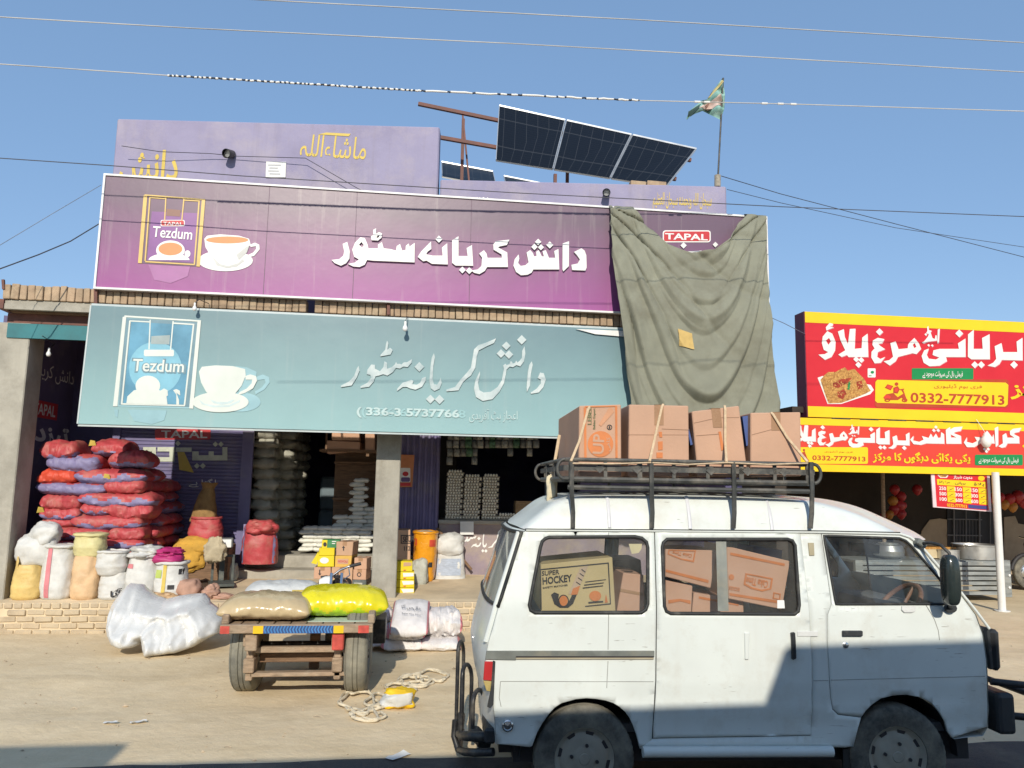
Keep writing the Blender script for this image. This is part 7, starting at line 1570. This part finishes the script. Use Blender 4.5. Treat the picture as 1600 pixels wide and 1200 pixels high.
# plate of rice
pr_ = prints('rice_picture', m_rwht, [[(166,490),(200,478),(535,540),(556,575),(530,605),(395,650),(330,672),(235,672)]], YR, .005, us, zr_)
m_rice = M('rice_print', (.46, .16, .03), .5, .5, 26, col2=(.62, .34, .09)); m_rice2 = M('meat_print', (.30, .035, .012), .5, .4, 20)
prints('rice_print', m_rice, [[(185,505),(215,470),(240,450),(290,450),(330,428),(355,418),(375,440),(420,428),(455,465),(490,500),(520,560),(535,580),(500,600),(400,640),(330,665),(240,668),(215,600)]], YR, .008, pr_, zr_)
prints('rice_print', m_rice2, [[(300,590),(350,570),(365,600),(340,640),(305,625)], [(270,530),(330,500),(400,490),(390,515),(310,560),(275,555)], [(430,520),(470,510),(480,560),(445,570)]], YR, .011, pr_, zr_); prints('rice_print', m_rgrn, [[(370,570),(380,515),(392,518),(385,575)]], YR, .013, pr_, zr_)
R9 = random.Random(3)
b = MB()
for k in range(150):
    x = R9.uniform(205, 520); y = R9.uniform(450, 650)
    if not inside((x, y), [(190,505),(240,455),(330,432),(420,435),(485,500),(525,580),(400,635),(330,660),(245,660)]): continue
    a = R9.uniform(0, 3.14); d = (math.cos(a)*9, math.sin(a)*9); n_ = (-math.sin(a)*2.2, math.cos(a)*2.2)
    b.poly(zr_([(x-d[0], y-d[1]), (x+n_[0], y+n_[1]), (x+d[0], y+d[1]), (x-n_[0], y-n_[1])]), None, toY(YR), -.0145, -.0140)
b.build('rice_print', M('rice_grain', (.62, .36, .11), .5, .4, 30), pr_)
prints('corner_mark', m_rwht, [rrect(513, 425, 568, 488, 6)], YR, .006, us, zr_); prints('corner_mark', m_rgrn, [ell(545, 452, 12, 10), [(520,474),(540,474),(540,479),(520,479)]], YR, .009, us, zr_)
# lower sign
YL = YR-.02
ls = thing('signboard', 'lower red and yellow restaurant signboard with two lines of lettering and white bulb', 'sign', (8, YL, 2.2))
a0, a1 = atY(1245, 648, YL), atY(1250, 736, YL); xl_l = atY(1222, 700, YL).x; zt_l, zb_l = a0.z, a1.z; hl = zt_l-zb_l
zt_l = min(zt_l, zb_u-.02)
b = MB(); b.box((xl_l, YL, zb_l), (xr_u, YL+.05, zt_l)); b.build('panel', m_rred2, ls)
b = MB(); b.box((xl_l, YL-.005, zt_l-hl*.125), (xr_u, YL-.001, zt_l)); b.box((xl_l, YL-.005, zb_l), (xr_u, YL-.001, zb_l+hl*.125)); b.build('yellow_band', m_ryel, ls)
fx = lambda P: zr_([(.607*x-162, .575*y+738+(x-800)*.012) for x, y in P])
def fxz(q): return fx(q)
prints('lettering_edge', M('pink_print2', (.66, .33, .36), .4), [(([(x+8, y+5) for x, y in q[0]], q[1]) if isinstance(q, tuple) else [(x+9, y+5) for x, y in q]) for q in RED], YL, .004, ls, fx); prints('lettering', m_rwht, RED, YL, .010, ls, fx)
KK = [[(1085,850),(1112,834),(1172,829),(1155,860),(1116,867),(1108,875),(1158,893),(1161,948),(1058,948),(1054,852),(1084,832),(1088,905),(1128,905),(1086,882)], [(1040,880),(1043,948),(915,946),(880,956),(830,951),(807,920),(830,893),(825,925),(870,935),(900,920),(888,895),(935,908),(950,878),(965,908),(985,878),(1000,908),(1018,905),(1022,868)], dia(985,833,12), dia(970,855,12), dia(1000,855,12),
 [(1383,882),(1391,946),(1290,946),(1250,971),(1200,971),(1179,940),(1200,903),(1198,935),(1240,945),(1270,930),(1253,900),(1300,905),(1340,858),(1376,906)], dia(1322,985,11), dia(1348,985,11), dia(1335,1001,11), [(1393,840),(1416,829),(1416,955),(1400,971)],
 [(1498,862),(1520,845),(1577,837),(1560,866),(1530,873),(1525,881),(1561,899),(1563,946),(1480,946),(1465,971),(1440,976),(1418,966),(1450,946),(1447,890),(1471,874),(1479,906),(1530,906),(1500,886)]]
prints('lettering_edge', M('pink_print3', (.66, .33, .36), .4), [[(x+6, y+3) for x, y in q] for q in KK], YL, .004, ls, zr_); prints('lettering', m_rwht, KK, YL, .010, ls, zr_)
prints('yellow_label', m_ryel, [rrect(-60, 972, 515, 1088, 12)], YL, .006, ls, zr_)
b = MB(); text_px(b, '0332-7777913', zr_([(130,1062)])[0], zr_([(500,1072)])[0], zr_([(130,1028)])[0], YL-.0095, .02); b.build('label_lettering', m_dkred, ls); b = MB(); text_px(b, shape_ar('فری ہوم ڈیلیوری'), zr_([(215,1012)])[0], zr_([(410,1016)])[0], zr_([(215,994)])[0], YL-.0095); b.build('label_lettering', m_dkred, ls)
prints('scooter_picture', m_dkred, [(ell(92, 1064, 13, 9), [ell(92, 1064, 7, 5)]), [(56,1010),(75,1000),(90,1040),(100,1062),(84,1060),(62,1056)], ell(70, 992, 8, 8)], YL, .0095, ls, zr_)
b = MB(); text_px(b, shape_ar('پکی پکائی دیگوں کا مرکز'), zr_([(550,1086)])[0], zr_([(1228,1096)])[0], zr_([(550,1000)])[0], YL-.008, .035); b.build('lettering', m_ryel, ls)
prints('green_label', m_rgrn, [rrect(1258, 1024, 1590, 1098, 10)], YL, .006, ls, zr_); b = MB(); text_px(b, shape_ar('فیملی ہال کی سہولت موجود ہے'), zr_([(1285,1086)])[0], zr_([(1562,1092)])[0], zr_([(1285,1038)])[0], YL-.0095, .012); b.build('label_lettering', m_rwht, ls)
prints('lettering', m_ryel, [dia(1597,965,12), dia(1640,960,14)], YL, .008, ls, zr_)
b = MB(); 
for k in range(16): x = xl_u+.4+k*.5; b.box((x, YL-.012, zt_l-.004), (x+.33, YL+.02, zb_u-.004))
b.build('seam_strip', m_blk, ls)
c = atY(1541, 690, YL-.13); t = thing('light_bulb', 'white bulb hanging in front of the lower red signboard', 'bulb', c); b = MB(); b.lathe([(.0005, -.11), (.05, -.085), (.085, -.02), (.075, .05), (.04, .10), (.038, .14)], c, n=16); b.build('globe', m_paper, t, smooth=50); b = MB(); b.tube([c+Vector((0, 0, .13)), c+Vector((-.04, .05, .26)), c+Vector((-.06, .12, .38))], .004, 6); b.build('flex', m_paper, t)
# building behind
rb = thing('restaurant_building', 'dim restaurant front with soot dark upper wall and beige lower plaster', 'restaurant', (8, 16, 0))
YB_ = 15.6
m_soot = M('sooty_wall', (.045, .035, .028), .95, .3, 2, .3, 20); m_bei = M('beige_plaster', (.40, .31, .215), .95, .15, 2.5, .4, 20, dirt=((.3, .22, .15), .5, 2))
xrl = atY(1236, 700, YR+.2).x
def zB(py): return atY(1450, py, YB_).z
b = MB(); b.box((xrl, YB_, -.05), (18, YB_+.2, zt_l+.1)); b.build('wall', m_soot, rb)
wl_px = [(1300,960),(1395,960),(1395,838),(1415,832),(1438,835),(1440,828),(1452,812),(1468,810),(1480,812),(1481,960)]
prints('plaster', m_bei, [wl_px, [(1568,960),(1568,808),(1585,806),(1590,818),(1612,822),(1650,826),(1720,815),(1720,990),(1568,990)]], YB_, .02, rb, th=.018)
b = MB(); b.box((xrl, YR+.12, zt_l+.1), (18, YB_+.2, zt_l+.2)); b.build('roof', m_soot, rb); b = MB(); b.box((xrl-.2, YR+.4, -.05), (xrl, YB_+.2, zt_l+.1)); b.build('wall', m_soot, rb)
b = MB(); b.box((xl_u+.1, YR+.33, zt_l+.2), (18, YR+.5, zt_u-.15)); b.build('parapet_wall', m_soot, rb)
q = [atY(*p, YB_-.03) for p in ((1481,935),(1558,938),(1556,780),(1480,780))]; b = MB(); b.hexa(q + [p+Vector((0, .02, 0)) for p in q]); dr = b.build('black_window_panel', m_ink, rb)  # flat black panel; the opening's inner shade is put into its colour
b = MB()
for px in (1491, 1510, 1531, 1548): b.bar(atY(px, 935, YB_-.07), atY(px-1, 780, YB_-.07), .03 if px in (1491, 1531) else .018)
for py in (811, 836, 862): b.bar(atY(1480, py, YB_-.07), atY(1534, py+1, YB_-.07), .022)
for px in range(1495, 1531, 5): b.bar(atY(px, 862, YB_-.06), atY(px, 812, YB_-.06), .008)
b.build('grille', M('grille_grey', (.16, .15, .15), .6), rb)
def pole(px0, py0, px1, py1, Y, r, mat, lab, nm='pole', zbot=None):
    p = atY(px0, py0, Y); q = atY(px1, py1, Y); b = MB(); b.tube([(p.x, Y, 0 if zbot is None else zbot), q], r, 12); t = thing(nm, lab, 'pole', (p.x, Y, 0)); b.build('shaft', mat, t, smooth=50); b = MB(); b.lathe([(r*2, 0), (r*2, .015)], (p.x, Y, 0), n=14); b.build('foot_plate', mat, t)
pw_ = atZ(1566, 955, 0); pole(1566, 955, 1555, 738, pw_.y, .058, M('white_pipe', (.66, .65, .62), .5, .06, 4), 'white steel pole carrying the red restaurant signs, right of the van'); pole(1382, 900, 1379, 738, 13.4, .035, m_cwood, 'thin brown pole under the red sign, seen above the van roof')
# menu board
zmn = Zm(1330, 720, 4.615)
mq = zmn([(592,335),(1012,368),(998,100),(575,78)]); YM = YR+.02; f = [atY(*p, YM) for p in mq]; b = MB(); b.hexa(f + [p+Vector((0, .02, 0)) for p in f]); mn = tag(b.build('menu_board', M('pink_white_print', (.66, .52, .54), .5)), 'red and yellow price menu hanging under the red signs', 'menu board'); base_at(mn, (f[0]+f[1])/2)
def mp(u, v): return mq[3][0]+(mq[2][0]-mq[3][0])*u+(mq[0][0]-mq[3][0])*v + (mq[1][0]-mq[2][0]-mq[0][0]+mq[3][0])*u*v, mq[3][1]+(mq[2][1]-mq[3][1])*u+(mq[0][1]-mq[3][1])*v + (mq[1][1]-mq[2][1]-mq[0][1]+mq[3][1])*u*v
def mr(u0, v0, u1, v1): return [mp(u0, v0), mp(u1, v0), mp(u1, v1), mp(u0, v1)]
prints('menu_field', m_rred, [mr(.06, .02, .95, .97)], YM, .004, mn); prints('menu_field', m_ryel, [mr(.09, .20, .92, .36)] + [mr(a, v, a+.14, v+.14) for a in (.25, .52, .79) for v in (.38, .53, .68)] + [ell(*mp(.85, .11), 5, 4)], YM, .007, mn); prints('menu_field', M('menu_blue', (.05, .05, .2), .5), [mr(.60, .85, .93, .95)], YM, .007, mn); prints('menu_field', m_rwht, [[mp(.10, .08), mp(.16, .03), mp(.29, .08), mp(.26, .15), mp(.15, .16)]], YM, .007, mn); prints('menu_field', m_rice, [[mp(.12, .08), mp(.16, .045), mp(.27, .085), mp(.24, .13), mp(.16, .14)]], YM, .009, mn)
b = MB()
for a, cs in ((.12, ('250', '500', '100')), (.39, ('150', '300', '600')), (.66, ('150', '300', '600'))):
    for v, s in zip((.50, .65, .80), cs): text_px(b, s, mp(a, v), mp(a+.12, v), mp(a, v-.10), YM-.008, .02)
text_px(b, shape_ar('دعوت شیراز'), mp(.38, .17), mp(.70, .17), mp(.38, .06), YM-.008, .03); b.build('menu_lettering', m_rwht, mn)
b = MB(); text_px(b, '0332-7777913', mp(.24, .95), mp(.58, .95), mp(.24, .86), YM-.008, .02); b.build('menu_lettering', m_ryel, mn)
b = MB()
for a, s in ((.11, 'مرغ پلاؤ'), (.38, 'بریانی'), (.70, 'پلاؤ')): text_px(b, shape_ar(s), mp(a+.02, .33), mp(a+.20, .33), mp(a+.02, .23), YM-.010, .01)
for a in (.28, .55, .82):
    for v in (.49, .64, .79): b.poly([mp(a, v), mp(a+.07, v-.06), mp(a+.08, v-.055), mp(a+.012, v+.005)], None, toY(YM), -.010, -.009)
b.build('menu_lettering', m_ink, mn)
# balloons
for k, (px, py, r, c) in enumerate(((1398,765,8,'r'),(1408,776,8,'r'),(1395,783,8,'o'),(1405,790,9,'r'),(1411,790,6,'r'),(1397,796,8,'r'),(1408,803,8,'r'),(1390,804,7,'o'),(1433,765,8,'r'),(1380,806,5,'r'),(1551,778,8,'r'),(1562,777,8,'r'),(1577,780,9,'r'),(1590,776,10,'r'),(1598,784,9,'r'),(1569,788,8,'o'),(1582,792,8,'o'),(1556,796,6,'o'),(1606,790,9,'r'))):
    p = atY(px, py, 14.6); R0 = r/1200*15; b = MB(); b.lathe([(.0005, -R0*1.25), (R0*.12, -R0*1.18), (R0*.5, -R0*.9), (R0*.92, -R0*.3), (R0, .15*R0), (R0*.75, R0*.75), (R0*.35, R0*1.02), (.0005, R0*1.08)], n=16); o = b.build('balloon', M('balloon_'+c+str(k), (.42, .035, .04) if c == 'r' else (.48, .2, .04), .3, .1, 3), world=False, smooth=80); o.location = p
    tag(o, f'{"red" if c == "r" else "orange"} balloon in the {"left" if px < 1450 else "right"} bunch under the restaurant roof', 'balloon', f'balloons, {"red" if c == "r" else "orange"}, {"left" if px < 1450 else "right"}')
# serving counter of zinc planks with cooking pots
YS_ = 12.7; m_zinc = M('zinc_plank', (.25, .265, .26), .5, .35, 3, .15, 30, metal=.1, stretch=(1, 6, 6), dirt=((.36, .33, .27), .45, 3)); m_alp = M('cooking_aluminium', (.55, .54, .51), .32, .15, 5, metal=.75)
sc0, sc1 = atY(1340, 940, YS_).x, atY(1582, 945, YS_).x; zc1 = atY(1540, 876, YS_).z
ct = thing('serving_counter', 'grey zinc plank serving counter in front of the restaurant', 'counter', ((sc0+sc1)/2, YS_, 0))
b = MB()
for k in range(7): z0 = .12+k*(zc1-.12)/7; b.box((sc0, YS_+.008*(k % 2), z0), (sc1-.18, YS_+.05, z0+(zc1-.12)/7-.026))
b.build('planks', m_zinc, ct); b = MB(); b.box((sc1-.18, YS_-.015, .08), (sc1, YS_+.06, zc1+.01)); b.box((sc0-.02, YS_-.015, .08), (sc0+.12, YS_+.06, zc1)); b.box((sc1-.1, YS_+.06, .1), (sc1, YS_+.85, zc1)); b.build('post', m_zinc, ct, bevel=.006)
b = MB(); b.box((sc0, YS_+.06, zc1-.05), (sc1-.1, YS_+.85, zc1-.01)); b.build('top', m_zinc, ct)
b = MB()
for px in (1366, 1577):
    for py in (899, 918): p = atY(px, py, YS_-.02); b.lathe([(.022, .0), (.022, -.012), (.0005, -.02)], p, 'Y', 10)
b.build('bolt', m_paper, ct)
def pot(label, px0, px1, pyt, Y, prof, zb):
    a, c = atY(px0, 860, Y), atY(px1, 860, Y); r = (c.x-a.x)/2; zt_ = atY((px0+px1)/2, pyt, Y).z; H = zt_-zb; b = MB(); b.lathe([(r*p_, H*h_) for p_, h_ in prof], n=32); o = b.build('cooking_pot', m_alp, world=False, smooth=40); o.location = ((a.x+c.x)/2, Y, zb); tag(o, label, 'pot')
POT = [(.9, 0), (.97, .05), (.97, .90), (1.03, .93), (1.03, 1.0), (.98, 1.0), (.95, .93), (.93, .1)]
pot('big straight sided aluminium cooking pot on the counter beside the white pole', 1494, 1553, 850, YS_+.42, POT, zc1-.01)
pot('smaller aluminium pot half hidden behind the wing mirror', 1466, 1496, 858, YS_+.3, POT, zc1-.01)
pot('round bellied pot seen through the front door window of the van', 1366, 1410, 848, YS_+.4, [(.5, 0), (.9, .2), (1, .5), (.85, .85), (.6, .95), (.62, 1), (.55, .95)], zc1-.01)
q = [atY(*p, YS_+.35) for p in ((1446,872),(1490,872),(1490,857),(1446,857))]; b = MB(); b.hexa(q + [p+Vector((0, .3, 0)) for p in q]); tb = tag(b.build('serving_tray', M('tray_cream', (.55, .45, .28), .5)), 'cream tray with orange rim standing on the counter behind the mirror', 'tray'); b = MB(); q = [atY(*p, YS_+.34) for p in ((1444,858),(1494,858),(1494,855),(1444,855))]; b.hexa(q + [p+Vector((0, .32, 0)) for p in q]); b.build('rim', m_rice, tb)
# motorcycle at the far right edge
m2 = thing('motorcycle', 'dark motorcycle at the right edge by the restaurant wall, front wheel showing', 'motorcycle', (12.6, 14.2, 0))
wp = atY(1606, 894, 14.2); 
for dx in (0, 1.2):
    h = bpy.data.objects.new('wheel', None); COL.objects.link(h); h.parent = m2; tyre(h, wp.x+dx, 14.2, .34, .32, .09, math.pi/2); rimdisc(h, wp.x+dx, 14.2, .34, .19, .07, -1, m_chr, math.pi/2, 6)
b = MB(); 
for s in (-.07, .07): b.tube([(wp.x, 14.2+s, .34), (wp.x+.2, 14.2+s, .95)], .022, 8)
b.build('fork', m_chr, m2); b = MB(); b.tube([(wp.x+.36*math.cos(R_(a)), 14.2, .34+.36*math.sin(R_(a))) for a in range(50, 171, 15)], .04, 8); b.build('mudguard', m_ink, m2, smooth=60)
b = cloth(wp.x+.6, 14.2, .72, .75, .3, .3, 41, ridg=.03); b.build('tank', m_tank, m2, smooth=60); b = cloth(wp.x+.6, 14.2, .4, .5, .3, .35, 42, ridg=.05, e=.7); b.build('engine', m_rim, m2, smooth=50); b = MB(); b.tube([(wp.x+.12, 13.9, 1.02), (wp.x+.2, 14.2, .97), (wp.x+.12, 14.5, 1.02)], .016, 8); b.build('handlebar', m_chr, m2); b = MB(); b.lathe([(.0005, -.08), (.08, -.05), (.09, .02), (.0005, .06)], (wp.x+.06, 14.2, .88), 'X', 14); b.build('headlamp', m_chr, m2, smooth=50)
# ================================================================ the vehicle beside which the camera stands: its shadow falls on road and van
bus = thing('minibus', 'white minibus with added roof luggage standing on the road beside the camera', 'minibus', (1, -1.2, 0))
YB0 = -.14
b = MB(); b.box((-4.9, YB0-1.95, .35), (5.2, YB0, 3.13)); b.build('body', m_van, bus, bevel=.12, seg=3)
b = MB(); b.box((-4.6, YB0-1.85, 3.13), (5.0, YB0-.1, 3.21)); b.build('roof', m_van, bus, bevel=.03)
for k in range(6): x = -4.0+k*1.5; b = MB(); b.box((x, YB0-.004, 1.35), (x+1.25, YB0+.004, 2.1)); b.build('window', m_gls, bus)
for x in (-3.0, 3.4):
    for y in (YB0-.13, YB0-1.8):
        h = bpy.data.objects.new('wheel', None); COL.objects.link(h); h.parent = bus; tyre(h, x, y, .36, .36, .2, math.pi/2); rimdisc(h, x, y, .36, .22, .18, 1 if y > -1 else -1, m_rim, math.pi/2)
for k, (x0, x1, h_, lab) in enumerate(((-4.8, -2.8, .30, 'unseen grey trunk added for its shadow, left on the minibus roof'), (-.3, 1.6, .10, 'unseen low trunk added for its shadow, middle of the minibus roof'), (1.46, 4.8, .43, 'unseen large trunk added for its shadow, right on the minibus roof'))):  # unseen trunks added to shape the shadow on van and ground
    b = MB(); z = 3.213
    if k == 2: b.hexa([(x0, YB0-1.5, z), (x1, YB0-1.5, z), (x1, YB0-1.5, z+h_), (x0+.18, YB0-1.5, z+h_), (x0, YB0-.25, z), (x1, YB0-.25, z), (x1, YB0-.25, z+h_), (x0+.18, YB0-.25, z+h_)])
    else: b.box((x0, YB0-1.5, z), (x1, YB0-.25, z+h_))
    tag(b.build('shadow_trunk', m_int, bevel=.03), lab, 'trunk')

# scraps on the earth
for k, (px, py, w_, lab) in enumerate(((172, 1133, .05, 'small white paper scrap on the earth at lower left, left one'), (216, 1131, .06, 'small white paper scrap on the earth at lower left, right one'), (622, 1183, .09, 'clear plastic scrap at the road edge behind the van'))):
    c = atZ(px, py, 0); b = MB(); b.grid(6, 5, lambda i, j: (-w_+2*w_*i/5, (-.3+.6*j/4)*w_*1.4, .012+.02*abs(nz((i*.7, j*.7, k), 1, 3))+gz(c.x, c.y)))
    o = b.build('paper_scrap', m_paper, world=False, smooth=70); o.location = (c.x, c.y, 0); o.rotation_euler = (0, 0, .4*k); tag(o, lab, 'scrap')
